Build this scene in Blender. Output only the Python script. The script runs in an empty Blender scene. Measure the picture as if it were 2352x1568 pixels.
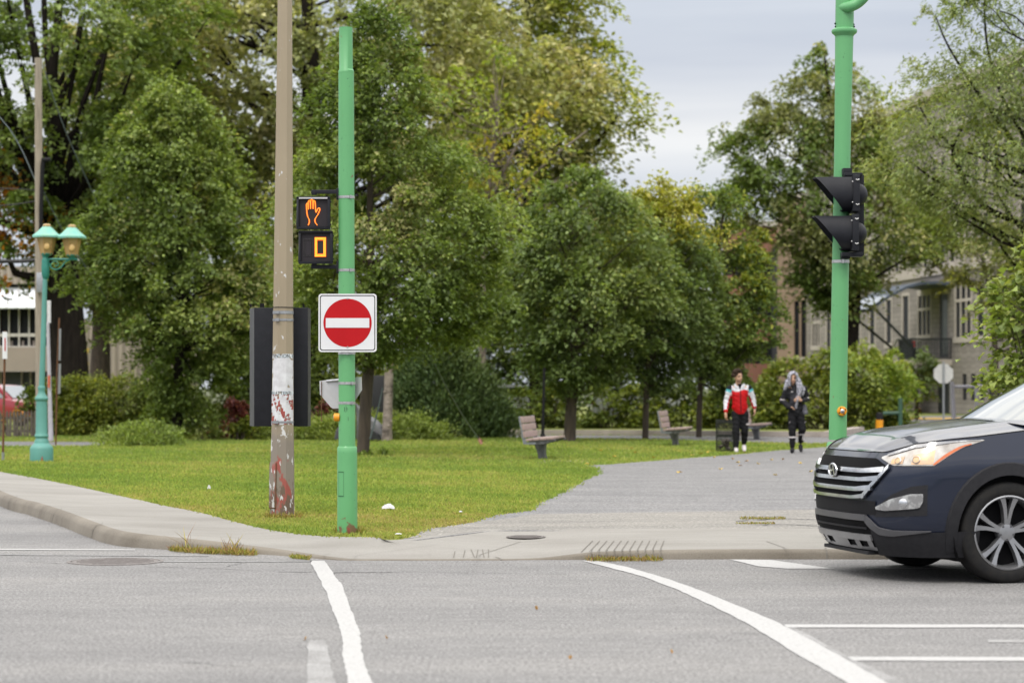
import bpy, bmesh, math, random
import numpy as np
from mathutils import Vector, Matrix
from mathutils.bvhtree import BVHTree

scene = bpy.context.scene
COL = scene.collection
PI = math.pi
# ------------------------------------------------------------------ camera frame
# positions were measured on the photograph in a 2352 px wide frame: focal length F px,
# camera HC m above the road, horizon on row YH
F, HC, YH, XC = 5283.0, 1.42, 890.0, 1176.0


def P(x, y, d):
    return Vector(((x - XC) * d / F, d, HC - (y - YH) * d / F))


def GD(y, z=0.1):
    return F * (HC - z) / (y - YH)


def G(x, y, z=0.1):
    d = GD(y, z)
    return Vector(((x - XC) * d / F, d, z))


def mpp(d):
    return d / F


def srgb(r, g, b):
    f = lambda c: c / 12.92 if c <= .04045 else ((c + .055) / 1.055) ** 2.4
    return (f(r / 255), f(g / 255), f(b / 255))


# ------------------------------------------------------------------ objects
def tag(o, label=None, cat=None, group=None, kind=None):
    if label: o['label'] = label
    if cat: o['category'] = cat
    if group: o['group'] = group
    if kind: o['kind'] = kind
    return o


def thing(name, label, cat, loc=(0, 0, 0), rz=0.0, group=None):
    o = bpy.data.objects.new(name, None)
    o.empty_display_size = .2
    COL.objects.link(o)
    o.location = loc
    o.rotation_euler = (0, 0, rz)
    o['_off'] = (0, 0, 0) if rz else tuple(loc)
    return tag(o, label, cat, group)


OFF = {}


def link_mesh(name, me, mats, parent=None, origin=None):
    for m in mats: me.materials.append(m)
    o = bpy.data.objects.new(name, me)
    COL.objects.link(o)
    if parent is not None: o.parent = parent
    if origin is not None: o.location = origin
    return o


class MB:
    """collects shapes in world coordinates (or local, for things that are turned afterwards)"""

    def __init__(s):
        s.v = []; s.f = []; s.m = []; s.n = 0

    def add(s, vs, fs, mat=0):
        b = s.n
        s.v.extend([tuple(v) for v in vs]); s.n += len(vs)
        for f in fs:
            s.f.append([i + b for i in f]); s.m.append(mat)
        return s

    def box(s, c, size, rot=None, mat=0):
        hx, hy, hz = size[0] / 2, size[1] / 2, size[2] / 2
        vs = [Vector((x, y, z)) for x in (-hx, hx) for y in (-hy, hy) for z in (-hz, hz)]
        if rot is not None: vs = [rot @ v for v in vs]
        c = Vector(c)
        fs = [(0, 1, 3, 2), (4, 6, 7, 5), (0, 4, 5, 1), (2, 3, 7, 6), (0, 2, 6, 4), (1, 5, 7, 3)]
        return s.add([v + c for v in vs], fs, mat)

    def box2(s, a, b, mat=0):
        a, b = Vector(a), Vector(b)
        return s.box((a + b) / 2, [abs(t) for t in (b - a)], None, mat)

    def tube(s, pts, radii, n=8, cap=True, mat=0, start=0.0, flat=1.0):
        pts = [Vector(p) for p in pts]
        if not hasattr(radii, '__len__'): radii = [radii] * len(pts)
        t0 = (pts[1] - pts[0]).normalized()
        up = Vector((0, 0, 1)) if abs(t0.z) < .9 else Vector((0, -1, 0))
        u = t0.cross(up).normalized()
        vs, fs = [], []
        for i, p in enumerate(pts):
            t = (pts[min(i + 1, len(pts) - 1)] - pts[max(i - 1, 0)])
            t = t.normalized() if t.length > 1e-9 else t0
            u = (u - t * u.dot(t)).normalized()
            w = t.cross(u)
            for k in range(n):
                a = start + 2 * PI * k / n
                vs.append(p + (u * math.cos(a) + w * math.sin(a) * flat) * radii[i])
        for i in range(len(pts) - 1):
            for k in range(n):
                k2 = (k + 1) % n
                fs.append((i * n + k, i * n + k2, (i + 1) * n + k2, (i + 1) * n + k))
        if cap:
            fs.append(tuple(range(n - 1, -1, -1)))
            fs.append(tuple((len(pts) - 1) * n + k for k in range(n)))
        return s.add(vs, fs, mat)

    def lathe(s, prof, c=(0, 0, 0), n=24, rot=None, mat=0, closed=False, start=0.0, cap=True):
        """prof: (radius, height) pairs turned round the z axis, then rot, then moved to c"""
        c = Vector(c); vs, fs = [], []
        for r, z in prof:
            for k in range(n):
                a = start + 2 * PI * k / n
                v = Vector((r * math.cos(a), r * math.sin(a), z))
                vs.append((rot @ v if rot is not None else v) + c)
        m = len(prof)
        for i in range(m - 1 if not closed else m):
            i2 = (i + 1) % m
            for k in range(n):
                k2 = (k + 1) % n
                fs.append((i * n + k, i * n + k2, i2 * n + k2, i2 * n + k))
        if not closed and cap:
            if prof[0][0] > 1e-6: fs.append(tuple(range(n - 1, -1, -1)))
            if prof[-1][0] > 1e-6: fs.append(tuple((m - 1) * n + k for k in range(n)))
        return s.add(vs, fs, mat)

    def prism(s, pts, depth, mat=0):
        """pts: a flat 3D outline, pushed along the vector depth"""
        pts = [Vector(p) for p in pts]; depth = Vector(depth); n = len(pts)
        vs = pts + [p + depth for p in pts]
        fs = [tuple(range(n)), tuple(range(2 * n - 1, n - 1, -1))]
        for i in range(n):
            j = (i + 1) % n
            fs.append((i, i + n, j + n, j))
        return s.add(vs, fs, mat)

    def ball(s, c, r, n=12, m=8, mat=0, rot=None):
        if not hasattr(r, '__len__'): r = (r, r, r)
        c = Vector(c); vs = []; fs = []
        for i in range(m + 1):
            t = PI * i / m
            for k in range(n):
                a = 2 * PI * k / n
                v = Vector((r[0] * math.sin(t) * math.cos(a), r[1] * math.sin(t) * math.sin(a), r[2] * math.cos(t)))
                vs.append((rot @ v if rot is not None else v) + c)
        for i in range(m):
            for k in range(n):
                k2 = (k + 1) % n
                fs.append((i * n + k, (i + 1) * n + k, (i + 1) * n + k2, i * n + k2))
        return s.add(vs, fs, mat)

    def grid(s, rows, mat=0, flip=False):
        n = len(rows[0]); vs = [v for r in rows for v in r]; fs = []
        for i in range(len(rows) - 1):
            for j in range(n - 1):
                f = (i * n + j, i * n + j + 1, (i + 1) * n + j + 1, (i + 1) * n + j)
                fs.append(f[::-1] if flip else f)
        return s.add(vs, fs, mat)

    def each(s, name, mats, parent, **kw):
        """one object per separate piece"""
        p = list(range(s.n))

        def find(a):
            while p[a] != a: p[a] = p[p[a]]; a = p[a]
            return a
        for f in s.f:
            for i in f[1:]: p[find(i)] = find(f[0])
        gr = {}
        for f, m in zip(s.f, s.m): gr.setdefault(find(f[0]), []).append((f, m))
        r = None
        for g in gr.values():
            ids = sorted({i for f, m in g for i in f}); mp = {i: k for k, i in enumerate(ids)}; q = MB()
            q.v = [s.v[i] for i in ids]; q.n = len(ids); q.f = [[mp[i] for i in f] for f, m in g]; q.m = [m for f, m in g]
            r = q.build(name, mats, parent, **kw)
        return r

    def build(s, name, mats, parent=None, smooth=35, origin=None, bevel=0.0, fix=True):
        if not isinstance(mats, (list, tuple)): mats = [mats]
        me = bpy.data.meshes.new(name)
        off = Vector((0, 0, 0))
        root = parent
        while root is not None and root.parent is not None: root = root.parent
        if root is not None: off = Vector(root.get('_off', (0, 0, 0)))
        if parent is None:
            if origin is None:
                vs = np.array(s.v)
                mn, mx = vs.min(0), vs.max(0)
                origin = Vector(((mn[0] + mx[0]) / 2, (mn[1] + mx[1]) / 2, mn[2]))
            off = Vector(origin)
        me.from_pydata([(v[0] - off.x, v[1] - off.y, v[2] - off.z) for v in s.v], [], s.f)
        me.polygons.foreach_set('material_index', s.m)
        if fix:
            bm = bmesh.new(); bm.from_mesh(me)
            bmesh.ops.remove_doubles(bm, verts=bm.verts, dist=1e-6)
            bmesh.ops.recalc_face_normals(bm, faces=bm.faces)
            if bevel:
                es = [e for e in bm.edges if len(e.link_faces) == 2 and e.calc_face_angle(0) > .6]
                bmesh.ops.bevel(bm, geom=es, offset=bevel, segments=2, affect='EDGES', profile=.6, clamp_overlap=True)
            bm.to_mesh(me); bm.free()
        if smooth:
            me.polygons.foreach_set('use_smooth', [True] * len(me.polygons))
            me.set_sharp_from_angle(angle=math.radians(smooth))
        me.update()
        return link_mesh(name, me, mats, parent, off if parent is None else None)


def copy_tree(o, parent=None):
    c = o.copy(); COL.objects.link(c)
    if parent is not None: c.parent = parent
    for ch in [x for x in bpy.data.objects if x.parent == o]: copy_tree(ch, c)
    return c


# ------------------------------------------------------------------ materials
def nd(nt, t, loc=None, **kw):
    n = nt.nodes.new(t)
    for k, v in kw.items():
        if k in n.inputs: n.inputs[k].default_value = v
        else: setattr(n, k, v)
    return n


def newmat(name):
    m = bpy.data.materials.new(name); m.use_nodes = True
    return m, m.node_tree, m.node_tree.nodes['Principled BSDF']


def c4(c): return (c[0], c[1], c[2], 1)


def ramp(nt, fac, stops, interp='LINEAR'):
    r = nt.nodes.new('ShaderNodeValToRGB'); cr = r.color_ramp; cr.interpolation = interp
    cr.elements[0].position = stops[0][0]; cr.elements[0].color = c4(stops[0][1])
    cr.elements[1].position = stops[-1][0]; cr.elements[1].color = c4(stops[-1][1])
    for p, c in stops[1:-1]:
        e = cr.elements.new(p); e.color = c4(c)
    nt.links.new(fac, r.inputs[0])
    return r.outputs[0]


def noise(nt, scale, detail=4, rough=.55, coord='Object', stretch=None):
    tc = nt.nodes.new('ShaderNodeTexCoord') if coord != 'World' else nt.nodes.new('ShaderNodeNewGeometry')
    src = tc.outputs['Position'] if coord == 'World' else tc.outputs[coord]
    if stretch:
        mp = nt.nodes.new('ShaderNodeMapping'); mp.inputs['Scale'].default_value = stretch
        nt.links.new(src, mp.inputs[0]); src = mp.outputs[0]
    n = nd(nt, 'ShaderNodeTexNoise', Scale=scale, Detail=detail, Roughness=rough)
    nt.links.new(src, n.inputs['Vector'])
    return n.outputs['Fac']


def mixc(nt, fac, a, b, mode='MIX'):
    m = nt.nodes.new('ShaderNodeMix'); m.data_type = 'RGBA'; m.blend_type = mode
    for v, i in ((fac, 0), (a, 6), (b, 7)):
        if hasattr(v, 'links'): nt.links.new(v, m.inputs[i])
        elif i == 0: m.inputs[0].default_value = v
        else: m.inputs[i].default_value = c4(v)
    return m.outputs[2]


def mth(nt, op, a, b=None, c=None):
    m = nt.nodes.new('ShaderNodeMath'); m.operation = op
    for i, v in enumerate((a, b, c)):
        if v is None: continue
        if hasattr(v, 'links'): nt.links.new(v, m.inputs[i])
        else: m.inputs[i].default_value = v
    return m.outputs[0]


def step(nt, v, lo, hi):
    r = nt.nodes.new('ShaderNodeMapRange'); r.inputs[1].default_value = lo; r.inputs[2].default_value = hi
    nt.links.new(v, r.inputs[0])
    return r.outputs[0]


def bump(nt, bs, h, strength=.3, dist=.01):
    b = nd(nt, 'ShaderNodeBump', Strength=strength, Distance=dist)
    nt.links.new(h, b.inputs['Height']); nt.links.new(b.outputs[0], bs.inputs['Normal'])


def M(name, col, rough=.6, metal=0., col2=None, scale=6, thr=(.35, .65), bmp=0, bscale=60, coat=0., spec=.5,
      emit=None, estr=1., coord='Object', stretch=None):
    m, nt, bs = newmat(name)
    bs.inputs['Base Color'].default_value = c4(col)
    bs.inputs['Roughness'].default_value = rough
    bs.inputs['Metallic'].default_value = metal
    bs.inputs['Coat Weight'].default_value = coat
    bs.inputs['Coat Roughness'].default_value = .05
    bs.inputs['Specular IOR Level'].default_value = spec
    if col2 is None: col2 = tuple(c * .8 for c in col)
    n = noise(nt, scale, 5, .6, coord, stretch)
    nt.links.new(ramp(nt, n, [(thr[0], col), (thr[1], col2)]), bs.inputs['Base Color'])
    if bmp: bump(nt, bs, noise(nt, bscale, 3, .6, coord), bmp, .01)
    if emit is not None:
        bs.inputs['Emission Color'].default_value = c4(emit)
        bs.inputs['Emission Strength'].default_value = estr
    return m


def leaf_mat(name, trans=.35, rough=.45, spec=.35):
    m, nt, bs = newmat(name)
    at = nt.nodes.new('ShaderNodeAttribute'); at.attribute_name = 'Col'
    bs.inputs['Roughness'].default_value = rough
    bs.inputs['Specular IOR Level'].default_value = spec
    nt.links.new(at.outputs['Color'], bs.inputs['Base Color'])
    tr = nt.nodes.new('ShaderNodeBsdfTranslucent')
    hs = mixc(nt, 1.0, at.outputs['Color'], (1.25, 1.3, .6), 'MULTIPLY')
    nt.links.new(hs, tr.inputs[0])
    mx = nt.nodes.new('ShaderNodeMixShader'); mx.inputs[0].default_value = trans
    nt.links.new(bs.outputs[0], mx.inputs[1]); nt.links.new(tr.outputs[0], mx.inputs[2])
    nt.links.new(mx.outputs[0], nt.nodes['Material Output'].inputs[0])
    return m


MT = {}
MT['leaf'] = leaf_mat('leaf', .36)
MT['needle'] = leaf_mat('needle', .15, .6, .3)
MT['grass'] = leaf_mat('grass_blade', .35, .6, .25)
MT['bark'] = M('bark', (.085, .065, .048), .9, col2=(.045, .035, .028), scale=4, stretch=(3, 3, .5), bmp=.6, bscale=25)
MT['dark_bark'] = M('dark_bark', (.022, .018, .015), .95, spec=.1, col2=(.011, .009, .008), scale=4, stretch=(3, 3, .5), bmp=.6, bscale=25)
MT['pale_bark'] = M('pale_bark', (.21, .17, .14), .9, col2=(.10, .08, .066), scale=5, thr=(.42, .62), stretch=(1, 1, 1.3), bmp=.5, bscale=25)
MT['green'] = M('green_paint', (.110, .350, .142), .42, col2=(.102, .325, .132), scale=1.2, bmp=.02, bscale=200, coat=.1)
MT['galv'] = M('galvanised_steel', (.42, .43, .45), .38, .85, col2=(.3, .31, .33), scale=30)
MT['steel'] = M('steel_band', (.62, .62, .62), .3, .9, col2=(.4, .4, .4), scale=40)
MT['black'] = M('black_metal', (.009, .010, .014), .5, col2=(.013, .014, .019), scale=14, spec=.25)
MT['matblack'] = M('matt_black', (.010, .010, .012), .7, spec=.2)
MT['rubber'] = M('rubber', (.013, .013, .014), .8, col2=(.02, .019, .018), scale=20, bmp=.1, bscale=120, spec=.2)
MT['white'] = M('white_sheeting', (.66, .67, .68), .4, col2=(.62, .63, .65), scale=5)
MT['red'] = M('red_sheeting', (.43, .006, .010), .5, col2=(.39, .005, .009), scale=5, spec=.2)
MT['yellow'] = M('yellow_plastic', (.72, .30, .008), .4, col2=(.66, .26, .006))
MT['signback'] = M('bare_aluminium', (.50, .50, .52), .5, .25, col2=(.44, .44, .45), scale=7)


def finish_camera():
    cam = bpy.data.cameras.new('camera'); o = bpy.data.objects.new('camera', cam); COL.objects.link(o)
    o.location = (0, 0, HC); o.rotation_euler = (PI / 2, 0, 0)
    cam.sensor_width = 36.0; cam.lens = 36.0 * F / 2352.0
    cam.shift_y = (YH - 784.2) / 2352.0
    cam.clip_end = 6000; cam.clip_start = .1
    cam.dof.use_dof = True; cam.dof.focus_distance = 21.0; cam.dof.aperture_fstop = 2.5
    scene.camera = o


def make_world(sun_el=52, sun_rot=200):
    w = bpy.data.worlds.new('World'); scene.world = w; w.use_nodes = True
    nt = w.node_tree; bg = nt.nodes['Background']
    sky = nt.nodes.new('ShaderNodeTexSky'); sky.sky_type = 'NISHITA'; sky.sun_disc = False
    sky.sun_elevation = math.radians(sun_el); sky.sun_rotation = math.radians(sun_rot)
    tc = nt.nodes.new('ShaderNodeTexCoord')
    sx = nt.nodes.new('ShaderNodeSeparateXYZ'); nt.links.new(tc.outputs['Generated'], sx.inputs[0])
    # overcast: brighter towards the zenith, long flat bands of cloud near the horizon
    grad = ramp(nt, sx.outputs[2], [(0.0, (7.5, 7.8, 8.3)), (.085, (7.2, 7.55, 8.2)), (.112, (8.1, 8.25, 8.6)), (.135, (7.4, 7.7, 8.3)), (.168, (6.3, 6.8, 7.7)), (.21, (8.5, 8.9, 9.6)), (.32, (16., 16., 16.2)), (1.0, (31., 30., 28.6))])
    mp = nt.nodes.new('ShaderNodeMapping'); mp.inputs['Scale'].default_value = (1.3, 1.3, 14.0); mp.inputs['Location'].default_value = (3.1, 0, 1.62)
    nt.links.new(tc.outputs['Generated'], mp.inputs[0])
    n = nd(nt, 'ShaderNodeTexNoise', Scale=1.5, Detail=5, Roughness=.5); nt.links.new(mp.outputs[0], n.inputs['Vector'])
    band = ramp(nt, n.outputs['Fac'], [(.34, (.82, .84, .89)), (.50, (1.0, 1.0, 1.0)), (.66, (1.24, 1.21, 1.15))])
    cl = mixc(nt, 1.0, grad, band, 'MULTIPLY')
    nt.links.new(mixc(nt, .08, cl, sky.outputs[0]), bg.inputs[0])
    bg.inputs[1].default_value = .1
    s = bpy.data.lights.new('sun', 'SUN'); so = bpy.data.objects.new('sun', s); COL.objects.link(so)
    s.energy = 1.5; s.angle = math.radians(14); s.color = (1, .95, .87)
    el, az = math.radians(sun_el), math.radians(sun_rot)
    d = Vector((math.sin(az) * math.cos(el), math.cos(az) * math.cos(el), math.sin(el)))
    so.location = d * 60; so.rotation_euler = d.to_track_quat('Z', 'Y').to_euler()
    vs = scene.view_settings
    vs.view_transform = 'Standard'; vs.look = 'None'; vs.exposure = 0.0; vs.gamma = 1.0; vs.use_curve_mapping = False
    c = scene.cycles
    c.use_denoising = True
    try: c.denoiser = 'OPENIMAGEDENOISE'
    except Exception: pass
    c.max_bounces = 6; c.diffuse_bounces = 3; c.glossy_bounces = 3; c.transmission_bounces = 4; c.transparent_max_bounces = 6
    c.caustics_reflective = False; c.caustics_refractive = False
    c.use_adaptive_sampling = True; c.adaptive_threshold = .01
# ================================================================== ground, road, pavement
def asphalt(name, base, dark, grain=160, blot=.5):
    m, nt, bs = newmat(name)
    g = noise(nt, grain, 4, .85, 'World'); b = noise(nt, blot, 5, .6, 'World', (.35, 1.6, 1)); g2 = noise(nt, 7, 4, .7, 'World', (.6, 1.3, 1))
    c = ramp(nt, g, [(.36, dark), (.5, base), (.66, tuple(v * 2.0 for v in base))])
    c2 = ramp(nt, b, [(.3, (.80, .80, .81)), (.5, (1, 1, 1)), (.7, (1.16, 1.15, 1.13))])
    c = mixc(nt, 1.0, c, ramp(nt, g2, [(.3, (.84, .84, .84)), (.7, (1.14, 1.14, 1.14))]), 'MULTIPLY')
    nt.links.new(mixc(nt, 1.0, c, c2, 'MULTIPLY'), bs.inputs['Base Color'])
    bs.inputs['Roughness'].default_value = .85
    bump(nt, bs, g, .5, .006)
    return m


def concrete(name, base, stain):
    m, nt, bs = newmat(name)
    g = noise(nt, 90, 3, .7, 'World'); b = noise(nt, .9, 6, .65, 'World', (.6, 1.5, 1))
    c = ramp(nt, b, [(.3, stain), (.55, base), (.75, tuple(v * 1.12 for v in base))])
    c2 = ramp(nt, g, [(.25, (.72, .71, .70)), (.5, (1, 1, 1)), (.75, (1.12, 1.12, 1.12))])
    nt.links.new(mixc(nt, 1.0, c, c2, 'MULTIPLY'), bs.inputs['Base Color'])
    bs.inputs['Roughness'].default_value = .9
    bump(nt, bs, g, .4, .006)
    return m


MT['road'] = asphalt('road_asphalt', (.172, .170, .170), (.050, .049, .049), 48)
MT['path'] = asphalt('path_asphalt', (.152, .151, .154), (.085, .085, .088), 30, 1.1)
MT['oldpath'] = asphalt('worn_asphalt', (.19, .182, .168), (.11, .105, .098), 30, 1.2)
MT['pavement'] = concrete('pavement_concrete', (.248, .239, .222), (.200, .190, .174))
MT['kerb'] = concrete('kerb_concrete', (.185, .166, .138), (.112, .097, .078))
MT['paint'] = M('road_paint', (.385, .385, .385), .7, col2=(.25, .25, .25), scale=45, thr=(.5, .72), coord='World')


def worn_paint():
    m, nt, bs = newmat('worn_paint')
    n = noise(nt, 70, 4, .7, 'World'); n2 = noise(nt, 3, 3, .6, 'World')
    f = mth(nt, 'ADD', n, mth(nt, 'MULTIPLY', n2, .6))
    nt.links.new(ramp(nt, f, [(.70, (.172, .170, .170)), (.9, (.31, .31, .31))]), bs.inputs['Base Color'])
    bs.inputs['Roughness'].default_value = .8
    return m


MT['wornpaint'] = worn_paint()
MT['joint'] = M('dirt_joint', (.165, .153, .136), .95, col2=(.13, .12, .104), scale=40, coord='World')
MT['crack'] = M('crack_filler', (.07, .07, .07), .95, coord='World')


def lawn_mat():
    m, nt, bs = newmat('lawn_soil')
    b = noise(nt, .45, 5, .6, 'World'); g = noise(nt, 40, 3, .7, 'World')
    c = ramp(nt, b, [(.3, (.10, .14, .02)), (.5, (.145, .17, .028)), (.7, (.19, .185, .045))])
    c2 = ramp(nt, g, [(.3, (.6, .62, .5)), (.6, (1.1, 1.1, 1.0))])
    nt.links.new(mixc(nt, 1.0, c, c2, 'MULTIPLY'), bs.inputs['Base Color'])
    bs.inputs['Roughness'].default_value = .95
    return m


MT['lawn'] = lawn_mat()


def sheet(name, pts, mat, label=None, cut=0):
    """a flat polygon laid on the ground (points with their own height)"""
    mb = MB(); n_ = len(pts); mb.add(list(pts) + [Vector(p) - Vector((0, 0, .03)) for p in pts], [tuple(range(n_))] + [(i, (i + 1) % n_, n_ + (i + 1) % n_, n_ + i) for i in range(n_)])
    o = mb.build(name, mat, smooth=0, fix=True)
    me = o.data
    if me.polygons and me.polygons[0].normal.z < 0: me.flip_normals()
    tag(o, label, None, None, 'structure')
    return o


def dense(pts, n=6, jit=0.0, seed=1):
    """resample an open line with n pieces per piece and a small sideways jitter"""
    r = random.Random(seed); out = []
    for a, b in zip(pts[:-1], pts[1:]):
        a, b = Vector(a), Vector(b)
        nrm = Vector((-(b - a).y, (b - a).x, 0)).normalized() if (b - a).length > 0 else Vector()
        for k in range(n):
            j = r.uniform(-jit, jit) if (k or out) else 0
            out.append(a.lerp(b, k / n) + nrm * j)
    out.append(Vector(pts[-1]))
    return out


def smooth_line(pts, n=6):
    """Catmull-Rom through the points"""
    P_ = [Vector(p) for p in pts]; out = []
    for i in range(len(P_) - 1):
        p0, p1, p2, p3 = P_[max(i - 1, 0)], P_[i], P_[i + 1], P_[min(i + 2, len(P_) - 1)]
        for k in range(n):
            t = k / n
            out.append(.5 * ((2 * p1) + (p2 - p0) * t + (2 * p0 - 5 * p1 + 4 * p2 - p3) * t * t + (3 * p1 - p0 - 3 * p2 + p3) * t ** 3))
    out.append(P_[-1])
    return out


MT['earth'] = M('far_ground', (.075, .085, .03), .95, col2=(.05, .06, .025), scale=.05, coord='World')
mb = MB(); mb.add([(-2500, -600, -.06), (2500, -600, -.06), (2500, 5000, -.06), (-2500, 5000, -.06)], [(0, 1, 2, 3)])
tag(mb.build('ground', MT['earth'], smooth=0), 'grassy ground reaching to the horizon', None, None, 'structure')

mb = MB(); mb.add([(-70, -30, 0), (70, -30, 0), (70, 23, 0), (-70, 23, 0)], [(0, 1, 2, 3)])
mb.add([(-70, 23, 0), (-2, 23, 0), (-6, 80, 0), (-70, 80, 0)], [(0, 1, 2, 3)])
tag(mb.build('road', MT['road'], smooth=0), 'light grey asphalt road crossing the front', None, None, 'structure')

# kerb foot, kerb top height: from the side street at the left to the far right
KERB = [(-315, 1045, .14), (-140, 1094, .14), (0, 1162, .14), (64, 1182, .138), (128, 1204, .135), (190, 1229, .13), (240, 1247, .125), (285, 1255, .12), (340, 1259, .11), (476, 1268, .09), (604, 1273, .05),
        (769, 1286, .012), (900, 1287, .008), (1100, 1287, .008), (1240, 1286, .012), (1380, 1285, .06), (1600, 1284, .075), (1900, 1284, .078), (2300, 1284, .08),
        (3200, 1284, .08), (5500, 1284, .08)]
BACK = [(-345, 1045), (-120, 1060), (0, 1083), (73, 1096), (146, 1110), (225, 1127), (293, 1142), (332, 1150), (370, 1159), (458, 1176), (604, 1213), (732, 1230), (857, 1233), (914, 1239),
        (1130, 1214), (1360, 1213), (1600, 1213), (1900, 1213), (2300, 1213), (3200, 1213), (5500, 1213)]
kf = smooth_line([G(x, y, 0) for x, y, h in KERB], 6)
kh = smooth_line([(h, 0, 0) for x, y, h in KERB], 6)
bk = smooth_line([G(x, y, .1) for x, y in BACK], 6)
n = len(kf)
rr = random.Random(4)
foot, face, nose, rows = [], [], [], []
for i in range(n):
    h = max(kh[i].x, .006); f = kf[i]; b = bk[min(i, len(bk) - 1)]
    t = (kf[min(i + 1, n - 1)] - kf[max(i - 1, 0)]).normalized(); nr = Vector((-t.y, t.x, 0))
    j = rr.uniform(-.010, .010)
    foot.append(f + Vector((0, 0, -.03)))
    face.append(f + nr * (.02 + j) + Vector((0, 0, h * .62)))
    nose.append(f + nr * (.05 + j) + Vector((0, 0, h * .93)))
    s0 = f + nr * .11 + Vector((0, 0, h))
    rows.append([s0.lerp(b, u) for u in np.linspace(0, 1, 7)])
mb = MB()
mb.grid([[r[k] for r in rows] for k in range(7)], 0)
pv = mb.build('pavement', MT['pavement'], smooth=0)
tag(pv, 'pale concrete pavement with a dropped kerb at the corner', None, None, 'structure')
mb = MB(); mb.grid([foot, face, nose, [r[0] for r in rows]], 0)
kj = MB(); acc = 0.0; nxt = 1.1
for i in range(1, n - 1):
    acc += (kf[i] - kf[i - 1]).length
    if acc < nxt or abs(kf[i].x) > 13: continue
    nxt = acc + 2.6
    t = (kf[i + 1] - kf[i - 1]).normalized(); nr = Vector((-t.y, t.x, 0)); o_ = -nr * .004 + Vector((0, 0, .003))
    a_ = [foot[i] + o_, face[i] + o_, nose[i] + o_, rows[i][0] + o_, rows[i][0].lerp(rows[i][1], .35) + Vector((0, 0, .004))]
    kj.grid([[p - t * .008 for p in a_], [p + t * .008 for p in a_]])
tag(kj.build('kerb_joints', MT['joint'], smooth=0), 'thin dark joints across the concrete kerb', None, None, 'structure')
tag(mb.build('kerb', MT['kerb'], smooth=60), 'worn concrete kerb along the pavement', None, None, 'structure')


def pave_pt(x, y):
    """point on top of the pavement under a pixel"""
    for k in range(3):
        z = .1
    return G(x, y, z)


# lawn
GRASS_EDGE = [(914, 1239), (943, 1231), (972, 1217), (994, 1211), (1090, 1198), (1133, 1182), (1229, 1169), (1236, 1158), (1291, 1131), (1324, 1112), (1379, 1085), (1375, 1075)]
PATH_FAR = [(1375, 1075), (1353, 1068), (1390, 1066), (1520, 1056), (1665, 1045), (1760, 1036), (1898, 1026), (2030, 1012)]
PATH_RIGHT = [(2060, 1012), (1960, 1040), (1890, 1066), (1886, 1085), (1960, 1110), (2100, 1160), (2260, 1180)]
ZL = .088
lawnb = [G(x, y, .1) for x, y in BACK[:14]]
lawn_pts = [Vector((-60, 60, ZL)), Vector((-60, 44, ZL))] + [Vector((p.x, p.y, ZL)) for p in smooth_line(lawnb, 5)] \
    + [Vector((p.x, p.y, ZL)) for p in [G(1130, 1214), G(1600, 1214), G(2300, 1214), G(5500, 1214)]] + [Vector((60, 24, ZL)), Vector((60, 160, ZL)), Vector((-60, 160, ZL))]
sheet('lawn', lawn_pts, MT['lawn'], 'green park lawn drying yellow at its edges')

ge = dense([G(x, y) for x, y in GRASS_EDGE], 8, .035, 3)
pf = dense([G(x, y) for x, y in PATH_FAR], 6, .05, 5)
pr = dense([G(x, y) for x, y in PATH_RIGHT], 5, .06, 7)
path_poly = [Vector((p.x, p.y, .094)) for p in ge + pf[1:] + pr] + [Vector((p.x, p.y, .094)) for p in (G(2300, 1217), G(1500, 1217), G(1130, 1217), G(960, 1238))]
sheet('path', path_poly, MT['path'], 'grey asphalt park path widening to the pavement')
wl = dense([G(930, 1236), G(1000, 1211), G(1090, 1199), G(1229, 1180), G(1440, 1176), G(1665, 1173), G(1880, 1168), G(2300, 1166)], 7, .05, 9)
sheet('worn_strip', [Vector((p.x, p.y, .098)) for p in wl] + [Vector((p.x, p.y, .098)) for p in dense([G(2300, 1214), G(1600, 1214), G(1130, 1215)], 5)], MT['oldpath'],
      'worn patched strip between path and pavement')

# far lanes beyond the lawn
far1 = [G(-700, 1020), G(-300, 1021), G(60, 1024), G(392, 1022), G(420, 1016), G(200, 1014), G(-300, 1012), G(-700, 1010)]
sheet('side_lane', [Vector((p.x, p.y, .094)) for p in far1], MT['path'], 'narrow grey lane at the left beyond the lawn')
far2 = [G(1130, 1004), G(1500, 1008), G(1730, 1015), G(1900, 1018), G(2060, 1012), G(2700, 1012), G(2700, 950), G(2120, 955), G(1990, 990), G(1900, 1003), G(1500, 1000), G(1130, 999)]
sheet('park_road', [Vector((p.x, p.y, .096)) for p in far2], MT['path'], 'grey road passing behind the path and lawn')
far3 = [G(2000, 966), G(2900, 970), G(2900, 946), G(2070, 945)]
mb = MB(); kb = [G(1125, 998.5), G(1500, 999.5), G(1730, 1002), G(1910, 1003.5), G(1985, 991)]
for a, b in zip(kb[:-1], kb[1:]):
    e = (b - a).normalized(); w = Vector((-e.y, e.x, 0)) * .3
    mb.prism([a, b, b + w, a + w], (0, 0, .14))
MT['palekerb'] = M('pale_kerb', (.42, .37, .34), .9, col2=(.33, .29, .26), scale=2)
tag(mb.build('far_kerb', MT['palekerb'], smooth=0), 'pale kerb along the road behind the lawn', None, None, 'structure')
mb = MB(); a, b = G(2075, 947), G(2800, 948); mb.prism([a, b, b + Vector((0, .4, 0)), a + Vector((0, .4, 0))], (0, 0, .2))
MT['ykerb'] = M('yellow_kerb_paint', (.62, .36, .03), .8, col2=(.5, .3, .04), scale=3)
tag(mb.build('yellow_kerb', MT['ykerb'], smooth=0), 'yellow painted kerb in front of the grey building', None, None, 'structure')
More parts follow.
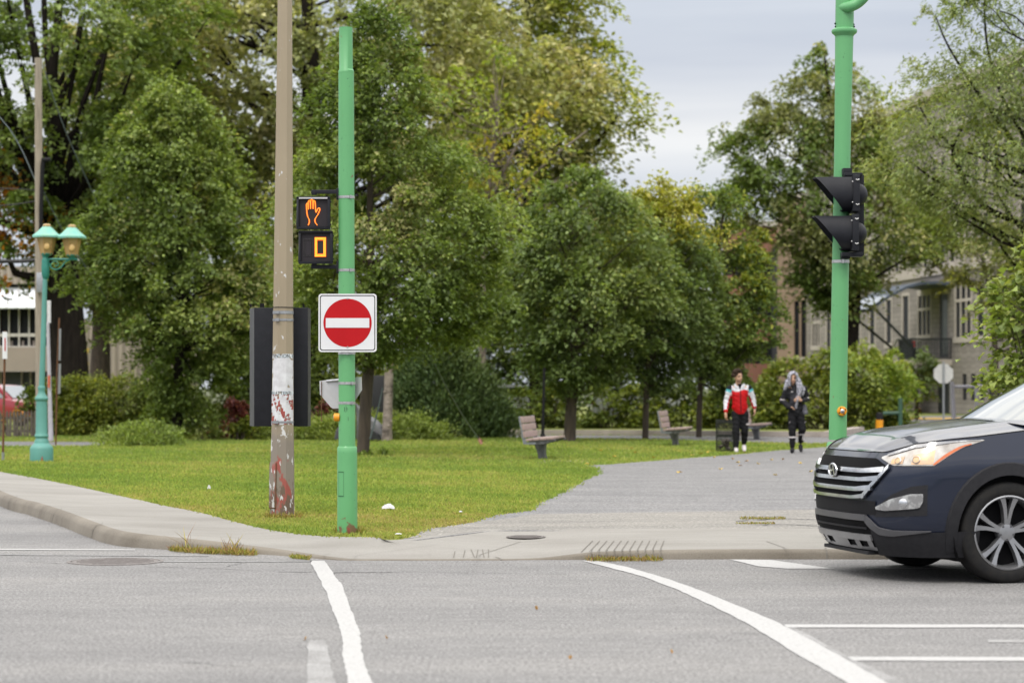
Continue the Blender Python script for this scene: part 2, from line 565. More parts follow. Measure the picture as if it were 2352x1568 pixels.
mb = MB(); mb.add([Vector((p.x, p.y, .102)) for p in (G(2085, 963), G(2700, 964), G(2700, 960), G(2085, 959.5))], [(0, 1, 2, 3)])
tag(mb.build('road_centre_line', MT['ykerb'], smooth=0), 'faded yellow line on the road behind', None, None, 'structure')


# ---- painted markings on the road (4 mm above it)
def stripe(name, left, right, mat, label, z=.004, jit=.005, seed=2, n=7):
    a = dense([G(x, y, z) for x, y in left], n, jit, seed); b = dense([G(x, y, z) for x, y in right], n, jit, seed + 9)
    mb = MB(); mb.grid([a, b])
    o = mb.build(name, mat, smooth=0)
    return tag(o, label, None, None, 'structure')


stripe('crosswalk_line', [(711, 1287), (720, 1303), (735, 1330), (741, 1344), (752, 1362), (762, 1398), (774, 1425), (783, 1452), (787, 1475), (786, 1500), (795, 1545), (803, 1590), (830, 1660)],
       [(745, 1287), (758, 1304), (775, 1330), (788, 1344), (793, 1362), (805, 1398), (817, 1425), (827, 1452), (829, 1475), (832, 1500), (846, 1545), (868, 1590), (900, 1660)], MT['paint'],
       'wavy white crosswalk line running towards the green pole')
stripe('crosswalk_line', [(1336, 1287), (1412, 1306), (1480, 1324), (1560, 1355), (1636, 1390), (1722, 1434), (1810, 1489), (1895, 1537), (1965, 1578), (2080, 1650)],
       [(1372, 1287), (1440, 1301), (1530, 1327), (1614, 1357), (1680, 1386), (1762, 1419), (1838, 1458), (1920, 1507), (1990, 1545), (2060, 1585), (2160, 1650)][:10] and
       [(1372, 1287), (1440, 1301), (1530, 1327), (1614, 1357), (1700, 1392), (1790, 1430), (1880, 1478), (1960, 1522), (2040, 1568), (2160, 1640)], MT['paint'],
       'long white crosswalk line curving to the lower right', seed=5)
stripe('worn_crosswalk_line', [(706, 1470), (707, 1500), (705, 1540), (703, 1590), (700, 1640)], [(748, 1470), (755, 1500), (763, 1540), (775, 1590), (785, 1640)], MT['wornpaint'],
       'faded old white crosswalk line beside the bright one', .003)
stripe('worn_crosswalk_line', [(1800, 1436), (1900, 1500), (1990, 1548), (2090, 1600)], [(1820, 1436), (1935, 1500), (2040, 1548), (2150, 1600)], MT['wornpaint'], 'faded white ghost of the curving crosswalk line', .003, seed=12)
stripe('stop_line', [(1674, 1284), (1745, 1300), (1806, 1305)], [(1770, 1285), (1870, 1299), (1918, 1305)], MT['paint'], 'short white block painted beside the kerb', n=4)
stripe('lane_line', [(1808, 1440), (2400, 1440), (3400, 1441)], [(1800, 1433), (2400, 1433), (3400, 1434)], MT['paint'], 'thin white lane line above the other', jit=.006)
stripe('lane_line', [(1960, 1516), (2400, 1517), (3400, 1518)], [(1946, 1507), (2400, 1508), (3400, 1509)], MT['paint'], 'thin white lane line nearest the camera', jit=.006)
stripe('worn_lane_line', [(2270, 1474), (2400, 1474), (2700, 1474)], [(2270, 1468), (2400, 1468), (2700, 1468)], MT['wornpaint'], 'worn short white line between two lane lines', .003)
stripe('stop_line', [(-900, 1260), (0, 1262), (310, 1263)], [(-900, 1257), (0, 1259.5), (310, 1261)], MT['paint'], 'thin white line across the side street', jit=.003)
stripe('stop_line', [(-900, 1273), (0, 1274), (480, 1277)], [(-900, 1271.5), (0, 1272.5), (480, 1275.5)], MT['wornpaint'], 'thinner white line across the mouth of the side street', jit=.003)
stripe('stop_line', [(340, 1290), (560, 1289.5), (716, 1289)], [(340, 1288), (560, 1287.5), (716, 1287)], MT['wornpaint'], 'thin worn white line leading to the crosswalk line', jit=.003)
stripe('gutter_line', [(1990, 1305), (2400, 1305), (3000, 1305)], [(1990, 1303), (2400, 1303), (3000, 1303)], MT['paint'], 'thin white line along the gutter behind the car', jit=.003)

# worn groove strips on the dropped kerb, joints, cracks
mb = MB()


def groove(x0, y0, x1, y1, w=2.2, z0=.03, z1=.05, mb=mb):
    a, b = P(x0, y0, 1), P(x1, y1, 1)

    def hit(x, y):
        o = Vector((0, 0, HC)); d = (P(x, y, 1) - o).normalized()
        h = BV.ray_cast(o, d)
        return (h[0] or G(x, y)) + Vector((0, 0, .004))
    k = 5
    l = [hit(x0 + (x1 - x0) * t - w / 2, y0 + (y1 - y0) * t) for t in np.linspace(0, 1, k)]
    r = [hit(x0 + (x1 - x0) * t + w / 2, y0 + (y1 - y0) * t) for t in np.linspace(0, 1, k)]
    mb.grid([l, r])


_bm = bmesh.new(); _bm.from_mesh(pv.data); bmesh.ops.translate(_bm, verts=_bm.verts, vec=pv.location)
BV = BVHTree.FromBMesh(_bm)
for k in range(11):
    x = 1361 + k * 16.4
    groove(x, 1242, x - 26 + k * 1.6, 1268 - (0 if k < 9 else 2), 2.6)
for x0, x1, y0 in ((1045, 1040, 1266), (1068, 1062, 1264), (1082, 1088, 1262), (1098, 1092, 1262), (1108, 1110, 1262), (1122, 1120, 1262)):
    groove(x0, y0, x1 + 2, 1281, 2.2)
groove(1084, 1265, 1126, 1263, 1.4)
groove(1196, 1244, 1072, 1284, 2.0)
groove(1180, 1244, 1420, 1242, 1.0)
groove(1760, 1243, 1812, 1262, 2.0)
groove(769, 1283, 968, 1256, 1.4); groove(968, 1256, 1010, 1250, 1.2)
groove(700, 1283, 760, 1272, 1.2)
tag(mb.build('pavement_grooves', MT['joint'], smooth=0), 'dark grooves and joints in the pavement concrete', None, None, 'structure')


def crackline(pts, w, z, mb, seed):
    r = random.Random(seed); q = dense([G(x, y, z) for x, y in pts], 7, .03, seed)
    a, b = [], []
    for i, p in enumerate(q):
        t = (q[min(i + 1, len(q) - 1)] - q[max(i - 1, 0)]).normalized(); nr = Vector((-t.y, t.x, 0)) * w * r.uniform(.3, 1)
        a.append(p + nr); b.append(p - nr)
    mb.grid([a, b])


mb = MB()
for i, (pts, w) in enumerate([([(640, 1313), (780, 1314), (900, 1313)], .012), ([(330, 1300), (520, 1306), (600, 1310)], .008), ([(520, 1270 + 17), (560, 1292), (520, 1300)], .006),
                              ([(760, 1315), (960, 1312), (1300, 1318)], .010), ([(60, 1290), (240, 1297), (330, 1294)], .008), ([(1680, 1452), (1840, 1460)], .006),
                              ([(1560, 1462), (1690, 1466)], .005), ([(420, 1520), (540, 1528)], .006)]):
    crackline(pts, w, .003, mb, 20 + i)
tag(mb.build('road_cracks', MT['crack'], smooth=0), 'fine dark cracks in the road asphalt', None, None, 'structure')
mb = MB()
for i, (pts, w) in enumerate([([(1690, 1196), (1800, 1190), (1870, 1192)], .025), ([(1720, 1206), (1800, 1203), (1890, 1208)], .02), ([(1130, 1211), (1200, 1212), (1300, 1212)], .008),
                              ([(1000, 1210), (1100, 1211)], .012)]):
    crackline(pts, w, .102, mb, 40 + i)
tag(mb.build('path_cracks', MT['crack'], smooth=0), 'dark open cracks in the worn strip', None, None, 'structure')

# iron covers
MT['iron'] = M('cast_iron', (.20, .185, .18), .8, .15, col2=(.15, .135, .13), scale=30, coord='World')


def cover(x, y, z, w, label):
    c = G(x, y, z); r = w * mpp(c.y) / 2
    root = thing('manhole_cover', label, 'manhole cover', c)
    mb = MB(); mb.lathe([(r * .93, -.004), (r, -.004), (r, .003), (r * .93, .003)], c, 40, closed=True); mb.build('frame', MT['iron'], root)
    mb = MB(); mb.lathe([(0, .002), (r * .90, .002), (r * .90, -.004)], c, 40)
    for k in range(-3, 4):
        L = math.sqrt(max(.01, (r * .8) ** 2 - (k * r * .24) ** 2))
        mb.box(c + Vector((0, k * r * .24, .004)), (2 * L, r * .07, .004))
    mb.build('lid', MT['iron'], root, smooth=0)


cover(265, 1289, .003, 220, 'dark round iron cover in the road at the left')
_h = BV.ray_cast(Vector((0, 0, HC)), (P(1208, 1232, 1) - Vector((0, 0, HC))).normalized())[0]
cover(1208, 1232, _h.z + .006, 90, 'rusty round iron cover in the pavement')
# ================================================================== plants
def leaf_mesh(name, cen, axis, nor, L, W, col, mat, parent, bend=.25):
    """one mesh of N separate four-cornered leaves, each folded along its middle"""
    N = len(cen)
    axis = axis / (np.linalg.norm(axis, axis=1, keepdims=True) + 1e-9)
    nor = nor - axis * (nor * axis).sum(1, keepdims=True); nor /= (np.linalg.norm(nor, axis=1, keepdims=True) + 1e-9)
    side = np.cross(axis, nor)
    L = L[:, None]; W = W[:, None]
    v = np.empty((N, 4, 3), np.float32)
    v[:, 0] = cen - axis * L * .5
    v[:, 1] = cen + side * W * .5 + nor * W * bend
    v[:, 2] = cen + axis * L * .5 - nor * L * .12
    v[:, 3] = cen - side * W * .5 + nor * W * bend
    off = Vector((0, 0, 0)); root = parent
    while root is not None and root.parent is not None: root = root.parent
    org = None
    if root is not None: off = np.array(root['_off'])
    else:
        org = Vector((float(cen[:, 0].mean()), float(cen[:, 1].mean()), float(v[:, :, 2].min()))); off = np.array(org)
    v = v.reshape(-1, 3) - np.array(off, np.float32)
    me = bpy.data.meshes.new(name)
    me.vertices.add(N * 4); me.vertices.foreach_set('co', v.ravel())
    me.loops.add(N * 4); me.loops.foreach_set('vertex_index', np.arange(N * 4, dtype=np.int32))
    me.polygons.add(N); me.polygons.foreach_set('loop_start', np.arange(0, N * 4, 4, dtype=np.int32))
    ca = me.color_attributes.new('Col', 'FLOAT_COLOR', 'POINT')
    cc = np.ones((N, 4, 4), np.float32); cc[:, :, :3] = col[:, None, :]
    ca.data.foreach_set('color', cc.ravel())
    me.update(calc_edges=True); me.validate()
    return link_mesh(name, me, [mat], parent, org)


def lnoise(p, seed, s):
    """cheap smooth noise in -1..1 for arrays of points"""
    r = np.random.default_rng(seed); out = np.zeros(len(p))
    for k in range(5):
        w = r.normal(size=3) * s * (1 + .5 * k); out += np.sin(p @ w + r.uniform(0, 6.28)) / (1 + .4 * k)
    return np.clip(out / 2.2, -1, 1)


GAIN = np.array([2.45, 2.1, 2.3])


def pal_cols(pal, t, rng, jit=.28):
    pal = np.array(pal) * GAIN; t = np.clip(t, 0, .9999) * (len(pal) - 1); i = t.astype(int); f = (t - i)[:, None]
    c = pal[i] * (1 - f) + pal[i + 1] * f
    b = 1 + rng.normal(size=len(c)) * jit
    return np.clip(c * np.clip(b, .4, 1.9)[:, None], .004, .9)


PAL = {
    'green': [(.041, .072, .017), (.061, .100, .024), (.089, .133, .033), (.130, .167, .047)],
    'dark': [(.038, .066, .020), (.056, .092, .028), (.080, .120, .037), (.118, .150, .046)],
    'olive': [(.066, .088, .030), (.100, .122, .044), (.140, .160, .064), (.200, .205, .100)],
    'silver': [(.072, .104, .034), (.106, .142, .050), (.145, .178, .074), (.20, .222, .105)],
    'lime': [(.07, .105, .016), (.115, .145, .020), (.16, .175, .026), (.20, .18, .034)],
    'yellow': [(.064, .104, .018), (.096, .140, .022), (.132, .168, .028), (.165, .172, .036)],
    'brown': [(.036, .054, .014), (.060, .072, .018), (.098, .098, .022), (.145, .112, .026)],
    'locust': [(.060, .098, .034), (.090, .132, .050), (.125, .165, .066), (.150, .165, .07)],
    'bright': [(.042, .080, .012), (.068, .115, .018), (.105, .150, .024), (.14, .17, .03)],
    'yew': [(.028, .055, .018), (.040, .072, .020), (.062, .095, .026), (.085, .110, .032)],
    'juniper': [(.058, .100, .024), (.085, .132, .030), (.112, .162, .036), (.13, .165, .035)],
    'hedge': [(.030, .052, .011), (.054, .082, .015), (.098, .128, .022), (.150, .160, .026)],
    'purple': [(.050, .020, .022), (.085, .030, .034), (.12, .045, .042), (.10, .06, .03)],
    'orange': [(.10, .085, .016), (.17, .105, .016), (.24, .105, .014), (.22, .075, .012)],
}


def crown_points(rows, d, n, rng, dr=.8, seed=0, rmin=.2, lob=.2, surf=2.0, front=.15):
    rows = sorted(rows); y = np.array([r[0] for r in rows], float); xl = np.array([r[1] for r in rows], float); xr = np.array([r[2] for r in rows], float)
    yy = np.linspace(y[0], y[-1], 400); ww = np.interp(yy, y, xr - xl)
    yc = rng.choice(yy, n, p=ww / ww.sum()) + rng.uniform(-.5, .5, n) * (y[-1] - y[0]) / 400
    w = np.interp(yc, y, xr - xl) / 2; cx = np.interp(yc, y, xr + xl) / 2
    th = rng.uniform(0, 2 * PI, n)
    rad = rmin + (1 - rmin) * rng.uniform(0, 1, n) ** (1 / surf)
    q = np.stack([np.cos(th), np.sin(th), yc / 140.], 1)
    lobe = 1.06 + lob * (.75 * lnoise(q, seed + 5, 2.4) + .45 * lnoise(q, seed + 6, 6.5)) - lob * .15
    X = cx + w * rad * lobe * np.cos(th); Yd = w * rad * lobe * np.sin(th) * dr * mpp(d)
    s = d / F
    return np.stack([(X - XC) * s, d + Yd, HC - (yc - YH) * s], 1), np.stack([(cx - XC) * s, np.full(n, d), HC - (yc - YH) * s], 1)


def foliage(name, parent, rows, d, pal, leaf=.13, layers=7, seed=1, mat='leaf', clump=.55, per=110, dr=.8, wl=.62, droop=.55, up=1.15, surf=3.2, rmin=.25, lob=.2,
            pal2=None, p2=0.0, p2at=None, flat=.62, tint=0.0, hole=0.0, spiky=0.0):
    rng = np.random.default_rng(seed)
    rs = sorted(rows); area = sum((b[0] - a[0]) * ((a[2] - a[1]) + (b[2] - b[1])) / 2 for a, b in zip(rs[:-1], rs[1:])) * mpp(d) ** 2
    nl = int(area * layers / (leaf * leaf * wl * .5)); nc = max(6, nl // per)
    c, ax = crown_points(rows, d, nc, rng, dr, seed, rmin, lob, surf)
    if hole:
        keep = lnoise(c, seed + 77, 1.0 / max(clump, .2) * .55) > (hole * 2 - 1)
        c, ax = c[keep], ax[keep]; nc = len(c)
    out = c - ax; out[:, 2] += .15; out /= (np.linalg.norm(out, axis=1, keepdims=True) + 1e-6)
    cr = clump * rng.uniform(.5, 1.4, nc)
    k = np.repeat(np.arange(nc), rng.poisson(per, nc)); N = len(k)
    g = rng.normal(size=(N, 3)); g /= np.linalg.norm(g, axis=1, keepdims=True); rr_ = rng.uniform(0, 1, N) ** .5
    p = g * rr_[:, None] * cr[k][:, None]; p[:, 2] *= flat
    # sprays: stretch the clump outwards and let its outer end hang
    o = out[k]; al = (p * o).sum(1, keepdims=True); p = p + o * al * .55
    hor = np.linalg.norm(p[:, :2], axis=1); p[:, 2] -= droop * hor ** 2 / np.maximum(cr[k], .05)
    cen = c[k] + p
    nor = np.zeros((N, 3)); nor[:, 2] = up; nor += o * .40 + g * .25 + rng.normal(size=(N, 3)) * .36
    axd = o * .8 + g * .5 + rng.normal(size=(N, 3)) * .55; axd[:, 2] -= .35 * droop
    if spiky:
        axd = o * .6 + rng.normal(size=(N, 3)) * .45; axd[:, 2] += spiky
    t = .42 + .34 * lnoise(c, seed + 2, .55)[k] + rng.normal(size=N) * .16 + tint
    col = pal_cols(PAL[pal], t, rng)
    if pal2 and p2 > 0:
        f = lnoise(c, seed + 31, .8)[k] * .5 + .5 + rng.normal(size=N) * .08
        if p2at is not None: f = f + p2at(cen)
        sel = f > 1 - p2
        col[sel] = pal_cols(PAL[pal2], t, rng)[sel]
    ln = leaf * rng.uniform(.65, 1.35, N)
    leaf_mesh(name, cen, axd, nor, ln, ln * wl * rng.uniform(.75, 1.2, N), col, MT[mat], parent)
    return c, nl


def limbs(mb, trunk, radii, targets, rng, n=40, r0=.35, twig=.012, lo=.25):
    """limbs from the trunk line out to some of the leaf clumps"""
    tp = np.array([tuple(p) for p in trunk]); seg = np.linspace(0, len(tp) - 1, 60)
    line = np.stack([np.interp(seg, np.arange(len(tp)), tp[:, i]) for i in range(3)], 1); rl = np.interp(seg, np.arange(len(tp)), radii)
    pick = rng.choice(len(targets), min(n, len(targets)), replace=False)
    for q in targets[pick]:
        hd = np.hypot(line[:, 0] - q[0], line[:, 1] - q[1])
        want = q[2] - hd * .55
        i = int(np.argmin(np.abs(line[:, 2] - want) + (line[:, 2] < tp[0, 2] + lo * (tp[-1, 2] - tp[0, 2])) * 9))
        a = line[i]; r = max(twig * 1.5, rl[i] * r0)
        mid = a * .5 + q * .5 + rng.normal(size=3) * .18 + np.array([0, 0, -.12 * np.linalg.norm(q - a) * .5])
        m2 = a * .22 + q * .78 + rng.normal(size=3) * .15
        mb.tube([a, mid, m2, q], [r, r * .6, r * .35, twig * .5], 5, False)


def tree(label, base, trunk_px, rows, d, pal, nl=45, bark='bark', group=None, cat='tree', name='tree', extra=(), seed=1, twig=.012, **kw):
    """trunk_px: (x, y, half width in px) from the ground up, at distance d"""
    b = P(base[0], base[1], d); b.z = .05
    root = thing(name, label, cat, b, 0, group)
    c, n = foliage('crown', root, rows, d, pal, seed=seed, **kw)
    rng = np.random.default_rng(seed + 900)
    mb = MB(); s = mpp(d)
    tr = [P(x, y, d) for x, y, r in trunk_px]; rd = [r * s for x, y, r in trunk_px]
    tr[0].z = min(tr[0].z, .0)
    q = smooth_line(tr, 5); qr = np.interp(np.linspace(0, len(rd) - 1, len(q)), np.arange(len(rd)), rd)
    qr[0] *= 1.25
    mb.tube(q, list(qr), 12)
    for pl in extra:
        l = smooth_line([P(x, y, d + (pl_d if False else 0)) for x, y, r in pl], 5); lr = np.interp(np.linspace(0, len(pl) - 1, len(l)), np.arange(len(pl)), [r * s for x, y, r in pl])
        mb.tube(l, list(lr), 8)
    if nl: limbs(mb, tr, rd, c, rng, nl, twig=twig)
    mb.build('trunk', MT[bark], root, smooth=60, fix=False)
    return root


def shrub(label, base, rows, d, pal, name='shrub', cat='shrub', group=None, seed=1, stems=0, **kw):
    b = P(base[0], base[1], d); b.z = .05
    root = thing(name, label, cat, b, 0, group)
    c, n = foliage('foliage', root, rows, d, pal, seed=seed, **kw)
    rng = np.random.default_rng(seed + 70); mb = MB()
    for i in rng.choice(len(c), min(stems or 14, len(c)), replace=False):
        q = c[i]; a = np.array([b.x + (q[0] - b.x) * .35, b.y + (q[1] - b.y) * .35, .0])
        mb.tube([a, a * .45 + q * .55 + rng.normal(size=3) * .06, q], [.03, .02, .008], 5, False)
    mb.build('stems', MT['bark'], root, smooth=60, fix=False)
    return root


# ---- young lawn trees
tree('dense green cone-shaped tree leafy almost to the lawn, beside the turquoise lamp', (405, 1010), [(405, 1012, 15), (408, 930, 12), (412, 800, 10), (415, 600, 8), (408, 350, 4), (405, 200, 1.5)],
     [(172, 370, 395), (200, 335, 440), (240, 315, 465), (320, 275, 515), (430, 225, 560), (540, 195, 600), (640, 170, 625), (720, 215, 630), (790, 305, 590), (850, 325, 530), (900, 350, 495), (960, 372, 455), (1000, 388, 430)],
     58, 'green', leaf=.115, layers=9, seed=11, clump=0.41, nl=50, bark='dark_bark', lob=.26, hole=.0, per=150, group='young trees on the lawn', p2=.10, pal2='olive')
tree('tall leafy green tree with a bare leaning trunk, right behind the sign pole', (838, 1045), [(832, 1050, 15), (836, 1000, 14.5), (842, 900, 14), (850, 800, 12), (850, 600, 9), (850, 350, 6), (855, 120, 2)],
     [(8, 845, 880), (60, 805, 915), (120, 770, 950), (200, 735, 985), (300, 705, 1030), (380, 690, 1080), (450, 672, 1130), (540, 650, 1170), (620, 640, 1178), (690, 655, 1160), (740, 675, 1110), (775, 700, 1050), (800, 760, 950), (822, 790, 900)],
     45, 'green', leaf=.098, layers=9, seed=12, clump=0.34, nl=60, bark='bark', lob=.26, hole=.0, per=150, group='young trees on the lawn', p2=.05, pal2='olive')
tree('broad dark green maple shading the first bench, low spreading branches', (1308, 1012), [(1308, 1014, 14.5), (1312, 930, 13), (1320, 850, 12), (1312, 700, 9), (1310, 500, 5)],
     [(395, 1300, 1390), (440, 1245, 1440), (500, 1205, 1500), (570, 1170, 1525), (650, 1148, 1535), (725, 1120, 1525), (790, 1128, 1500), (840, 1190, 1440), (868, 1250, 1400), (890, 1275, 1350)],
     57, 'dark', leaf=.12, layers=9, seed=13, clump=0.41, nl=60, lob=.28, hole=.0, per=150, group='young trees on the lawn', p2=.12, pal2='green')
tree('dark green tree with a slim pale trunk between the two benches', (1482, 1008), [(1482, 1010, 7.5), (1484, 930, 7), (1488, 850, 6), (1500, 700, 5), (1515, 500, 3)],
     [(415, 1490, 1560), (470, 1440, 1600), (560, 1405, 1640), (650, 1395, 1655), (730, 1390, 1650), (800, 1410, 1625), (850, 1440, 1580), (885, 1465, 1530)],
     59.5, 'dark', leaf=.12, layers=8.5, seed=14, clump=0.41, nl=45, lob=.28, hole=.0, per=150, group='young trees on the lawn', p2=.50, pal2='lime', p2at=lambda c: (c[:, 2] - 4.6) * .16)
tree('green tree with yellowing top whose slim trunk stands left of the bin', (1606, 1005), [(1605, 1007, 7), (1607, 930, 6.5), (1612, 850, 6), (1640, 680, 4), (1660, 500, 2.5)],
     [(425, 1620, 1690), (465, 1575, 1725), (540, 1550, 1738), (620, 1548, 1755), (700, 1555, 1775), (770, 1570, 1770), (830, 1590, 1735), (880, 1620, 1700), (900, 1650, 1680)],
     61.5, 'green', leaf=.12, layers=8.5, seed=15, clump=0.41, nl=45, lob=.28, hole=.0, per=150, group='young trees on the lawn', p2=.52, pal2='lime', p2at=lambda c: (c[:, 2] - 4.6) * .12)
# ---- old big trees behind
tree('huge yellow-green maple rising behind the lawn trees against the sky', (1240, 985), [(1245, 990, 30), (1240, 700, 26), (1225, 400, 20), (1215, 150, 12), (1210, -60, 5)],
     [(-150, 1060, 1320), (-60, 1020, 1340), (0, 1000, 1355), (80, 975, 1380), (150, 955, 1410), (195, 950, 1445), (240, 955, 1470), (290, 965, 1430), (360, 980, 1405), (420, 1000, 1440), (480, 1010, 1500), (560, 1030, 1580), (650, 1060, 1600), (740, 1100, 1560)],
     86, 'yellow', leaf=.22, layers=7.5, seed=21, clump=.9, nl=40, bark='dark_bark', lob=.3, cat='tree', twig=.03, group='old trees behind the lawn', p2=.25, pal2='olive', surf=2.6, tint=.22,
     extra=[[(1230, 520, 10), (1290, 420, 7), (1370, 330, 5), (1420, 265, 3)], [(1220, 300, 9), (1160, 200, 6), (1090, 130, 4)], [(1222, 420, 9), (1300, 300, 6), (1330, 180, 4)]])
tree('great silvery olive tree filling the top behind the poles', (700, 990), [(705, 990, 40), (700, 700, 34), (705, 450, 28), (715, 250, 24), (712, 100, 18), (700, -60, 10)],
     [(-190, 320, 1080), (-80, 230, 1200), (0, 215, 1260), (80, 225, 1320), (140, 235, 1330), (200, 255, 1290), (280, 320, 1200), (360, 400, 1100), (440, 450, 1050), (560, 480, 960), (680, 500, 900), (780, 520, 800)],
     79, 'silver', leaf=.22, layers=7, seed=22, clump=.8, nl=45, bark='dark_bark', lob=.3, twig=.028, group='old trees behind the lawn', p2=.28, pal2='olive', hole=.02, tint=.32, rmin=.4,
     extra=[[(712, 230, 15), (690, 110, 12), (670, 60, 8), (650, -20, 6)], [(710, 330, 12), (560, 230, 7), (400, 110, 4), (330, 85, 2)], [(710, 200, 10), (860, 120, 6), (1000, 105, 4), (1100, 120, 2)], [(706, 420, 12), (560, 330, 6), (480, 280, 3)]])
tree('sparse pale yellow-green tree with bare twigs between the green tree and the big maple', (1120, 995), [(1105, 996, 9), (1108, 800, 8), (1112, 600, 7), (1122, 430, 5), (1145, 260, 3)],
     [(100, 1080, 1150), (160, 1020, 1210), (230, 985, 1250), (300, 1000, 1290), (370, 1030, 1330), (430, 1060, 1360), (490, 1090, 1300), (540, 1110, 1250)],
     66, 'bright', leaf=.17, layers=1.5, seed=23, clump=.45, nl=150, bark='pale_bark', lob=.35, twig=.016, p2=.35, pal2='lime', tint=.28, per=34,
     extra=[[(1115, 520, 5), (1200, 450, 4), (1290, 415, 3), (1400, 400, 1.5)], [(1112, 560, 5), (1160, 470, 4), (1260, 370, 3), (1350, 300, 1.5)], [(1118, 480, 4), (1190, 330, 3), (1260, 250, 1.5)]])
tree('dark old tree with a massive forked trunk behind the left hedge', (158, 880), [(158, 990, 54), (158, 860, 46), (150, 720, 42), (140, 600, 37), (130, 520, 34)],
     [(-150, -220, 330), (-60, -260, 390), (0, -270, 400), (100, -270, 430), (200, -240, 440), (280, -220, 420), (360, -200, 380), (440, -200, 330), (520, -180, 250), (590, -140, 190), (640, -100, 120)],
     70, 'green', leaf=.19, layers=6.0, seed=24, clump=.55, nl=26, bark='dark_bark', lob=.35, twig=.02, hole=.12, tint=-.02, group='old trees behind the lawn', p2=.50, pal2='orange', p2at=lambda c: -np.abs(c[:, 2] - 6.5) * .10 - np.maximum(c[:, 0] + 14.5, 0) * .12,
     extra=[[(128, 540, 30), (112, 430, 22), (128, 300, 17), (120, 180, 13), (132, 60, 10), (140, -60, 7)], [(120, 480, 22), (60, 350, 20), (0, 250, 17), (-60, 170, 14)], [(122, 330, 12), (95, 200, 10), (70, 60, 9), (55, -40, 7)],
            [(126, 290, 8), (150, 200, 7), (205, 118, 4)], [(128, 210, 7), (170, 120, 5), (185, 40, 4)], [(128, 400, 14), (150, 330, 9), (175, 300, 6)], [(118, 200, 9), (105, 90, 7), (100, -30, 6)]])
tree('grey-brown trunked tree standing between the dark old tree and the cone-shaped tree', (230, 860), [(228, 990, 26), (230, 860, 24), (232, 750, 20), (228, 640, 19), (235, 500, 14), (250, 350, 9)],
     [(60, 150, 360), (140, 120, 430), (240, 110, 450), (340, 110, 450), (440, 110, 430), (540, 110, 400), (620, 130, 360), (680, 150, 330), (725, 190, 290)],
     81, 'olive', leaf=.2, layers=6.5, seed=25, clump=.7, nl=25, bark='bark', lob=.3, twig=.02, hole=.2, group='old trees behind the lawn', p2=.2, pal2='yellow', tint=-.15)
# ---- right side
tree('tall olive tree with ragged tiers of foliage behind the right green pole', (1950, 960), [(1945, 985, 22), (1952, 800, 18), (1962, 690, 15), (1950, 560, 12), (1930, 400, 9), (1905, 230, 5), (1893, 120, 2)],
     [(98, 1875, 1905), (125, 1850, 1935), (170, 1815, 1975), (205, 1775, 2010), (235, 1725, 2030), (262, 1735, 2040), (285, 1680, 2050), (330, 1668, 2065), (365, 1690, 2080), (400, 1700, 2085), (440, 1725, 2105), (500, 1748, 2125), (570, 1768, 2130), (600, 1785, 2095), (635, 1800, 2020), (670, 1835, 2010), (702, 1885, 1985)],
     88, 'green', tint=-.02, leaf=.18, layers=7.5, seed=26, clump=.62, nl=35, bark='dark_bark', lob=.42, twig=.02, p2=.40, pal2='olive', droop=.7, hole=.06)
tree('feathery pale green locust with thin dark limbs leaning in from the right', (2480, 1000), [(2490, 1010, 26), (2480, 800, 22), (2455, 620, 18), (2420, 400, 14), (2400, 150, 9), (2390, -60, 4)],
     [(-150, 2230, 2700), (-60, 2150, 2700), (0, 2120, 2700), (70, 2110, 2700), (120, 2085, 2700), (180, 2080, 2700), (240, 2060, 2700), (290, 2030, 2690), (350, 1990, 2690), (400, 2030, 2680), (450, 2080, 2660), (500, 2170, 2640), (540, 2250, 2600), (580, 2330, 2560)],
     47, 'locust', leaf=.105, layers=3.5, seed=27, clump=.34, nl=34, bark='dark_bark', lob=.3, twig=.009, wl=.34, droop=1.0, hole=.28, per=90, dr=.55, p2=.14, pal2='yellow',
     extra=[[(2460, 650, 11), (2400, 560, 9), (2345, 515, 8), (2270, 480, 6.5), (2225, 430, 6), (2195, 370, 5.5), (2190, 335, 4), (2210, 295, 2.5)], [(2192, 340, 4), (2140, 290, 2.5), (2110, 240, 1.5)],
            [(2230, 440, 4), (2150, 415, 3), (2090, 370, 1.5)], [(2268, 478, 4), (2190, 470, 3), (2120, 440, 1.5)], [(2430, 480, 9), (2330, 330, 6), (2250, 220, 4), (2180, 110, 2.5), (2150, 40, 1.5)], [(2425, 420, 8), (2320, 260, 4), (2270, 120, 3), (2260, -20, 2)],
            [(2330, 330, 4), (2300, 360, 3), (2240, 300, 2)]])
tree('soft olive young tree in front of the grey building', (2290, 950), [(2285, 960, 8), (2285, 800, 7), (2270, 650, 5), (2240, 540, 3)],
     [(470, 2150, 2215), (520, 2110, 2290), (560, 2092, 2340), (592, 2110, 2370), (615, 2190, 2380), (690, 2255, 2390), (730, 2290, 2390), (770, 2310, 2390)],
     88, 'olive', leaf=.19, layers=5, hole=.08, seed=28, clump=.55, nl=40, twig=.015, p2=.25, pal2='lime')
tree('bright green maple branches with one red leaf spray at the right edge', (2480, 1060), [(2500, 1080, 20), (2490, 900, 18), (2475, 700, 15), (2450, 500, 9)],
     [(520, 2370, 2600), (570, 2330, 2620), (620, 2285, 2620), (660, 2252, 2620), (700, 2262, 2620), (725, 2235, 2620), (770, 2248, 2620), (800, 2275, 2620), (835, 2238, 2600), (865, 2232, 2580), (880, 2270, 2560)],
     34, 'green', tint=.12, leaf=.115, layers=5, seed=29, clump=.30, nl=60, wl=.85, droop=.8, twig=.008, per=40, lob=.35, dr=.5, hole=.1)
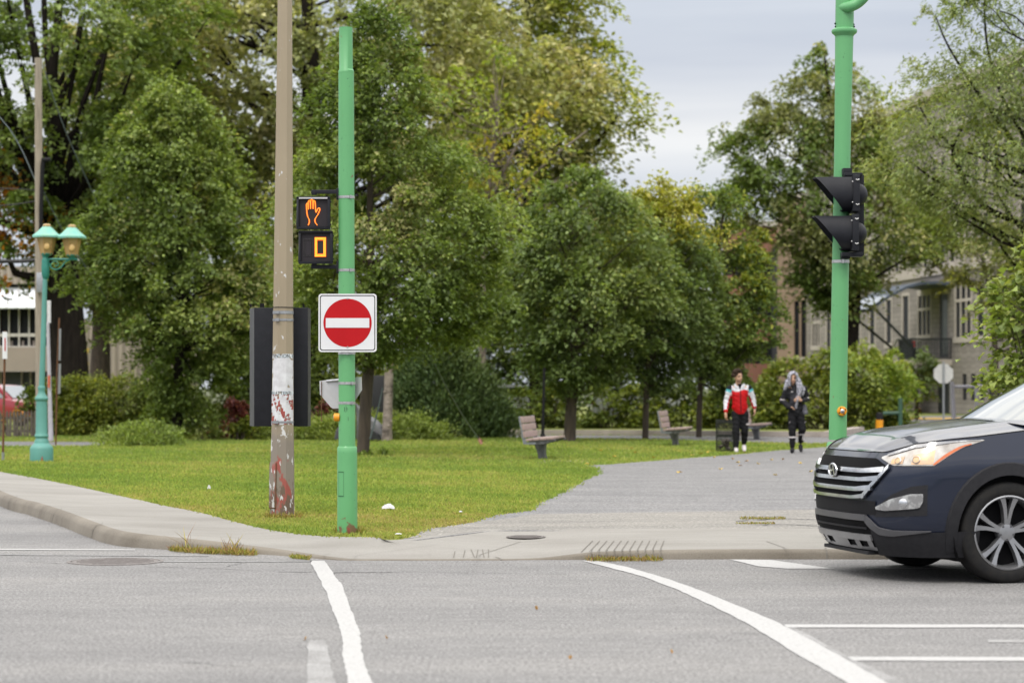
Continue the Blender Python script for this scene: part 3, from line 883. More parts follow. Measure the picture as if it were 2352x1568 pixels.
tree('small dark green tree growing below the landing of the grey building', (2105, 950), [(2105, 965, 5), (2106, 900, 4), (2106, 850, 2.5)],
     [(795, 2090, 2125), (825, 2065, 2145), (865, 2055, 2150), (900, 2058, 2145), (918, 2075, 2125)], 96, 'dark', leaf=.17, layers=6, seed=30, clump=.4, nl=20)
tree('dark background tree filling the gap behind the black cabinet', (620, 985), [(620, 988, 10), (622, 850, 9), (625, 650, 5)], [(520, 560, 690), (600, 510, 740), (700, 480, 780), (800, 480, 800), (880, 500, 790), (930, 540, 740)], 92, 'dark', leaf=.22, layers=6, seed=31, clump=.7, nl=20, group='background trees')
tree('dark background tree filling the gap above the needled bush', (1040, 985), [(1040, 988, 10), (1042, 850, 9), (1050, 650, 5)], [(520, 960, 1120), (620, 930, 1180), (720, 920, 1210), (800, 920, 1220), (860, 960, 1190), (900, 1000, 1150)], 94, 'dark', leaf=.22, layers=6, seed=32, clump=.7, nl=20, group='background trees')
tree('dark background tree behind the broad maple and the slim trunk', (1420, 985), [(1420, 988, 10), (1422, 850, 9), (1425, 650, 5)], [(500, 1330, 1500), (620, 1260, 1600), (720, 1240, 1660), (800, 1250, 1680), (850, 1300, 1640), (880, 1350, 1600)], 93, 'dark', leaf=.22, layers=6, seed=33, clump=.7, nl=20, group='background trees')
tree('dark background tree between the dark old tree and the cabinet', (380, 985), [(380, 988, 10), (382, 850, 9), (390, 650, 5)], [(480, 300, 480), (560, 260, 540), (640, 250, 560), (720, 260, 560), (780, 330, 540), (820, 380, 500)], 93, 'green', tint=-.1, leaf=.22, layers=5, seed=34, clump=.7, nl=20, group='background trees')
# ---- hedges and shrubs
shrub('long clipped dark hedge with yellowing sprigs behind the turquoise lamp', (265, 1002), [(862, 140, 300), (872, 122, 410), (905, 118, 470), (950, 118, 480), (1000, 122, 470)], 63.5, 'hedge', name='hedge', cat='hedge', seed=41, leaf=.08,
      layers=12, clump=.32, dr=.28, lob=.07, surf=3, p2=.08, pal2='lime', tint=-.22)
shrub('dark bushy shrubs filling the gap behind the black cabinet', (630, 985), [(760, 560, 760), (800, 500, 900), (850, 470, 950), (920, 460, 960), (985, 470, 950)], 73, 'hedge', seed=42, leaf=.17, layers=8, clump=.5, dr=.45, tint=-.1)
shrub('big rounded olive bush mass behind the two walkers', (1920, 988), [(805, 1880, 2050), (825, 1810, 2075), (855, 1765, 2090), (890, 1740, 2097), (930, 1738, 2097), (965, 1742, 2090), (990, 1755, 2065)], 74, 'hedge', name='bush', cat='bush', seed=43,
      leaf=.15, layers=9, clump=.42, dr=.5, surf=2.6, lob=.12, p2=.30, pal2='bright', p2at=lambda c: (c[:, 0] - 11.2) * .12 + (c[:, 2] - 2.0) * .15, tint=-.10)
shrub('yellow-green upright bush poking above the big bush beside the right green pole', (2010, 900), [(785, 2000, 2010), (800, 1960, 2065), (830, 1945, 2085), (870, 1935, 2092), (905, 1940, 2090), (925, 1960, 2080)], 76, 'bright', name='bush', cat='bush', seed=44,
      leaf=.17, layers=5, clump=.34, dr=.5, wl=.35, spiky=.9, tint=.22, lob=.3)
x0 = 1000
for i, (a, b, top, sd) in enumerate([(985, 1190, 905, 51), (1160, 1345, 885, 52), (1310, 1500, 880, 53), (1465, 1650, 875, 54), (1610, 1790, 870, 55)]):
    shrub('stretch of loose dark hedge under the trees behind the road', ((a + b) / 2, 985), [(top, a + 40, b - 40), (top + 14, a + 8, b - 8), (930, a, b), (970, a + 2, b - 2), (988, a + 12, b - 12)], 75 + (i % 2) * .8, 'hedge', name='hedge', cat='hedge', seed=sd,
          leaf=.15, layers=6.5, clump=.38, dr=.35, surf=2.6, lob=.22, group='loose hedge behind the road', tint=-.08, hole=.06)
shrub('dense dark needled bush, rounded and wide, left of the first bench', (1040, 1002), [(772, 1005, 1050), (800, 965, 1075), (835, 935, 1105), (880, 912, 1140), (930, 903, 1170), (975, 905, 1180), (1003, 925, 1160)], 61, 'yew', tint=-.1, name='evergreen_bush', cat='bush',
      seed=61, leaf=.10, wl=.30, layers=11, clump=.34, spiky=.9, mat='needle', dr=.7, flat=1.0, lob=.16)
shrub('low spreading pale green juniper by the cone-shaped tree', (310, 1035), [(972, 310, 370), (985, 275, 400), (1005, 245, 405), (1025, 228, 400), (1036, 235, 390)], 52.5, 'juniper', name='juniper', cat='shrub', seed=62, leaf=.075, wl=.34, layers=11, clump=.26, spiky=.7, lob=.2, droop=0, tint=.2)
shrub('long low juniper bank around the dark monument', (790, 1012), [(955, 900, 950), (968, 640, 985), (985, 585, 1000), (1000, 562, 1012), (1014, 565, 1010)], 58.5, 'juniper', name='juniper', cat='shrub', seed=63, leaf=.08, wl=.34, layers=11, clump=.28, spiky=.7, dr=.22, lob=.2, droop=0, tint=.2)
shrub('small purple-leaved shrub left of the black cabinet', (525, 1000), [(918, 510, 550), (940, 486, 572), (975, 480, 575), (1003, 495, 560)], 59.5, 'purple', seed=64, leaf=.13, layers=7, clump=.28, p2=.1, pal2='hedge')
shrub('purple shrub glimpsed between the black cabinet and the green pole', (715, 985), [(925, 700, 745), (950, 690, 762), (985, 695, 755)], 60.5, 'purple', seed=65, leaf=.13, layers=7, clump=.28, p2=.2, pal2='hedge')
shrub('low grey-green shrub beside the purple one', (460, 1012), [(968, 440, 490), (985, 420, 510), (1013, 415, 515)], 57.5, 'yew', seed=66, leaf=.12, layers=7, clump=.25, tint=.4, p2=.3, pal2='juniper')
shrub('small dark green shrub in front of the purple one', (550, 1010), [(958, 540, 570), (975, 528, 585), (1008, 530, 585)], 58.2, 'hedge', seed=67, leaf=.12, layers=7, clump=.22)
shrub('low green tuft at the foot of the tall leafy tree', (850, 1046), [(1022, 845, 862), (1034, 828, 885), (1048, 825, 890)], 44.8, 'bright', name='plant', cat='plant', seed=68, leaf=.10, layers=4, clump=.12, spiky=.8, wl=.35)


# ---- grass
def inside(px, py, poly):
    poly = np.array([(p[0], p[1]) for p in poly]); r = np.zeros(len(px), bool); j = len(poly) - 1
    for i in range(len(poly)):
        xi, yi = poly[i]; xj, yj = poly[j]
        c = ((yi > py) != (yj > py)) & (px < (xj - xi) * (py - yi) / (yj - yi + 1e-12) + xi); r ^= c; j = i
    return r


def grass(name, label, n, d0, d1, seed, hgt, wid):
    rng = np.random.default_rng(seed)
    u = rng.uniform(0, 1, n)
    d = 1 / (1 / d0 + u * (1 / d1 - 1 / d0))
    x = (rng.uniform(-60, 2420, n) - XC) * d / F
    jx = rng.normal(size=n) * .035; jd = rng.normal(size=n) * .10
    ok = inside(x + jx * .5, d + jd * .5, lawn_pts) & ~inside(x + jx, d + jd, path_poly) & ~inside(x, d, far1) & ~inside(x, d, far2)
    x, d = x[ok], d[ok]; N = len(x)
    p = np.stack([x, d, np.full(N, ZL)], 1)
    dry = .5 + .38 * lnoise(p * np.array([1, .5, 0]), 5, .9) + .22 * lnoise(p * np.array([1, .6, 0]), 6, 3.5)
    near = np.clip((30 - d) / 10, 0, 1); dry = np.clip(dry * .8 + near * .34 - .05, 0, 1)
    h = hgt * rng.uniform(.5, 1.25, N) * (1 - .45 * near * dry)
    ang = rng.uniform(0, 2 * PI, N); lean = rng.uniform(.2, 1.2, N)
    ax = np.stack([np.cos(ang) * lean, np.sin(ang) * lean, np.ones(N)], 1)
    nor = np.stack([np.sin(ang), -np.cos(ang), np.full(N, .3)], 1) + rng.normal(size=(N, 3)) * .3
    pal = [(.072, .126, .024), (.106, .160, .032), (.142, .176, .042), (.185, .174, .070)]
    t = np.clip(dry * .95 + rng.normal(size=N) * .17, 0, 1)
    col = pal_cols(pal, t, rng, .2)
    cen = p.copy(); axn = ax / np.linalg.norm(ax, axis=1, keepdims=True); cen += axn * (h * .42)[:, None]
    o = leaf_mesh(name, cen, ax, nor, h, wid * rng.uniform(.6, 1.4, N) * (1 + (d - 20) * .02), col, MT['grass'], None, .1)
    tag(o, label, 'grass', None, 'stuff')


grass('grass', 'short green and straw-coloured grass blades covering the lawn', 420000, 20.2, 64, 71, .062, .011)
# ================================================================== street furniture
def rot_to(a, b):
    return Vector(a).rotation_difference(Vector(b)).to_matrix()


RX = Matrix.Rotation(PI / 2, 3, 'X')      # z axis of a lathe -> towards -y (the camera)
RYm = Matrix.Rotation(-PI / 2, 3, 'Y')    # z axis -> -x


def text_mesh(s, size):
    cu = bpy.data.curves.new('t', 'FONT'); cu.body = s; cu.size = size; cu.align_x = 'LEFT'; cu.resolution_u = 3
    o = bpy.data.objects.new('t', cu); COL.objects.link(o)
    dg = bpy.context.evaluated_depsgraph_get(); me = o.evaluated_get(dg).to_mesh()
    vs = [tuple(v.co) for v in me.vertices]; fs = [tuple(p.vertices) for p in me.polygons]
    o.evaluated_get(dg).to_mesh_clear(); bpy.data.objects.remove(o); bpy.data.curves.remove(cu)
    return vs, fs


# ---- green pole with the pedestrian signal -------------------------------------------------
d = 20.8; s = mpp(d)
MT['greenworn'] = None


def worn_green():
    m, nt, bs = newmat('worn_green_paint')
    tc = nt.nodes.new('ShaderNodeTexCoord'); sx = nt.nodes.new('ShaderNodeSeparateXYZ'); nt.links.new(tc.outputs['Object'], sx.inputs[0])
    base = ramp(nt, noise(nt, 1.3, 4), [(.35, (.114, .358, .144)), (.65, (.103, .325, .132))])
    low = step(nt, sx.outputs[2], .16, .0)
    rust = step(nt, mth(nt, 'ADD', noise(nt, 14, 5), mth(nt, 'MULTIPLY', low, .28)), .68, .74)
    c = mixc(nt, rust, base, (.16, .10, .05))
    sp = step(nt, noise(nt, 55, 2, .5), .71, .74)
    nt.links.new(mixc(nt, sp, c, (.05, .16, .07)), bs.inputs['Base Color'])
    bs.inputs['Roughness'].default_value = .42; bs.inputs['Coat Weight'].default_value = .1
    return m


MT['greenworn'] = worn_green()
base = P(797.5, 1224, d)
pole = thing('signal_pole', 'bright green steel pole carrying the lit hand signal and the red no-entry sign', 'signal pole', base)
mb = MB()
mb.tube([P(797, 1030, d), P(796, 620, d), P(795.2, 165, d)], [19.3 * s, 18.7 * s, 17.8 * s], 32)
mb.build('shaft', MT['greenworn'], pole)
mb = MB(); mb.tube([P(795.2, 168, d), P(795.2, 163.5, d), P(795, 160, d), P(794.2, 64, d)], [18.0 * s, 18 * s, 15.6 * s, 15.4 * s], 32); mb.build('top_section', MT['greenworn'], pole)
mb = MB(); mb.tube([P(797.8, 1228, d), P(797.5, 1040, d), P(797.4, 1028, d), P(797.4, 1024.5, d)], [23.3 * s, 22.9 * s, 22.7 * s, 20.5 * s], 36); sl = mb.build('sleeve', MT['greenworn'], pole)
# access door on the sleeve (curved plate, frame line, bottom lip)
MT['gdark'] = M('dark_green_gap', (.03, .13, .05), .6)
mb = MB()


def wrap(cx, y, d, r, a): return P(cx, y, d) + Vector((math.sin(a) * r, -math.cos(a) * r, 0))


R_ = 23.1 * s
for (a0, a1, y0, y1) in ((-.98, -.955, 1084, 1138), (-.30, -.27, 1084, 1138), (-.98, -.27, 1082, 1084), (-.98, -.27, 1137, 1139.5)):
    mb.grid([[wrap(797.5, y, d, R_ + .0015, a) for a in np.linspace(a0, a1, 8)] for y in (y0, y1)])
mb.build('access_door', MT['gdark'], pole)


def strap(y, cx, r, d, h=5, parent=None, buck=.5, name='strap'):
    mb = MB(); s = mpp(d); c = P(cx, y, d)
    mb.lathe([(r + .0005, -h * s / 2), (r + .003, -h * s / 2), (r + .003, h * s / 2), (r + .0005, h * s / 2)], c, 32, closed=True)
    mb.box(c + Vector((math.sin(buck) * (r + .006), -math.cos(buck) * (r + .006), 0)), (.018, .018, h * s * 1.25), Matrix.Rotation(buck, 3, 'Z'))
    return mb.build(name, MT['steel'], parent)


MT['scribble'] = M('marker_scribble', (.035, .09, .05), .7)
mb = MB()
for k, (a, y0, y1, da) in enumerate([(-.25, 934, 946, .1), (-.15, 935, 944, -.12), (-.02, 933, 943, .1), (.08, 936, 944, -.05), (-.2, 944, 946, .2), (.1, 938, 940, .12), (.2, 957, 966, .02), (-.1, 939, 941, .15)]):
    mb.grid([[wrap(797, y0 + (y1 - y0) * t, d, 19.25 * s + .001, a + da * t + w) for w in (-.022, .022)] for t in np.linspace(0, 1, 5)])
mb.each('scribble', MT['scribble'], pole)
MT['redspot'] = M('red_spray', (.40, .06, .04), .7, col2=(.2, .06, .04), scale=30)
mb = MB(); rows = []
rr = random.Random(2)
for t in np.linspace(0, 1, 7): rows.append([wrap(797.6, 1210 + t * 14, d, 23.25 * s + .0015, .10 + w * (.16 + .1 * math.sin(t * 3) + rr.uniform(-.03, .03))) for w in np.linspace(0, 1, 5)])
mb.grid(rows); mb.build('red_patch', MT['redspot'], pole)
# push button
mb = MB(); bc = P(780, 958, d - .02)
mb.lathe([(.0, .052), (.030, .052), (.036, .046), (.036, .028), (.0375, .027), (.0375, .022), (.036, .021), (.036, -.0), (0, 0)], bc, 28, RYm @ Matrix.Rotation(.0, 3, 'X'))
pb = mb.build('push_button', MT['yellow'], pole)
mb = MB(); mb.lathe([(0, .058), (.010, .058), (.016, .053), (.021, .052), (.021, .049), (0, .049)], bc, 20, RYm); mb.build('button', MT['steel'], pb)

# pedestrian signal: two boxes side by side with the pole, on black arms
sig = thing('pedestrian_signal', 'black pedestrian signal showing a lit orange hand above a lit zero', 'pedestrian signal', P(722, 530, d))
MT['lens'] = M('smoked_lens', (.026, .023, .026), .35, col2=(.032, .028, .032), scale=4, spec=.2)


def sigbox(x0, x1, y0, y1, dd, lip):
    mb = MB(); dep = .17; t = 5.5
    f = d + dd
    a, b, c, e = P(x0, y0, f), P(x1, y0, f), P(x1, y1, f), P(x0, y1, f)
    # back box
    mb.box2((a.x + .012, f + .02, e.z + .008), (b.x - .012, f + dep, a.z - .008))
    # door frame
    w = t * s
    mb.box2((a.x, f - .02, a.z - w), (b.x, f + .03, a.z)); mb.box2((a.x, f - .02, e.z), (b.x, f + .03, e.z + w))
    mb.box2((a.x, f - .02, e.z + w), (a.x + w, f + .03, a.z - w)); mb.box2((b.x - w, f - .02, e.z + w), (b.x, f + .03, a.z - w))
    # visor sides: slanted inner faces
    for k in range(4):
        mb.box((b.x + .004, f + .03, e.z + (a.z - e.z) * (.15 + .233 * k)), (.012, .02, .014)) if k in (0, 3) else None
    hb = mb.build('housing', MT['black'], sig, bevel=.004)
    mb = MB(); g = w * 1.0
    mb.grid([[Vector((a.x + g, f + .012, a.z - g)), Vector((b.x - g, f + .012, a.z - g))], [Vector((a.x + g, f + .012, e.z + g)), Vector((b.x - g, f + .012, e.z + g))]])
    mb.build('lens', MT['lens'], hb, smooth=0)
    if lip:
        mb = MB(); mb.box2((a.x + w, f - .022, a.z - w * .95), (b.x - w, f - .004, a.z - w * .35)); mb.build('top_lip', MT['signback'], hb)
    return hb, f


h1, f1 = sigbox(681.5, 758, 452, 526.5, -.05, True)
h2, f2 = sigbox(686, 764, 530.5, 606, -.05, False)


def emat(name, c, st):
    m, nt, bs = newmat(name); bs.inputs['Base Color'].default_value = (.05, .02, .01, 1)
    bs.inputs['Emission Color'].default_value = c4(c); bs.inputs['Emission Strength'].default_value = st
    return m


MT['led'] = emat('lit_led', (1.0, .25, .02), 2.1)
MT['led_halo'] = emat('led_halo_glow', (1.0, .09, .005), 1.0)  # light bleed round the lit hand and zero, added as weaker glowing shapes
MT['led_zero'] = emat('lit_led_zero', (1.0, .38, .02), 2.1)


def cp(x, y, f):  # pixel of the 1045 px wide crop -> point on the lens
    v = P((1100 + x * .4785) / 1.7415, (700 + y * .4785) / 1.7415, d); k = f / d
    return Vector((v.x, f, v.z))


hand = [(282, 422), (291, 400), (290, 378), (277, 352), (270, 320), (267, 270), (266, 250), (272, 240), (279, 250), (282, 290), (281, 240), (284, 222), (291, 216), (298, 228), (301, 286), (302, 226), (305, 211), (312, 206), (320, 216), (322, 286),
        (324, 228), (328, 217), (336, 221), (340, 240), (343, 300), (347, 316), (358, 292), (367, 280), (377, 282), (378, 298), (362, 335), (342, 366), (336, 384), (342, 404), (356, 422)]
pts = [cp(x, y, f1 + .002) for x, y in hand]
mb = MB()
for a, b in zip(pts[:-1], pts[1:]): mb.tube([a, b], 3.6 * .4785 / 1.7415 * s, 6)
for q in pts: mb.ball(q, 3.6 * .4785 / 1.7415 * s, 6, 4)
hnd = mb.build('hand_symbol', MT['led'], h1, fix=False)
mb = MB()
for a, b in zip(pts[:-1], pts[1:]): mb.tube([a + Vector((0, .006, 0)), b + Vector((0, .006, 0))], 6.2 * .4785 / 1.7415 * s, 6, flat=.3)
mb.build('hand_symbol_halo', MT['led_halo'], h1, fix=False)
mb = MB(); mbe = MB()


def dots(x0, x1, y0, y1, nx, ny, mb, f, r):
    for i in range(nx):
        for j in range(ny):
            if 2 <= i < nx - 2 and 2 <= j < ny - 2: continue
            mb.ball(cp(x0 + (x1 - x0) * i / (nx - 1), y0 + (y1 - y0) * j / (ny - 1), f), r, 6, 4)


dots(341, 423, 530, 680, 9, 16, mb, f2 + .002, 5.2 * .4785 / 1.7415 * s)
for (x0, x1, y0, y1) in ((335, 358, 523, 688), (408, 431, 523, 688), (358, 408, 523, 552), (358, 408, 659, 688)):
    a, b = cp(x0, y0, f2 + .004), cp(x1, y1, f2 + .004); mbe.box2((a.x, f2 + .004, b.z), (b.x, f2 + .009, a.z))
mb.build('digit_zero', MT['led_zero'], h2, fix=False); mbe.build('digit_zero_halo', MT['led_halo'], h2, smooth=0)
MT['leddim'] = M('unlit_led', (.028, .025, .028), .4)
mb = MB(); dots(244, 314, 540, 680, 7, 14, mb, f2 + .008, 4 * .4785 / 1.7415 * s); mb.build('unlit_digit', MT['leddim'], h2, fix=False)
mb = MB()
for (yb, y0, y1) in ((441, 433, 459), (613, 600, 628)):
    a = P(715, yb, d); b = P(777, yb, d)
    mb.box((a + b) / 2, (b.x - a.x, .035, 9 * s)); mb.box2(P(772.5, y1, d - .02), P(780, y0, d + .02))
    mb.lathe([(.024, -.012), (.024, .03)], P(722, yb + (4 if yb < 500 else -6), d), 14)
mb.each('bracket', MT['black'], sig, bevel=.003)
for y in (453.5, 621): strap(y, 795.8, 18.6 * s, d, 6, sig, .55)

# no-entry sign
ns = thing('no_entry_sign', 'square white no-entry sign with a red disc and white bar', 'road sign', P(798.5, 742, d - .12))
fz = d - .115; cx, cz = P(798.3, 741.6, fz).x, P(798.3, 741.6, fz).z; k = mpp(fz)


def rrect(w, h, r, n=6):
    o = []
    for sx_, sy_, a0 in ((1, 1, 0), (-1, 1, PI / 2), (-1, -1, PI), (1, -1, 3 * PI / 2)):
        for i in range(n + 1):
            a = a0 + PI / 2 * i / n; o.append((sx_ * (w - r) + r * math.cos(a), sy_ * (h - r) + r * math.sin(a)))
    return o


mb = MB(); mb.prism([(cx + x, fz, cz + z) for x, z in rrect(66.8 * k, 66.8 * k, 7 * k)], (0, .006, 0)); pn = mb.build('panel', MT['white'], ns)
mb = MB(); o_, i_ = rrect(63.5 * k, 63.5 * k, 6 * k), rrect(61.6 * k, 61.6 * k, 5 * k)
n_ = len(o_); mb.add([(cx + x, fz - .001, cz + z) for x, z in o_] + [(cx + x, fz - .001, cz + z) for x, z in i_], [(a, (a + 1) % n_, n_ + (a + 1) % n_, n_ + a) for a in range(n_)]); mb.build('black_border', MT['matblack'], pn, smooth=0)
mb = MB(); mb.add([(cx + 55.5 * k * math.cos(a), fz - .001, cz + 55.5 * k * math.sin(a)) for a in np.linspace(0, 2 * PI, 65)[:-1]], [tuple(range(64))]); mb.build('red_disc', MT['red'], pn, smooth=0)
mb = MB(); mb.box2((cx - 50 * k, fz - .0035, cz - 11 * k), (cx + 50 * k, fz - .002, cz + 11 * k)); mb.build('white_bar', MT['white'], pn, smooth=0)
mb = MB()
for z in (55.5, -55.5): mb.lathe([(0, .008), (.006, .006), (.008, 0)], (cx, fz, cz + z * k), 12, RX)
mb.each('bolts', MT['steel'], pn)
mb = MB(); c_ = P(797, 806, d)
mb.box2((cx - .05, fz + .006, cz + 50 * k), (cx + .05, d - .06, cz + 60 * k)); mb.box2((cx - .05, fz + .006, cz - 60 * k), (cx + .05, d - .06, cz - 50 * k)); mb.each('bracket', MT['galv'], ns)
strap(811, 796.6, 19.2 * s, d, 6, ns, .1)

# bare back of a sign strapped behind the pole
bs_ = thing('traffic_sign', 'bare grey back of a cut-corner sign strapped behind the green pole', 'road sign', P(790, 905, d + .12))
def bp(x, y): return P((800 + x * .7015) / 1.7415, (1100 + y * .7015) / 1.7415, d)
out = [(670, 603), (712, 598), (918, 580), (921, 655), (852, 757), (750, 762), (738, 754), (672, 680)]
q = [bp(x, y) for x, y in out]; q = [Vector((v.x, d + .10 - (v.x - base.x) * .42, v.z)) for v in q]
mb = MB(); mb.prism(q, (.002, .005, 0)); mb.build('panel', MT['signback'], bs_, smooth=0)
a, b = bp(713, 600), bp(792, 593); a.y = d + .10 - (a.x - base.x) * .42 - .012; b.y = d + .10 - (b.x - base.x) * .42 - .012
mb = MB(); mb.tube([a + Vector((0, 0, -.008)), b + Vector((0, 0, -.008))], .013, 4); mb.each('bracket', MT['galv'], bs_)
for y in (880, 925): strap(y, 797, 19.2 * s, d, 6, bs_, .62)
ch = thing('chain', 'thin rusty chain hanging beside the grey sign back', 'chain', P(735, 965, d + .12))
MT['rust'] = M('rust', (.16, .07, .03), .9, col2=(.08, .04, .02), scale=30)
mb = MB(); top = bp(683, 612); low_ = bp(683, 830)
for i in range(22):
    t = i / 21; v = top.lerp(low_, t); v.y = d + .10 - (v.x - base.x) * .42 - .012
    mb.tube([v + Vector((-.003 if i % 2 else 0, -.003 if not i % 2 else 0, .011)), v + Vector((.003 if i % 2 else 0, .003 if not i % 2 else 0, -.011))], .0035, 5)
mb.build('links', MT['rust'], ch)

# ---- tan pole with the black cabinet ------------------------------------------------------
d = 23.4; s = mpp(d)


def tan_mat():
    m, nt, bs = newmat('peeling_tan_paint')
    tc = nt.nodes.new('ShaderNodeTexCoord'); sx = nt.nodes.new('ShaderNodeSeparateXYZ'); nt.links.new(tc.outputs['Object'], sx.inputs[0]); z = sx.outputs[2]
    base = ramp(nt, noise(nt, 2.2, 5, .6, 'Object', (1, 1, .3)), [(.3, (.265, .218, .150)), (.7, (.315, .262, .182))])
    gray = step(nt, mth(nt, 'ADD', noise(nt, 2.4, 4, .6), step(nt, z, 1.25, .6)), 1.0, 1.25)
    c = mixc(nt, gray, base, (.215, .185, .155))
    red = step(nt, mth(nt, 'ADD', noise(nt, 6.5, 5, .6, 'Object', (1.6, 1.6, .55)), step(nt, z, 1.6, -1.2)), .95, 1.0)
    c = mixc(nt, mth(nt, 'MULTIPLY', red, step(nt, z, 1.25, 1.0)), c, (.30, .075, .06))
    brown = step(nt, mth(nt, 'ADD', noise(nt, 9, 5, .65, 'Object', (1.6, 1.6, .6)), step(nt, z, 1.6, -.8)), 1.08, 1.12)
    c = mixc(nt, mth(nt, 'MULTIPLY', brown, step(nt, z, 1.2, 1.0)), c, (.13, .09, .065))
    chip = step(nt, mth(nt, 'ADD', noise(nt, 13, 4, .6, 'Object', (1.3, 1.3, .6)), mth(nt, 'MULTIPLY', step(nt, z, 3.2, .1), .09)), .68, .695)
    c = mixc(nt, chip, c, (.55, .55, .56))
    rst = step(nt, noise(nt, 9, 4, .6), .73, .78)
    c = mixc(nt, rst, c, (.18, .08, .035))
    nt.links.new(c, bs.inputs['Base Color']); bs.inputs['Roughness'].default_value = .55
    bump(nt, bs, chip, .4, .003)
    return m


MT['tan'] = tan_mat()
tp = thing('concrete_pole', 'tall tan eight-sided pole with peeling paint and torn stickers', 'pole', P(648, 1189, d))


def tc_(y): return 648 + (654.5 - 648) * (1189 - y) / 1189.0
def tr_(y): return (27.6 + (17.2 - 27.6) * (1189 - y) / 1189.0 - (0 if y > 1000 else 1.0)) * s / math.cos(PI / 8) * .985


ys = [1192, 1060, 975, 700, 300, 0, -420]
mb = MB(); mb.tube([P(tc_(y), y, d) for y in ys], [tr_(y) for y in ys], 8, start=PI / 8); mb.build('shaft', MT['tan'], tp, smooth=20)


def oct_r(a, r):  # surface of the octagon (r = corner radius) in direction a
    b = (a + PI / 8) % (PI / 4) - PI / 8
    return r * math.cos(PI / 8) / math.cos(b) if False else r * math.cos(PI / 8) / math.cos(((a) % (PI / 4)) - PI / 8 if False else ((a + PI / 8) % (PI / 4)) - PI / 8)


def on_tan(a, y, off=.002):
    r = oct_r(a, tr_(y)) + off
    return P(tc_(y), y, d) + Vector((math.sin(a) * r, -math.cos(a) * r, 0))


MT['paper'] = M('torn_paper', (.62, .63, .66), .8, col2=(.50, .50, .53), scale=16)
MT['redpaper'] = M('red_sticker', (.33, .06, .05), .7, col2=(.24, .05, .045), scale=25)
MT['bluewhite'] = M('sticker_edge', (.52, .60, .66), .7, col2=(.62, .62, .62), scale=18)


def patch(a0, a1, y0, y1, thr, seed, mat, name, off, na=34, ny=44, sc=(9, .12)):
    rng = np.random.default_rng(seed); aa = np.linspace(a0, a1, na + 1); yy = np.linspace(y0, y1, ny + 1)
    ca, cy = (aa[:-1] + aa[1:]) / 2, (yy[:-1] + yy[1:]) / 2
    pp = np.array([(sc[0] * a, sc[1] * y, 0) for y in cy for a in ca]); v = lnoise(pp, seed, .8) + .35 * lnoise(pp, seed + 1, 2.2)
    mb = MB(); vs = [on_tan(a, y, off) for y in yy for a in aa]; fs = []
    for j in range(ny):
        for i in range(na):
            edge = min(i, na - 1 - i) / 5.; e2 = min(j, ny - 1 - j) / 4.
            if v[j * na + i] + min(edge, e2, 1) * .5 > thr: fs.append((j * (na + 1) + i, j * (na + 1) + i + 1, (j + 1) * (na + 1) + i + 1, (j + 1) * (na + 1) + i))
    mb.add(vs, fs); return mb.build(name, MT[mat], tp, smooth=0)


patch(-1.1, 1.5, 822, 899, -.62, 3, 'paper', 'torn_sticker', .0022, sc=(4, .085))
patch(-1.3, 1.5, 904, 974, -.05, 8, 'redpaper', 'red_sticker', .0016)
patch(-1.2, 1.5, 903, 975, .22, 14, 'paper', 'torn_sticker', .0026, sc=(8, .12))
patch(-1.5, 1.55, 813, 823, -.5, 5, 'bluewhite', 'sticker_strip', .0022, ny=8)
patch(-1.5, 1.55, 897.5, 906, -.5, 6, 'bluewhite', 'sticker_strip', .003, ny=8)


def wrap_text(txt, a0, y, h, name):
    vs, fs = text_mesh(txt, h * s * 1.38); r = tr_(y)
    mb = MB(); mb.add([on_tan(a0 + v[0] / r, y - v[1] / s, .0045) for v in vs], fs); return mb.build(name, MT['matblack'], tp, smooth=0, fix=False)


wrap_text('TENTION  O', -1.17, 821.5, 8.2, 'lettering')
wrap_text('ON ATTENTI', -1.42, 906, 7.6, 'lettering')
mb = MB()
rows = []
for y in np.linspace(1060, 1166, 8): rows.append([on_tan(a, y, .012 if 1062 < y < 1160 else .004) for a in np.linspace(-1.35, -.42, 8)])
mb.grid(rows); mb.build('cover_plate', MT['tan'], tp, smooth=40)
mb = MB()
for a in (-1.36, -.41): mb.tube([on_tan(a, y, .008) for y in (1062, 1100, 1140, 1164)], .006, 5)
mb.tube([on_tan(a, 1165, .008) for a in np.linspace(-1.36, -.41, 6)], .006, 5); mb.build('cover_rim', MT['rust'], tp)
for y, h in ((718, 7), (735, 5), (969, 5)):
    mb = MB(); mb.tube([P(tc_(y), y - h / 2, d), P(tc_(y), y + h / 2, d)], [tr_(y) + .005] * 2, 8, start=PI / 8)
    for a in (-.55, -.35): mb.box(on_tan(a, y, .016), (.022, .03, .03))
    mb.build('clamp', MT['galv'], tp, smooth=20)
mb = MB(); mb.tube([P(tc_(707), 707, d), P(tc_(705), 705.6, d)], [tr_(706) + .006] * 2, 8, start=PI / 8); mb.build('clamp', MT['matblack'], tp, smooth=20)

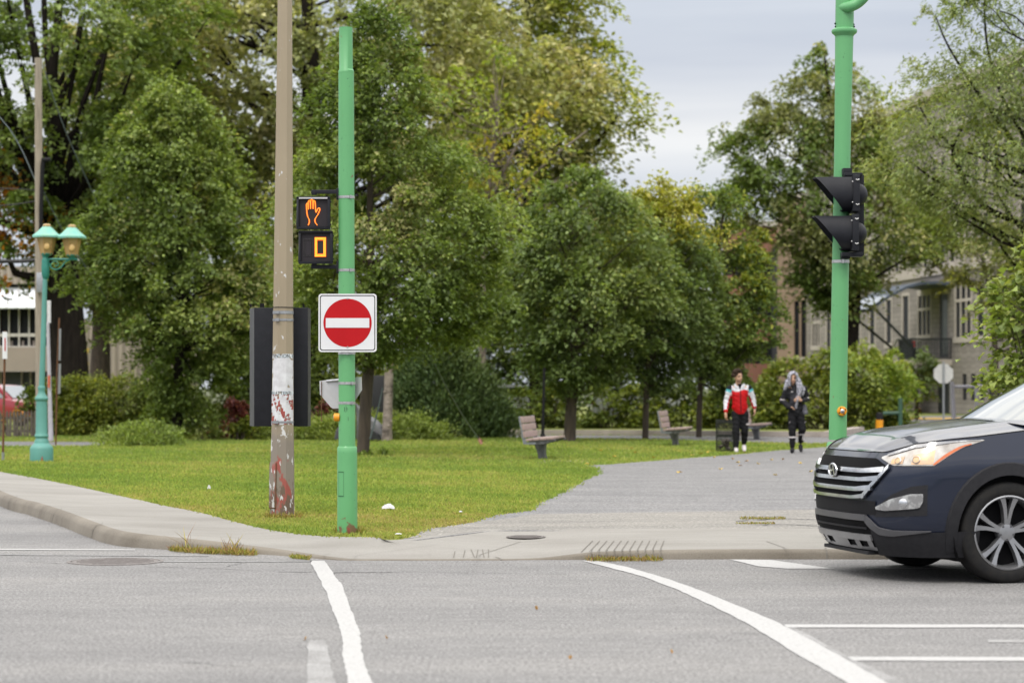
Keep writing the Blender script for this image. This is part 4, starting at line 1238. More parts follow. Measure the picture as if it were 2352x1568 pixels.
cab = thing('signal_cabinet', 'tall black metal cabinet strapped behind the tan pole', 'cabinet', P(638, 980, d + .3))
f0 = d + .17
MT['cabside'] = M('scuffed_black', (.022, .023, .027), .5, col2=(.06, .06, .065), scale=7, thr=(.5, .75), stretch=(1, 1, .5))
mb = MB(); a, b = P(584, 979, f0), P(707, 706.5, f0)
mb.box2((a.x, f0, a.z), (b.x, f0 + .03, b.z)); mb.build('back_panel', MT['black'], cab, bevel=.004)
mb = MB(); l = P(570, 979, f0 + .2)
mb.add([(l.x, f0 + .34, a.z), (a.x - .001, f0 + .001, a.z), (a.x - .001, f0 + .001, b.z), (l.x, f0 + .34, b.z), (b.x, f0 + .34, a.z), (b.x, f0 + .034, a.z), (b.x, f0 + .034, b.z), (b.x, f0 + .34, b.z)],
       [(0, 1, 2, 3), (4, 5, 6, 7), (3, 2, 6, 7), (0, 1, 5, 4), (0, 3, 7, 4)]); mb.build('casing', MT['cabside'], cab, smooth=0)
mb = MB()
for x, w, h in ((576, 2, 8), (602, 5, 9), (697, 2, 8), (664, 2, 5)): mb.box2(P(x - w, 706, f0 + .1), P(x + w, 706 - h, f0 + .12))
mb.each('lugs', MT['matblack'], cab)

# ---- right green pole with the side-on signal ----------------------------------------------
d = 20.5; s = mpp(d)


def rc(y): return 1924.0 + (1940.5 - 1924.0) * (1010 - y) / 1010.0


rp = thing('signal_pole', 'green steel pole with a ring collar and curved arm, behind the dark car', 'signal pole', P(1922, 1206, d))
ys = [1010, 800, 600, 300, 78, -190]
mb = MB(); mb.tube([P(rc(y), y, d) for y in ys], [20.6 * s, 19.8 * s, 19.3 * s, 18.8 * s, 21 * s, 21.5 * s], 32); mb.build('shaft', MT['greenworn'], rp)
mb = MB(); mb.tube([P(1921, 1208, d), P(1922.5, 1030, d), P(1923, 1020, d), P(1923.4, 1016, d)], [25 * s, 24.6 * s, 24 * s, 21 * s], 36); mb.build('sleeve', MT['greenworn'], rp)
mb = MB(); c_ = P(rc(73), 73, d)
mb.lathe([(20 * s, -13 * s), (23 * s, -8 * s), (28 * s, -4 * s), (29.5 * s, 0), (28.5 * s, 4 * s), (24 * s, 7 * s), (21 * s, 8 * s)], c_, 36); mb.build('ring_collar', MT['green'], rp)
mb = MB()
for dx, y in ((-21, 55), (21, 57), (-8, 54), (22, 62), (-20, 62)): mb.lathe([(0, .012), (.008, .010), (.010, 0)], P(rc(y) + dx, y, d - .01), 8, RX)
mb.each('bolts', MT['matblack'], rp)
arm = smooth_line([P(1934, 18, d - .02), P(1952, 16, d - .1), P(1972, 6, d - .12), P(1990, -14, d - .14), P(2004, -45, d - .16), P(2015, -110, d - .2), P(2040, -180, d - .3)], 6)
mb = MB(); mb.tube(arm, [12.5 * s] * len(arm), 20)
mb.build('arm', MT['green'], rp)
mb = MB(); bc = P(1933.5, 944, d - 20.3 * s + .004)
mb.lathe([(.043, 0), (.043, .022), (.036, .032), (.024, .034), (0, .034)], bc, 28, RX); pb = mb.build('push_button', MT['yellow'], rp)
mb = MB(); mb.lathe([(.019, .034), (.019, .042), (.011, .046), (0, .046)], bc, 20, RX); mb.build('button', MT['steel'], pb)
mb = MB()
for k in range(4):
    a = k * PI / 2 + .5; mb.box(bc + Vector((math.cos(a) * .031, -.034, math.sin(a) * .031)), (.012, .006, .008), Matrix.Rotation(-a, 3, 'Y'))
mb.each('screws', MT['matblack'], pb)

th = thing('traffic_light', 'black two-lens traffic light seen side-on with long angled visors', 'traffic light', P(1962, 590, d - .13))
q = .1832 * s  # metres per pixel of the 1411 px crop


def sp(x, y, dy=0.0): v = P((3150 + x * .319) / 1.7415, (600 + y * .319) / 1.7415, d); return Vector((v.x, d - .14 + dy, v.z))


for yo in (0, 482):
    xo = -10 * yo / 482
    mb = MB()
    a = sp(762 + xo, 352 + yo); b = sp(845 + xo, 800 + yo)
    mb.box2((a.x, d - .14 - .16, b.z), (b.x, d - .14 + .16, a.z)); hb = mb.build('housing', MT['black'], th, bevel=.006)
    c_ = sp(845 + xo, 578 + yo); r = 143 * q
    mb = MB(); mb.lathe([(r * math.cos(t), r * .90 * math.sin(t)) for t in np.linspace(0, PI / 2, 9)], c_, 32, Matrix.Rotation(PI / 2, 3, 'Y'))
    mb.build('dome', MT['black'], hb)
    mb = MB()
    # tunnel visor cut on a slant; square-shouldered top
    ang = np.linspace(-PI * .98, PI * .98, 49); rows_o, rows_i = [], []
    top, bot = 368 + yo, 792 + yo; cy = (top + bot) / 2; R0 = (bot - top) / 2 * q; ce = sp(770 + xo, cy)

    def vis(t, rad, u):
        y_, z_ = math.sin(t), math.cos(t); z_ = max(-1, min(1, z_ * 1.25)) if z_ > 0 else z_
        L = np.interp(z_, [-1, -.93, .80, 1.0], [.085, .085, .30, .335])
        return ce + Vector((-L * u, y_ * rad * .98, z_ * rad))
    for u in np.linspace(0, 1, 5): rows_o.append([vis(t, R0, u) for t in ang])
    for u in np.linspace(1, 0, 5): rows_i.append([vis(t, R0 - .004, u) for t in ang])
    mb.grid(rows_o + rows_i); mb.build('visor', MT['black'], hb, smooth=45)
    mb = MB(); mb.lathe([(0, .02), (R0 * .93, .004), (R0 * .95, 0)], ce + Vector((.002, 0, 0)), 28, RYm)
    MT.setdefault('darklens', M('unlit_lens', (.03, .025, .025), .15)); mb.build('lens', MT['darklens'], hb)
    mb = MB()
    for yy_ in (410, 715):
        for k in range(3): mb.ball(sp(800 + xo + k * 14, yy_ + yo + (k % 2) * 8, -.168), (.008, .006, .006), 8, 6)
        mb.ball(sp(752 + xo, yy_ + yo + (25 if yy_ < 500 else -25), -.165), .007, 8, 6)
    mb.each('hinges', MT['steel'], hb)
mb = MB()
a, b = sp(838, 330), sp(935, 1330); mb.box2((a.x, d - .14 + .02, b.z), (b.x, d - .14 + .16, a.z)); mb.build('back_plate', MT['black'], th, bevel=.004)
mb = MB()
mb.box2(sp(665, 250, -.03), sp(775, 335, .10)); mb.box2(sp(672, 312, -.06), sp(900, 352, .06)); mb.box2(sp(646, 1296, -.05), sp(905, 1350, .08)); mb.box2(sp(646, 1350, 0), sp(760, 1372, .1))
mb.each('bracket', MT['black'], th, bevel=.004)
strap(601, rc(601), 19.4 * s, d, 7, th, .1)

# ---- turquoise lamp post -------------------------------------------------------------------
d = 41.2; s = mpp(d)
MT['teal'] = M('turquoise_paint', (.095, .285, .25), .5, col2=(.082, .25, .22), scale=3)
MT['tealdark'] = M('dark_teal_paint', (.02, .20, .155), .5, col2=(.015, .16, .125), scale=6)
MT['tealpale'] = M('weathered_teal_roof', (.16, .43, .38), .6, col2=(.24, .48, .36), scale=9)
lp = thing('street_lamp', 'turquoise cast-iron street lamp with two amber lanterns', 'street lamp', P(95.5, 1060, d))


def lat(parts, name, mat, parent, n=28, rot=None, start=0.):
    mb = MB(); mb.lathe([(r * s, HC - (y - YH) * s) for r, y in parts], (P(0, 0, d).x * 0 + (parts_cx - XC) * s, d, 0), n, start=start); return mb.build(name, mat, parent)


parts_cx = 95.5
lat([(27, 1061), (27, 1030), (25.5, 1026), (22, 1022), (17, 1017), (16.5, 1012), (14, 1008), (13.5, 1004)], 'base', MT['teal'], lp, 12)
lat([(14.5, 1005), (16.2, 1001), (15, 998), (13.4, 994), (12.6, 925), (12.3, 921), (15, 918), (15.2, 914), (13, 911), (9, 905), (7.4, 897), (8.6, 893), (8.8, 889), (7, 886)], 'lower_column', MT['teal'], lp, 24)
mb = MB(); mb.tube([P(96, 890, d), P(100, 760, d), P(103.5, 640, d)], [6.6 * s, 6.2 * s, 5.4 * s], 16); mb.build('shaft', MT['teal'], lp)
parts_cx = 104.5
lat([(5.6, 641), (7.2, 638), (9, 630), (9.2, 610), (8.2, 606), (8.8, 600), (6.5, 592), (8, 588), (9.4, 585)], 'capital', MT['tealdark'], lp, 16)
mb = MB(); mb.tube([P(110, 595.5, d), P(178, 595.5, d)], 2.6 * s, 8)
sc = [P(122 + 13 * (1 - t) * math.cos(2.2 + t * 7.5) * 1.0 + 6, 608 - 0 + 11 * (1 - t) * math.sin(2.2 + t * 7.5), d) for t in np.linspace(0, .92, 26)]
mb.tube(smooth_line([P(113, 604, d), P(118, 615, d), P(130, 619, d), P(142, 612, d), P(150, 602, d), P(160, 597, d)], 5), 1.5 * s, 6); mb.tube(sc, 1.2 * s, 6)
mb.tube([P(166, 596, d), P(166, 588, d)], [5 * s, 8 * s], 12)
mb.build('arm', MT['tealdark'], lp)
MT['amber'] = M('amber_lantern_glass', (.42, .29, .12), .35, col2=(.36, .24, .10), scale=6, thr=(.3, .7))
MT['bulb'] = M('frosted_bulb', (.62, .42, .16), .5)
for cx_, bot in ((107.5, 585), (165, 588)):
    parts_cx = cx_
    o = lat([(12.5, bot), (22, 543 + (bot - 585) * .6)], 'lantern_glass', MT['amber'], lp, 6, start=.35)
    lat([(33, 546 + (bot - 585) * .6), (33.5, 542 + (bot - 585) * .6), (22, 533 + (bot - 585) * .6), (11, 522 + (bot - 585) * .6), (9, 520 + (bot - 585) * .6)], 'lantern_roof', MT['tealpale'], o, 6, start=.35)
    lat([(9.5, 521 + (bot - 585) * .6), (9.5, 517 + (bot - 585) * .6), (6, 514.5 + (bot - 585) * .6)], 'lantern_cap', MT['amber'], o, 10)
    lat([(8, bot + 3), (13, bot - 1), (13, bot - 3)], 'lantern_base', MT['tealdark'], o, 12)
    mb = MB(); mb.ball(P(cx_, 566 + (bot - 585), d - 17 * s), (6.5 * s, 3 * s, 8 * s), 10, 8); mb.build('bulb', MT['bulb'], o)
    mb = MB()
    for k_ in range(6):
        a_ = .35 + k_ * PI / 3
        e0 = Vector(((cx_ - XC) * s + 12.8 * s * math.cos(a_), d + 12.8 * s * math.sin(a_), HC - (bot - YH) * s)); e1 = Vector(((cx_ - XC) * s + 22.3 * s * math.cos(a_), d + 22.3 * s * math.sin(a_), HC - (543 - YH) * s))
        mb.tube([e0, e1], .9 * s, 4)
    mb.build('lantern_ribs', MT['yellowbar'] if 'yellowbar' in MT else MT.setdefault('yellowbar', M('ochre_bars', (.45, .27, .09), .6)), o)
mb = MB(); mb.prism([P(93, 1060, d - 27.5 * s), P(99, 1060, d - 27.5 * s), P(97, 1046, d - 27.5 * s)], (0, .004, 0)); mb.build('red_mark', MT['redspot'], lp, smooth=0)

# ---- wooden utility pole, its riser, wires --------------------------------------------------
d = 55.5; s = mpp(d)
MT['wood'] = M('weathered_wood', (.33, .285, .23), .9, col2=(.22, .19, .15), scale=5, stretch=(6, 6, .4), bmp=.4)
up = thing('utility_pole', 'weathered wooden utility pole rising behind the turquoise lamp', 'utility pole', P(92, 1016, d))
mb = MB(); mb.tube([P(93, 1018, d), P(90, 700, d), P(88, 134, d)], [10.5 * s, 9.6 * s, 8.4 * s], 14); mb.build('shaft', MT['wood'], up)
mb = MB(); mb.tube(smooth_line([P(93.5, 560, d - .12), P(95, 460, d - .12), P(97, 400, d - .12), P(99, 372, d - .12)], 4), 4.6 * s, 10); mb.tube([P(96, 368, d - .12), P(116, 367, d - .12)], 5 * s, 8); mb.build('riser_pipe', MT['matblack'], up)
mb = MB(); mb.box2(P(85, 672, d - .14), P(98.5, 626, d - .22)); mb.build('meter_box', MT['galv'], up, bevel=.01)
MT['ins'] = M('pale_insulator', (.62, .66, .74), .3)
mb = MB()
for k_ in range(9):
    mb.lathe([(2 * s, -2.4 * s), (5.5 * s, -1.4 * s), (5.5 * s, .2 * s), (2 * s, 1.2 * s)], P(20 + k_ * 6.6, 141 + (k_ % 2) * .6 + k_ * .7, d - .1), 10, Matrix.Rotation(PI / 2, 3, 'Y'))
mb.tube([P(8, 140, d - .1), P(80, 148, d - .1)], 1.4 * s, 6); mb.build('insulators', MT['ins'], up)
MT['wire'] = M('black_cable', (.015, .015, .017), .6); MT['gwire'] = M('grey_guy_wire', (.09, .12, .125), .6, .1)


def wire(name, label, pts, r, mat, cat='wire', group=None, n=6):
    o = MB(); l = smooth_line(pts, n); o.tube(l, r, 6); b = o.build(name, MT[mat], None); return tag(b, label, cat, group)


wire('guy_wire', 'grey guy wire slanting down from the utility pole top, upper of two', [P(98, 150, d), P(150, 300, d + .5), P(225, 470, d + 1.5), P(262, 560, d + 2.5)], 1.0 * s, 'gwire', group=None)
wire('guy_wire', 'grey guy wire slanting from the utility pole past the lanterns, lower of two', [P(100, 440, d), P(150, 540, d + .5), P(240, 680, d + 1.5), P(330, 830, d + 3)], 1.0 * s, 'gwire')
wire('overhead_cable', 'thick black cable bundle reaching the utility pole from the left', [P(-300, 596, d + 2), P(-60, 600, d), P(40, 600, d), P(84, 597, d)], 5.0 * s, 'wire', 'cable')
wire('overhead_cable', 'thin cable crossing high at the left edge', [P(-300, 425, d + 2), P(-20, 432, d), P(84, 437, d)], 1.3 * s, 'wire', 'cable')
wire('overhead_cable', 'thin dark cable just above the thick bundle at the left edge', [P(-300, 470, d + 2), P(-20, 473, d), P(84, 462, d)], 1.6 * s, 'wire', 'cable')
wire('overhead_cable', 'faint cable sloping from the top left corner to the utility pole', [P(-200, 120, d + 3), P(0, 270, d + 1), P(84, 420, d)], 1.0 * s, 'gwire', 'cable')
# pale guard over a guy wire, sign posts at the left
gg = thing('guy_guard', 'pale leaning guard tube on a guy wire right of the turquoise lamp', 'guy guard', P(118, 1012, 53))
mb = MB(); s5 = mpp(53); mb.tube([P(110, 740, 53), P(114, 900, 53), P(117, 1012, 53)], [3.5 * s5, 4.5 * s5, 6 * s5], 8)
MT['palegrey'] = M('pale_plastic', (.45, .44, .50), .6, col2=(.38, .37, .42)); mb.build('tube', MT['palegrey'], gg)
mb = MB(); mb.box2(P(108, 690, 53), P(117, 742, 53.05)); mb.build('tag', MT['paper'], gg)
mb = MB(); mb.box2(P(110, 890, 52.9), P(115, 862, 52.95)); MT['orangecloth'] = M('orange_marker', (.55, .10, .03), .7); mb.build('marker', MT['orangecloth'], gg)
d = 41.5; s = mpp(d)
sp1 = thing('sign_post', 'thin rusty post with a narrow white sign at the far left', 'sign post', P(7, 1061, d))
mb = MB(); mb.tube([P(6.5, 1062, d), P(11, 800, d), P(11.5, 760, d)], 2.7 * s, 8); mb.build('post', MT['rust'], sp1)
mb = MB(); mb.box2(P(6, 824, d - .03), P(16.5, 762, d - .05)); pn = mb.build('panel', MT['white'], sp1)
mb = MB(); mb.box2(P(10.5, 806, d - .052), P(13, 776, d - .055)); mb.build('red_stripe', MT['red'], pn, smooth=0)
mb = MB(); mb.tube([P(7, 1061, d - .003), P(7, 1038, d - .003)], 3.4 * s, 8); mb.build('foot', MT['galv'], sp1)
d = 52; s = mpp(d)
sp2 = thing('sign_post', 'thin dark post with two narrow edge-on signs before the hedge', 'sign post', P(128, 1020, d))
mb = MB(); mb.tube([P(128, 1021, d), P(131, 860, d), P(136, 730, d)], 1.9 * s, 8); mb.build('post', MT['rust'], sp2)
mb = MB(); mb.prism([P(133.5, 828, d), P(138, 828, d - .2), P(139.5, 755, d - .2), P(135, 755, d)], (.01, .02, 0)); mb.build('panel', MT['galv'], sp2)
mb = MB(); mb.prism([P(131.5, 905, d), P(138, 903, d - .2), P(139, 835, d - .2), P(133.5, 835, d)], (.01, .02, 0)); mb.build('panel', MT['galv'], sp2)

# ---- benches --------------------------------------------------------------------------------
MT['plank'] = M('mauve_bench_plank', (.335, .255, .235), .8, col2=(.27, .20, .185), scale=7, stretch=(4, 1, 4), bmp=.3)
MT['benchsteel'] = M('bench_grey_metal', (.22, .24, .27), .5, .2, col2=(.16, .17, .19), scale=14)
MT['benchleg'] = M('bench_leg', (.15, .155, .17), .65, col2=(.09, .09, .10), scale=10)


def make_bench(label):
    # local: the seat faces +x, the bench runs along +y, near end at y = 0
    t = thing('park_bench', label, 'bench', (0, 0, 0), 0.0001, 'benches along the path')
    L = 1.75
    for i in range(3):
        z = .52 + i * .145; x = -.215 - i * .025
        mb = MB(); mb.box((x, L / 2, z + .0), (.045, L, .128), Matrix.Rotation(-.16, 3, 'Y')); mb.build('back_plank', MT['plank'], t, bevel=.006)
    for i in range(4):
        mb = MB(); x = -.12 + i * .145; mb.box((x, L / 2, .415 + i * .010), (.132, L, .045), Matrix.Rotation(-.07, 3, 'Y')); mb.build('seat_plank', MT['plank'], t, bevel=.006)
    mb = MB()
    for y in (.03, L - .05):
        mb.prism([(-.235, y, .325), (-.165, y, .325), (-.20, y, .50), (-.275, y, .885), (-.335, y, .875)], (0, .055, 0))
        mb.box((-.1, y + .03, .345), (.24, .05, .04))
    mb.each('back_frame', MT['benchsteel'], t)
    mb = MB()
    for y in (.06, L - .14):
        mb.prism([(-.13, y, .39), (.40, y, .425), (.41, y, .40), (.15, y, .33), (-.13, y, .31)], (0, .07, 0))
    mb.each('seat_frame', MT['benchleg'], t)
    mb = MB(); prof = [(-.10, .34), (.14, .34), (.12, .22), (.125, .10), (.145, 0), (-.01, 0), (-.02, .12), (-.06, .24)]
    mb.prism([(x, L * .32, z) for x, z in prof], (0, .26, 0)); mb.build('leg', MT['benchleg'], t, bevel=.008)
    mb = MB(); mb.box((.03, L / 2, .33), (.10, L - .2, .04)); mb.build('beam', MT['benchleg'], t)
    return t


b1 = make_bench('grey-legged bench with mauve planks, nearest the camera beside the path')
p = G(1232, 1056); b1.location = (p.x - .03, p.y, .085); b1.rotation_euler.z = -.15
b1.scale = (.92,) * 3
b2 = copy_tree(b1); tag(b2, 'mauve-planked bench between the slim-trunked tree and the path, middle one of the three'); p = G(1545, 1024); b2.location = (p.x - .05, p.y, .085); b2.rotation_euler.z = -.17
b3 = copy_tree(b1); tag(b3, 'bench half hidden behind the walker in the red and white jacket'); p = G(1737, 1010); b3.location = (p.x - .1, p.y, .085); b3.rotation_euler.z = -.2
mb = MB(); mb.prism([Vector((q.x, q.y, .085)) for q in (G(1225, 1061.5), G(1240, 1055), G(1345, 1056.5), G(1353, 1061.5), G(1280, 1059.5))], (0, 0, .012))
tag(mb.build('bench_slab', MT['pavement'], smooth=0), 'thin concrete slab under the nearest bench', None, None, 'structure')

# dark thin lamp post behind the first bench
d = 55; s = mpp(d)
dp = thing('lamp_post', 'thin dark post standing behind the nearest bench', 'post', P(1247, 1004, d))
mb = MB(); mb.tube([P(1246.5, 1005, d), P(1249, 900, d), P(1250, 845, d)], [3.6 * s, 3.2 * s, 3 * s], 10); mb.build('shaft', MT['matblack'], dp)
mb = MB(); mb.lathe([(6 * s, -.02), (6 * s, .05), (4 * s, .09)], P(1246.5, 1004, d), 10); mb.build('base', MT['matblack'], dp)

# ---- litter bin -------------------------------------------------------------------------------
d = 47.7; s = mpp(d); c = G(1665, 1036.5); c.z = .09
MT['binblack'] = M('bin_black', (.012, .014, .013), .5)
bn = thing('litter_bin', 'black wire-mesh litter bin with trash inside, beside the walkers', 'litter bin', c)
R_ = 20.5 * s; H_ = 74 * s
mb = MB()
for z, h in ((H_ * .02, .03), (H_ * .47, H_ * .07), (H_ * .90, H_ * .10)):
    mb.lathe([(R_ - .004, z), (R_ + .006, z), (R_ + .006, z + h), (R_ - .004, z + h)], c, 32, closed=True)
mb.each('hoops', MT['binblack'], bn)
mb = MB(); nw = 34
for k_ in range(nw):
    for sg in (1, -1):
        pts = [c + Vector((R_ * math.cos(2 * PI * k_ / nw + sg * t * 1.3), R_ * math.sin(2 * PI * k_ / nw + sg * t * 1.3), H_ * t)) for t in np.linspace(.02, .96, 9)]
        mb.tube(pts, .0042, 4, False)
mb.build('mesh', MT['binblack'], bn)
MT['bag'] = M('trash', (.12, .085, .07), .7, col2=(.30, .26, .24), scale=9, thr=(.45, .6))
mb = MB(); rr = random.Random(3)
for k_ in range(14):
    mb.ball(c + Vector((rr.uniform(-.1, .1), rr.uniform(-.1, .1), .05 + rr.uniform(0, .2))), (rr.uniform(.03, .06), rr.uniform(.03, .06), rr.uniform(.03, .06)), 7, 5)
mb.build('trash', MT['bag'], bn)

# ---- pale ringed trunk post, monument, rock, stay wire -----------------------------------------
d = 57.5; s = mpp(d)
st = thing('tree_stump', 'pale ringed bare trunk standing in the juniper bank', 'dead trunk', P(889, 1012, d))


def ring_bark():
    m, nt, bs = newmat('ringed_bark')
    n = noise(nt, 3.4, 4, .6, 'Object', (1, 1, 1.6)); g = noise(nt, 14, 4, .7, 'Object')
    c = ramp(nt, n, [(.36, (.085, .07, .062)), (.47, (.22, .185, .16)), (.7, (.30, .255, .225))])
    nt.links.new(mixc(nt, step(nt, g, .58, .68), c, (.10, .085, .075)), bs.inputs['Base Color']); bs.inputs['Roughness'].default_value = .9
    return m


mb = MB(); mb.tube([P(889, 1013, d), P(889, 985, d), P(891, 940, d), P(892, 900, d), P(893, 855, d)], [13 * s, 11.5 * s, 10.6 * s, 10.2 * s, 10 * s], 14)
for x, y, r in ((884, 900, 4), (893, 925, 3.6), (886, 955, 4), (898, 968, 3.6), (886, 895, 3), (896, 905, 3), (892, 978, 5), (884, 990, 4)): mb.ball(P(x, y, d - 10 * s), (r * s, r * s * .5, r * s * .7), 8, 6)
mb.build('trunk', ring_bark(), st, smooth=60)
mb = MB(); mb.tube([P(892, 862, d), P(905, 835, d), P(918, 812, d)], [5 * s, 3 * s, 1.5 * s], 7); mb.build('broken_branch', MT['pale_bark'], st)
MT['blackstone'] = M('black_stone', (.014, .014, .016), .4, col2=(.02, .02, .023), scale=3)
mo = thing('monument', 'black upright monument slab behind the leaning trunk', 'monument', P(862, 1004, 59.5))
mb = MB(); a, b = P(832, 1003, 59.5), P(886, 862, 59.5); mb.box2((a.x, 59.4, a.z), (b.x, 59.75, b.z)); mb.build('slab', MT['blackstone'], mo, bevel=.02)
mb = MB(); a, b = P(828, 1006, 59.4), P(890, 997, 59.4); mb.box2((a.x, 59.2, a.z), (b.x, 59.9, b.z)); mb.build('plinth', MT['blackstone'], mo)
MT['granite'] = M('grey_granite', (.20, .205, .215), .75, col2=(.115, .118, .125), scale=2.2, bmp=.5, bscale=20)
rk = thing('boulder', 'grey pointed granite rock sloping down beside the dark monument', 'rock', P(850, 1006, 57.8))


def boulder(pts, depth, dd, mat, parent, name, seed):
    rng = random.Random(seed); mb = MB(); n_ = len(pts)
    fr = [P(x, y, dd) for x, y in pts]; cx_ = sum((p.x for p in fr)) / n_; cz_ = sum((p.z for p in fr)) / n_
    rows = []
    for t, sc_ in ((0, .55), (.15, .9), (.5, 1.0), (.85, .9), (1, .5)):
        rows.append([Vector((cx_ + (p.x - cx_) * sc_ + rng.uniform(-.02, .02), dd + depth * (t - .5), max(.0, cz_ + (p.z - cz_) * (sc_ if p.z > .2 else 1)))) for p in fr + fr[:1]])
    mb.grid(rows); mb.add(rows[0][:-1], [tuple(range(n_))]); mb.add(rows[-1][:-1], [tuple(range(n_ - 1, -1, -1))])
    return mb.build(name, mat, parent, smooth=40)


boulder([(820, 1008), (818, 960), (815, 925), (826, 932), (845, 950), (868, 965), (884, 982), (892, 1008), (860, 1008)], .8, 57.8, MT['granite'], rk, 'rock', 1)
for i, (pts, lab) in enumerate([([(768, 1008), (770, 992), (778, 981), (790, 976), (802, 985), (806, 1008)], 'round dark boulder left of the green pole sleeve'),
                                ([(845, 1008), (846, 990), (856, 983), (866, 986), (874, 1000), (876, 1008)], 'small dark rounded boulder in front of the grey rock')]):
    r_ = thing('boulder', lab, 'rock', P(sum(p[0] for p in pts) / len(pts), 1008, 56.9)); boulder(pts, .45, 56.9 - i * .2, MT['blackstone'] if i else M('dark_granite', (.045, .045, .055), .7, col2=(.07, .07, .08), scale=8), r_, 'rock', 5 + i)
wire('stay_wire', 'thin stay wire running from the leaning trunk tree into the juniper', [P(879, 890, 44.6), P(873, 920, 44.6), P(862, 965, 44.6), P(850, 1008, 44.6)], .014, 'gwire')
wire('stay_wire', 'long thin stay wire slanting across the dark needled bush to the lawn', [P(968, 760, 46), P(1005, 850, 47.5), P(1060, 950, 50), P(1100, 1008, 53)], .016, 'gwire')
sk = thing('stake', 'small pinkish stake at the foot of the slanting stay wire', 'stake', P(1102, 1015, 53.2)); s = mpp(53.2)
MT['pinkwood'] = M('pink_wood', (.42, .20, .15), .8); mb = MB(); mb.tube([P(1106, 1020, 53.2), P(1099, 1006, 53.2)], [4.2 * s, 3.4 * s], 6); mb.build('peg', MT['pinkwood'], sk)
mb = MB(); mb.tube([P(1102, 1008, 53.2), P(1109, 1014, 53.2)], [2.4 * s, 2.4 * s], 6); mb.build('hook', MT['rust'], sk)

# ---- right: bollard, gate post, stop sign back, pipe fence -------------------------------------
d = 64; s = mpp(d); c = P(2020, 996, d)
bl = thing('bollard', 'black bollard with an orange-yellow reflective band near the big bush', 'bollard', c)
mb = MB(); mb.lathe([(8 * s, -.1), (8 * s, 46 * s), (7 * s, 48 * s), (0, 49 * s)], c, 16); mb.build('post', MT['matblack'], bl)
mb = MB(); mb.lathe([(8.3 * s, 7 * s), (8.5 * s, 7 * s), (8.5 * s, 32 * s), (8.3 * s, 32 * s)], c, 16, closed=True); mb.build('reflective_band', MT['yellow'], bl)
MT['dkgreen'] = M('dark_green_paint', (.025, .085, .05), .6, col2=(.03, .07, .045))
gp = thing('gate_post', 'dark green gate post with a horizontal bar beside the big bush', 'gate post', P(2068, 988, 68)); s = mpp(68)
mb = MB(); mb.tube([P(2068, 990, 68), P(2068, 914, 68)], 5 * s, 10); mb.build('post', MT['dkgreen'], gp)
mb = MB(); mb.tube([P(2028, 949, 68), P(2066, 948, 68)], 4.5 * s, 6); mb.build('bar', MT['dkgreen'], gp)
d = 88; s = mpp(d)
ss = thing('stop_sign', 'pale bare back of an octagonal sign on a metal post', 'road sign', P(2166, 969, d))
mb = MB(); mb.prism([P(2167 + 24 * math.cos(PI / 8 + k_ * PI / 4), 858 + 24 * math.sin(PI / 8 + k_ * PI / 4), d) for k_ in range(8)], (0, .02, 0)); MT['palesign'] = M('pale_sign_back', (.62, .62, .60), .5, .1, col2=(.55, .55, .54)); mb.build('panel', MT['palesign'], ss, smooth=0)
mb = MB(); mb.box2(P(2165, 970, d - .02), P(2169.5, 830, d - .08)); mb.build('post', MT['galv'], ss)
d = 92; s = mpp(d)
pf_ = thing('pipe_fence', 'grey tubular pipe fence at the roadside by the building', 'fence', P(2240, 960, d))
mb = MB(); mb.tube([P(2187, 888, d), P(2420, 884, d)], 3.4 * s, 8); mb.build('top_rail', MT['palegrey'], pf_)
for x0_, x1_, y0_ in ((2188, 2186, 876), (2242, 2241, 886), (2300, 2300, 885), (2360, 2360, 884), (2415, 2415, 883)):
    mb = MB(); mb.tube([P(x0_ + 3, 962, d), P(x1_, y0_, d)], (5.2 if x0_ < 2200 else 3.6) * s, 10); mb.build('post', MT['palegrey'], pf_)

# ---- litter, leaves, weeds ---------------------------------------------------------------------
MT['litter'] = M('white_paper', (.60, .60, .62), .8)


def crumple(label, x, y, w, h, seed):
    rng = random.Random(seed); c = G(x, y, .1); s = mpp(c.y); mb = MB(); n_, m_ = 10, 7; vs, fs = [], []
    for i in range(m_):
        for j in range(n_):
            u, v = j / (n_ - 1) - .5, i / (m_ - 1) - .5
            vs.append(c + Vector((u * w * s, v * w * s * .8, max(0, (1 - 3.4 * (u * u + v * v)) * h * s + rng.uniform(-.3, .3) * h * s) + .02)))
    for i in range(m_ - 1):
        for j in range(n_ - 1): fs.append((i * n_ + j, i * n_ + j + 1, (i + 1) * n_ + j + 1, (i + 1) * n_ + j))
    mb.add(vs, fs); return tag(mb.build('litter', MT['litter'], None, smooth=20, fix=False), label, 'litter')


crumple('crumpled white paper lying in the grass right of the green pole', 892, 1172, 30, 11, 1)
crumple('tiny white scrap in the grass left of the tan pole', 480, 1126, 8, 8, 2)
crumple('small white scrap near the grass edge by the path', 1058, 1180, 9, 3, 3)
crumple('flat pale scrap on the lawn corner near the green pole', 915, 1231, 16, 2, 4)
LEAFC = {'y': M('yellow_leaf', (.55, .38, .05), .7), 'o': M('tan_leaf', (.42, .24, .07), .7)}


def fallen(x, y, z, sz, kind, label, group, seed):
    rng = random.Random(seed); c = G(x, y, z); mb = MB(); a0 = rng.uniform(0, 6); pts = []
    for k_ in range(9):
        a = a0 + 2 * PI * k_ / 9; r = sz * (1 if k_ % 2 else .55) * rng.uniform(.8, 1.2); pts.append(c + Vector((r * math.cos(a), r * math.sin(a), .006 + rng.uniform(0, .03))))
    mb.add([c + Vector((0, 0, .006))] + pts, [(0, i + 1, (i + 1) % 9 + 1) for i in range(9)])
    tag(mb.build('fallen_leaf', LEAFC[kind], None, smooth=0), label, 'leaf', group)


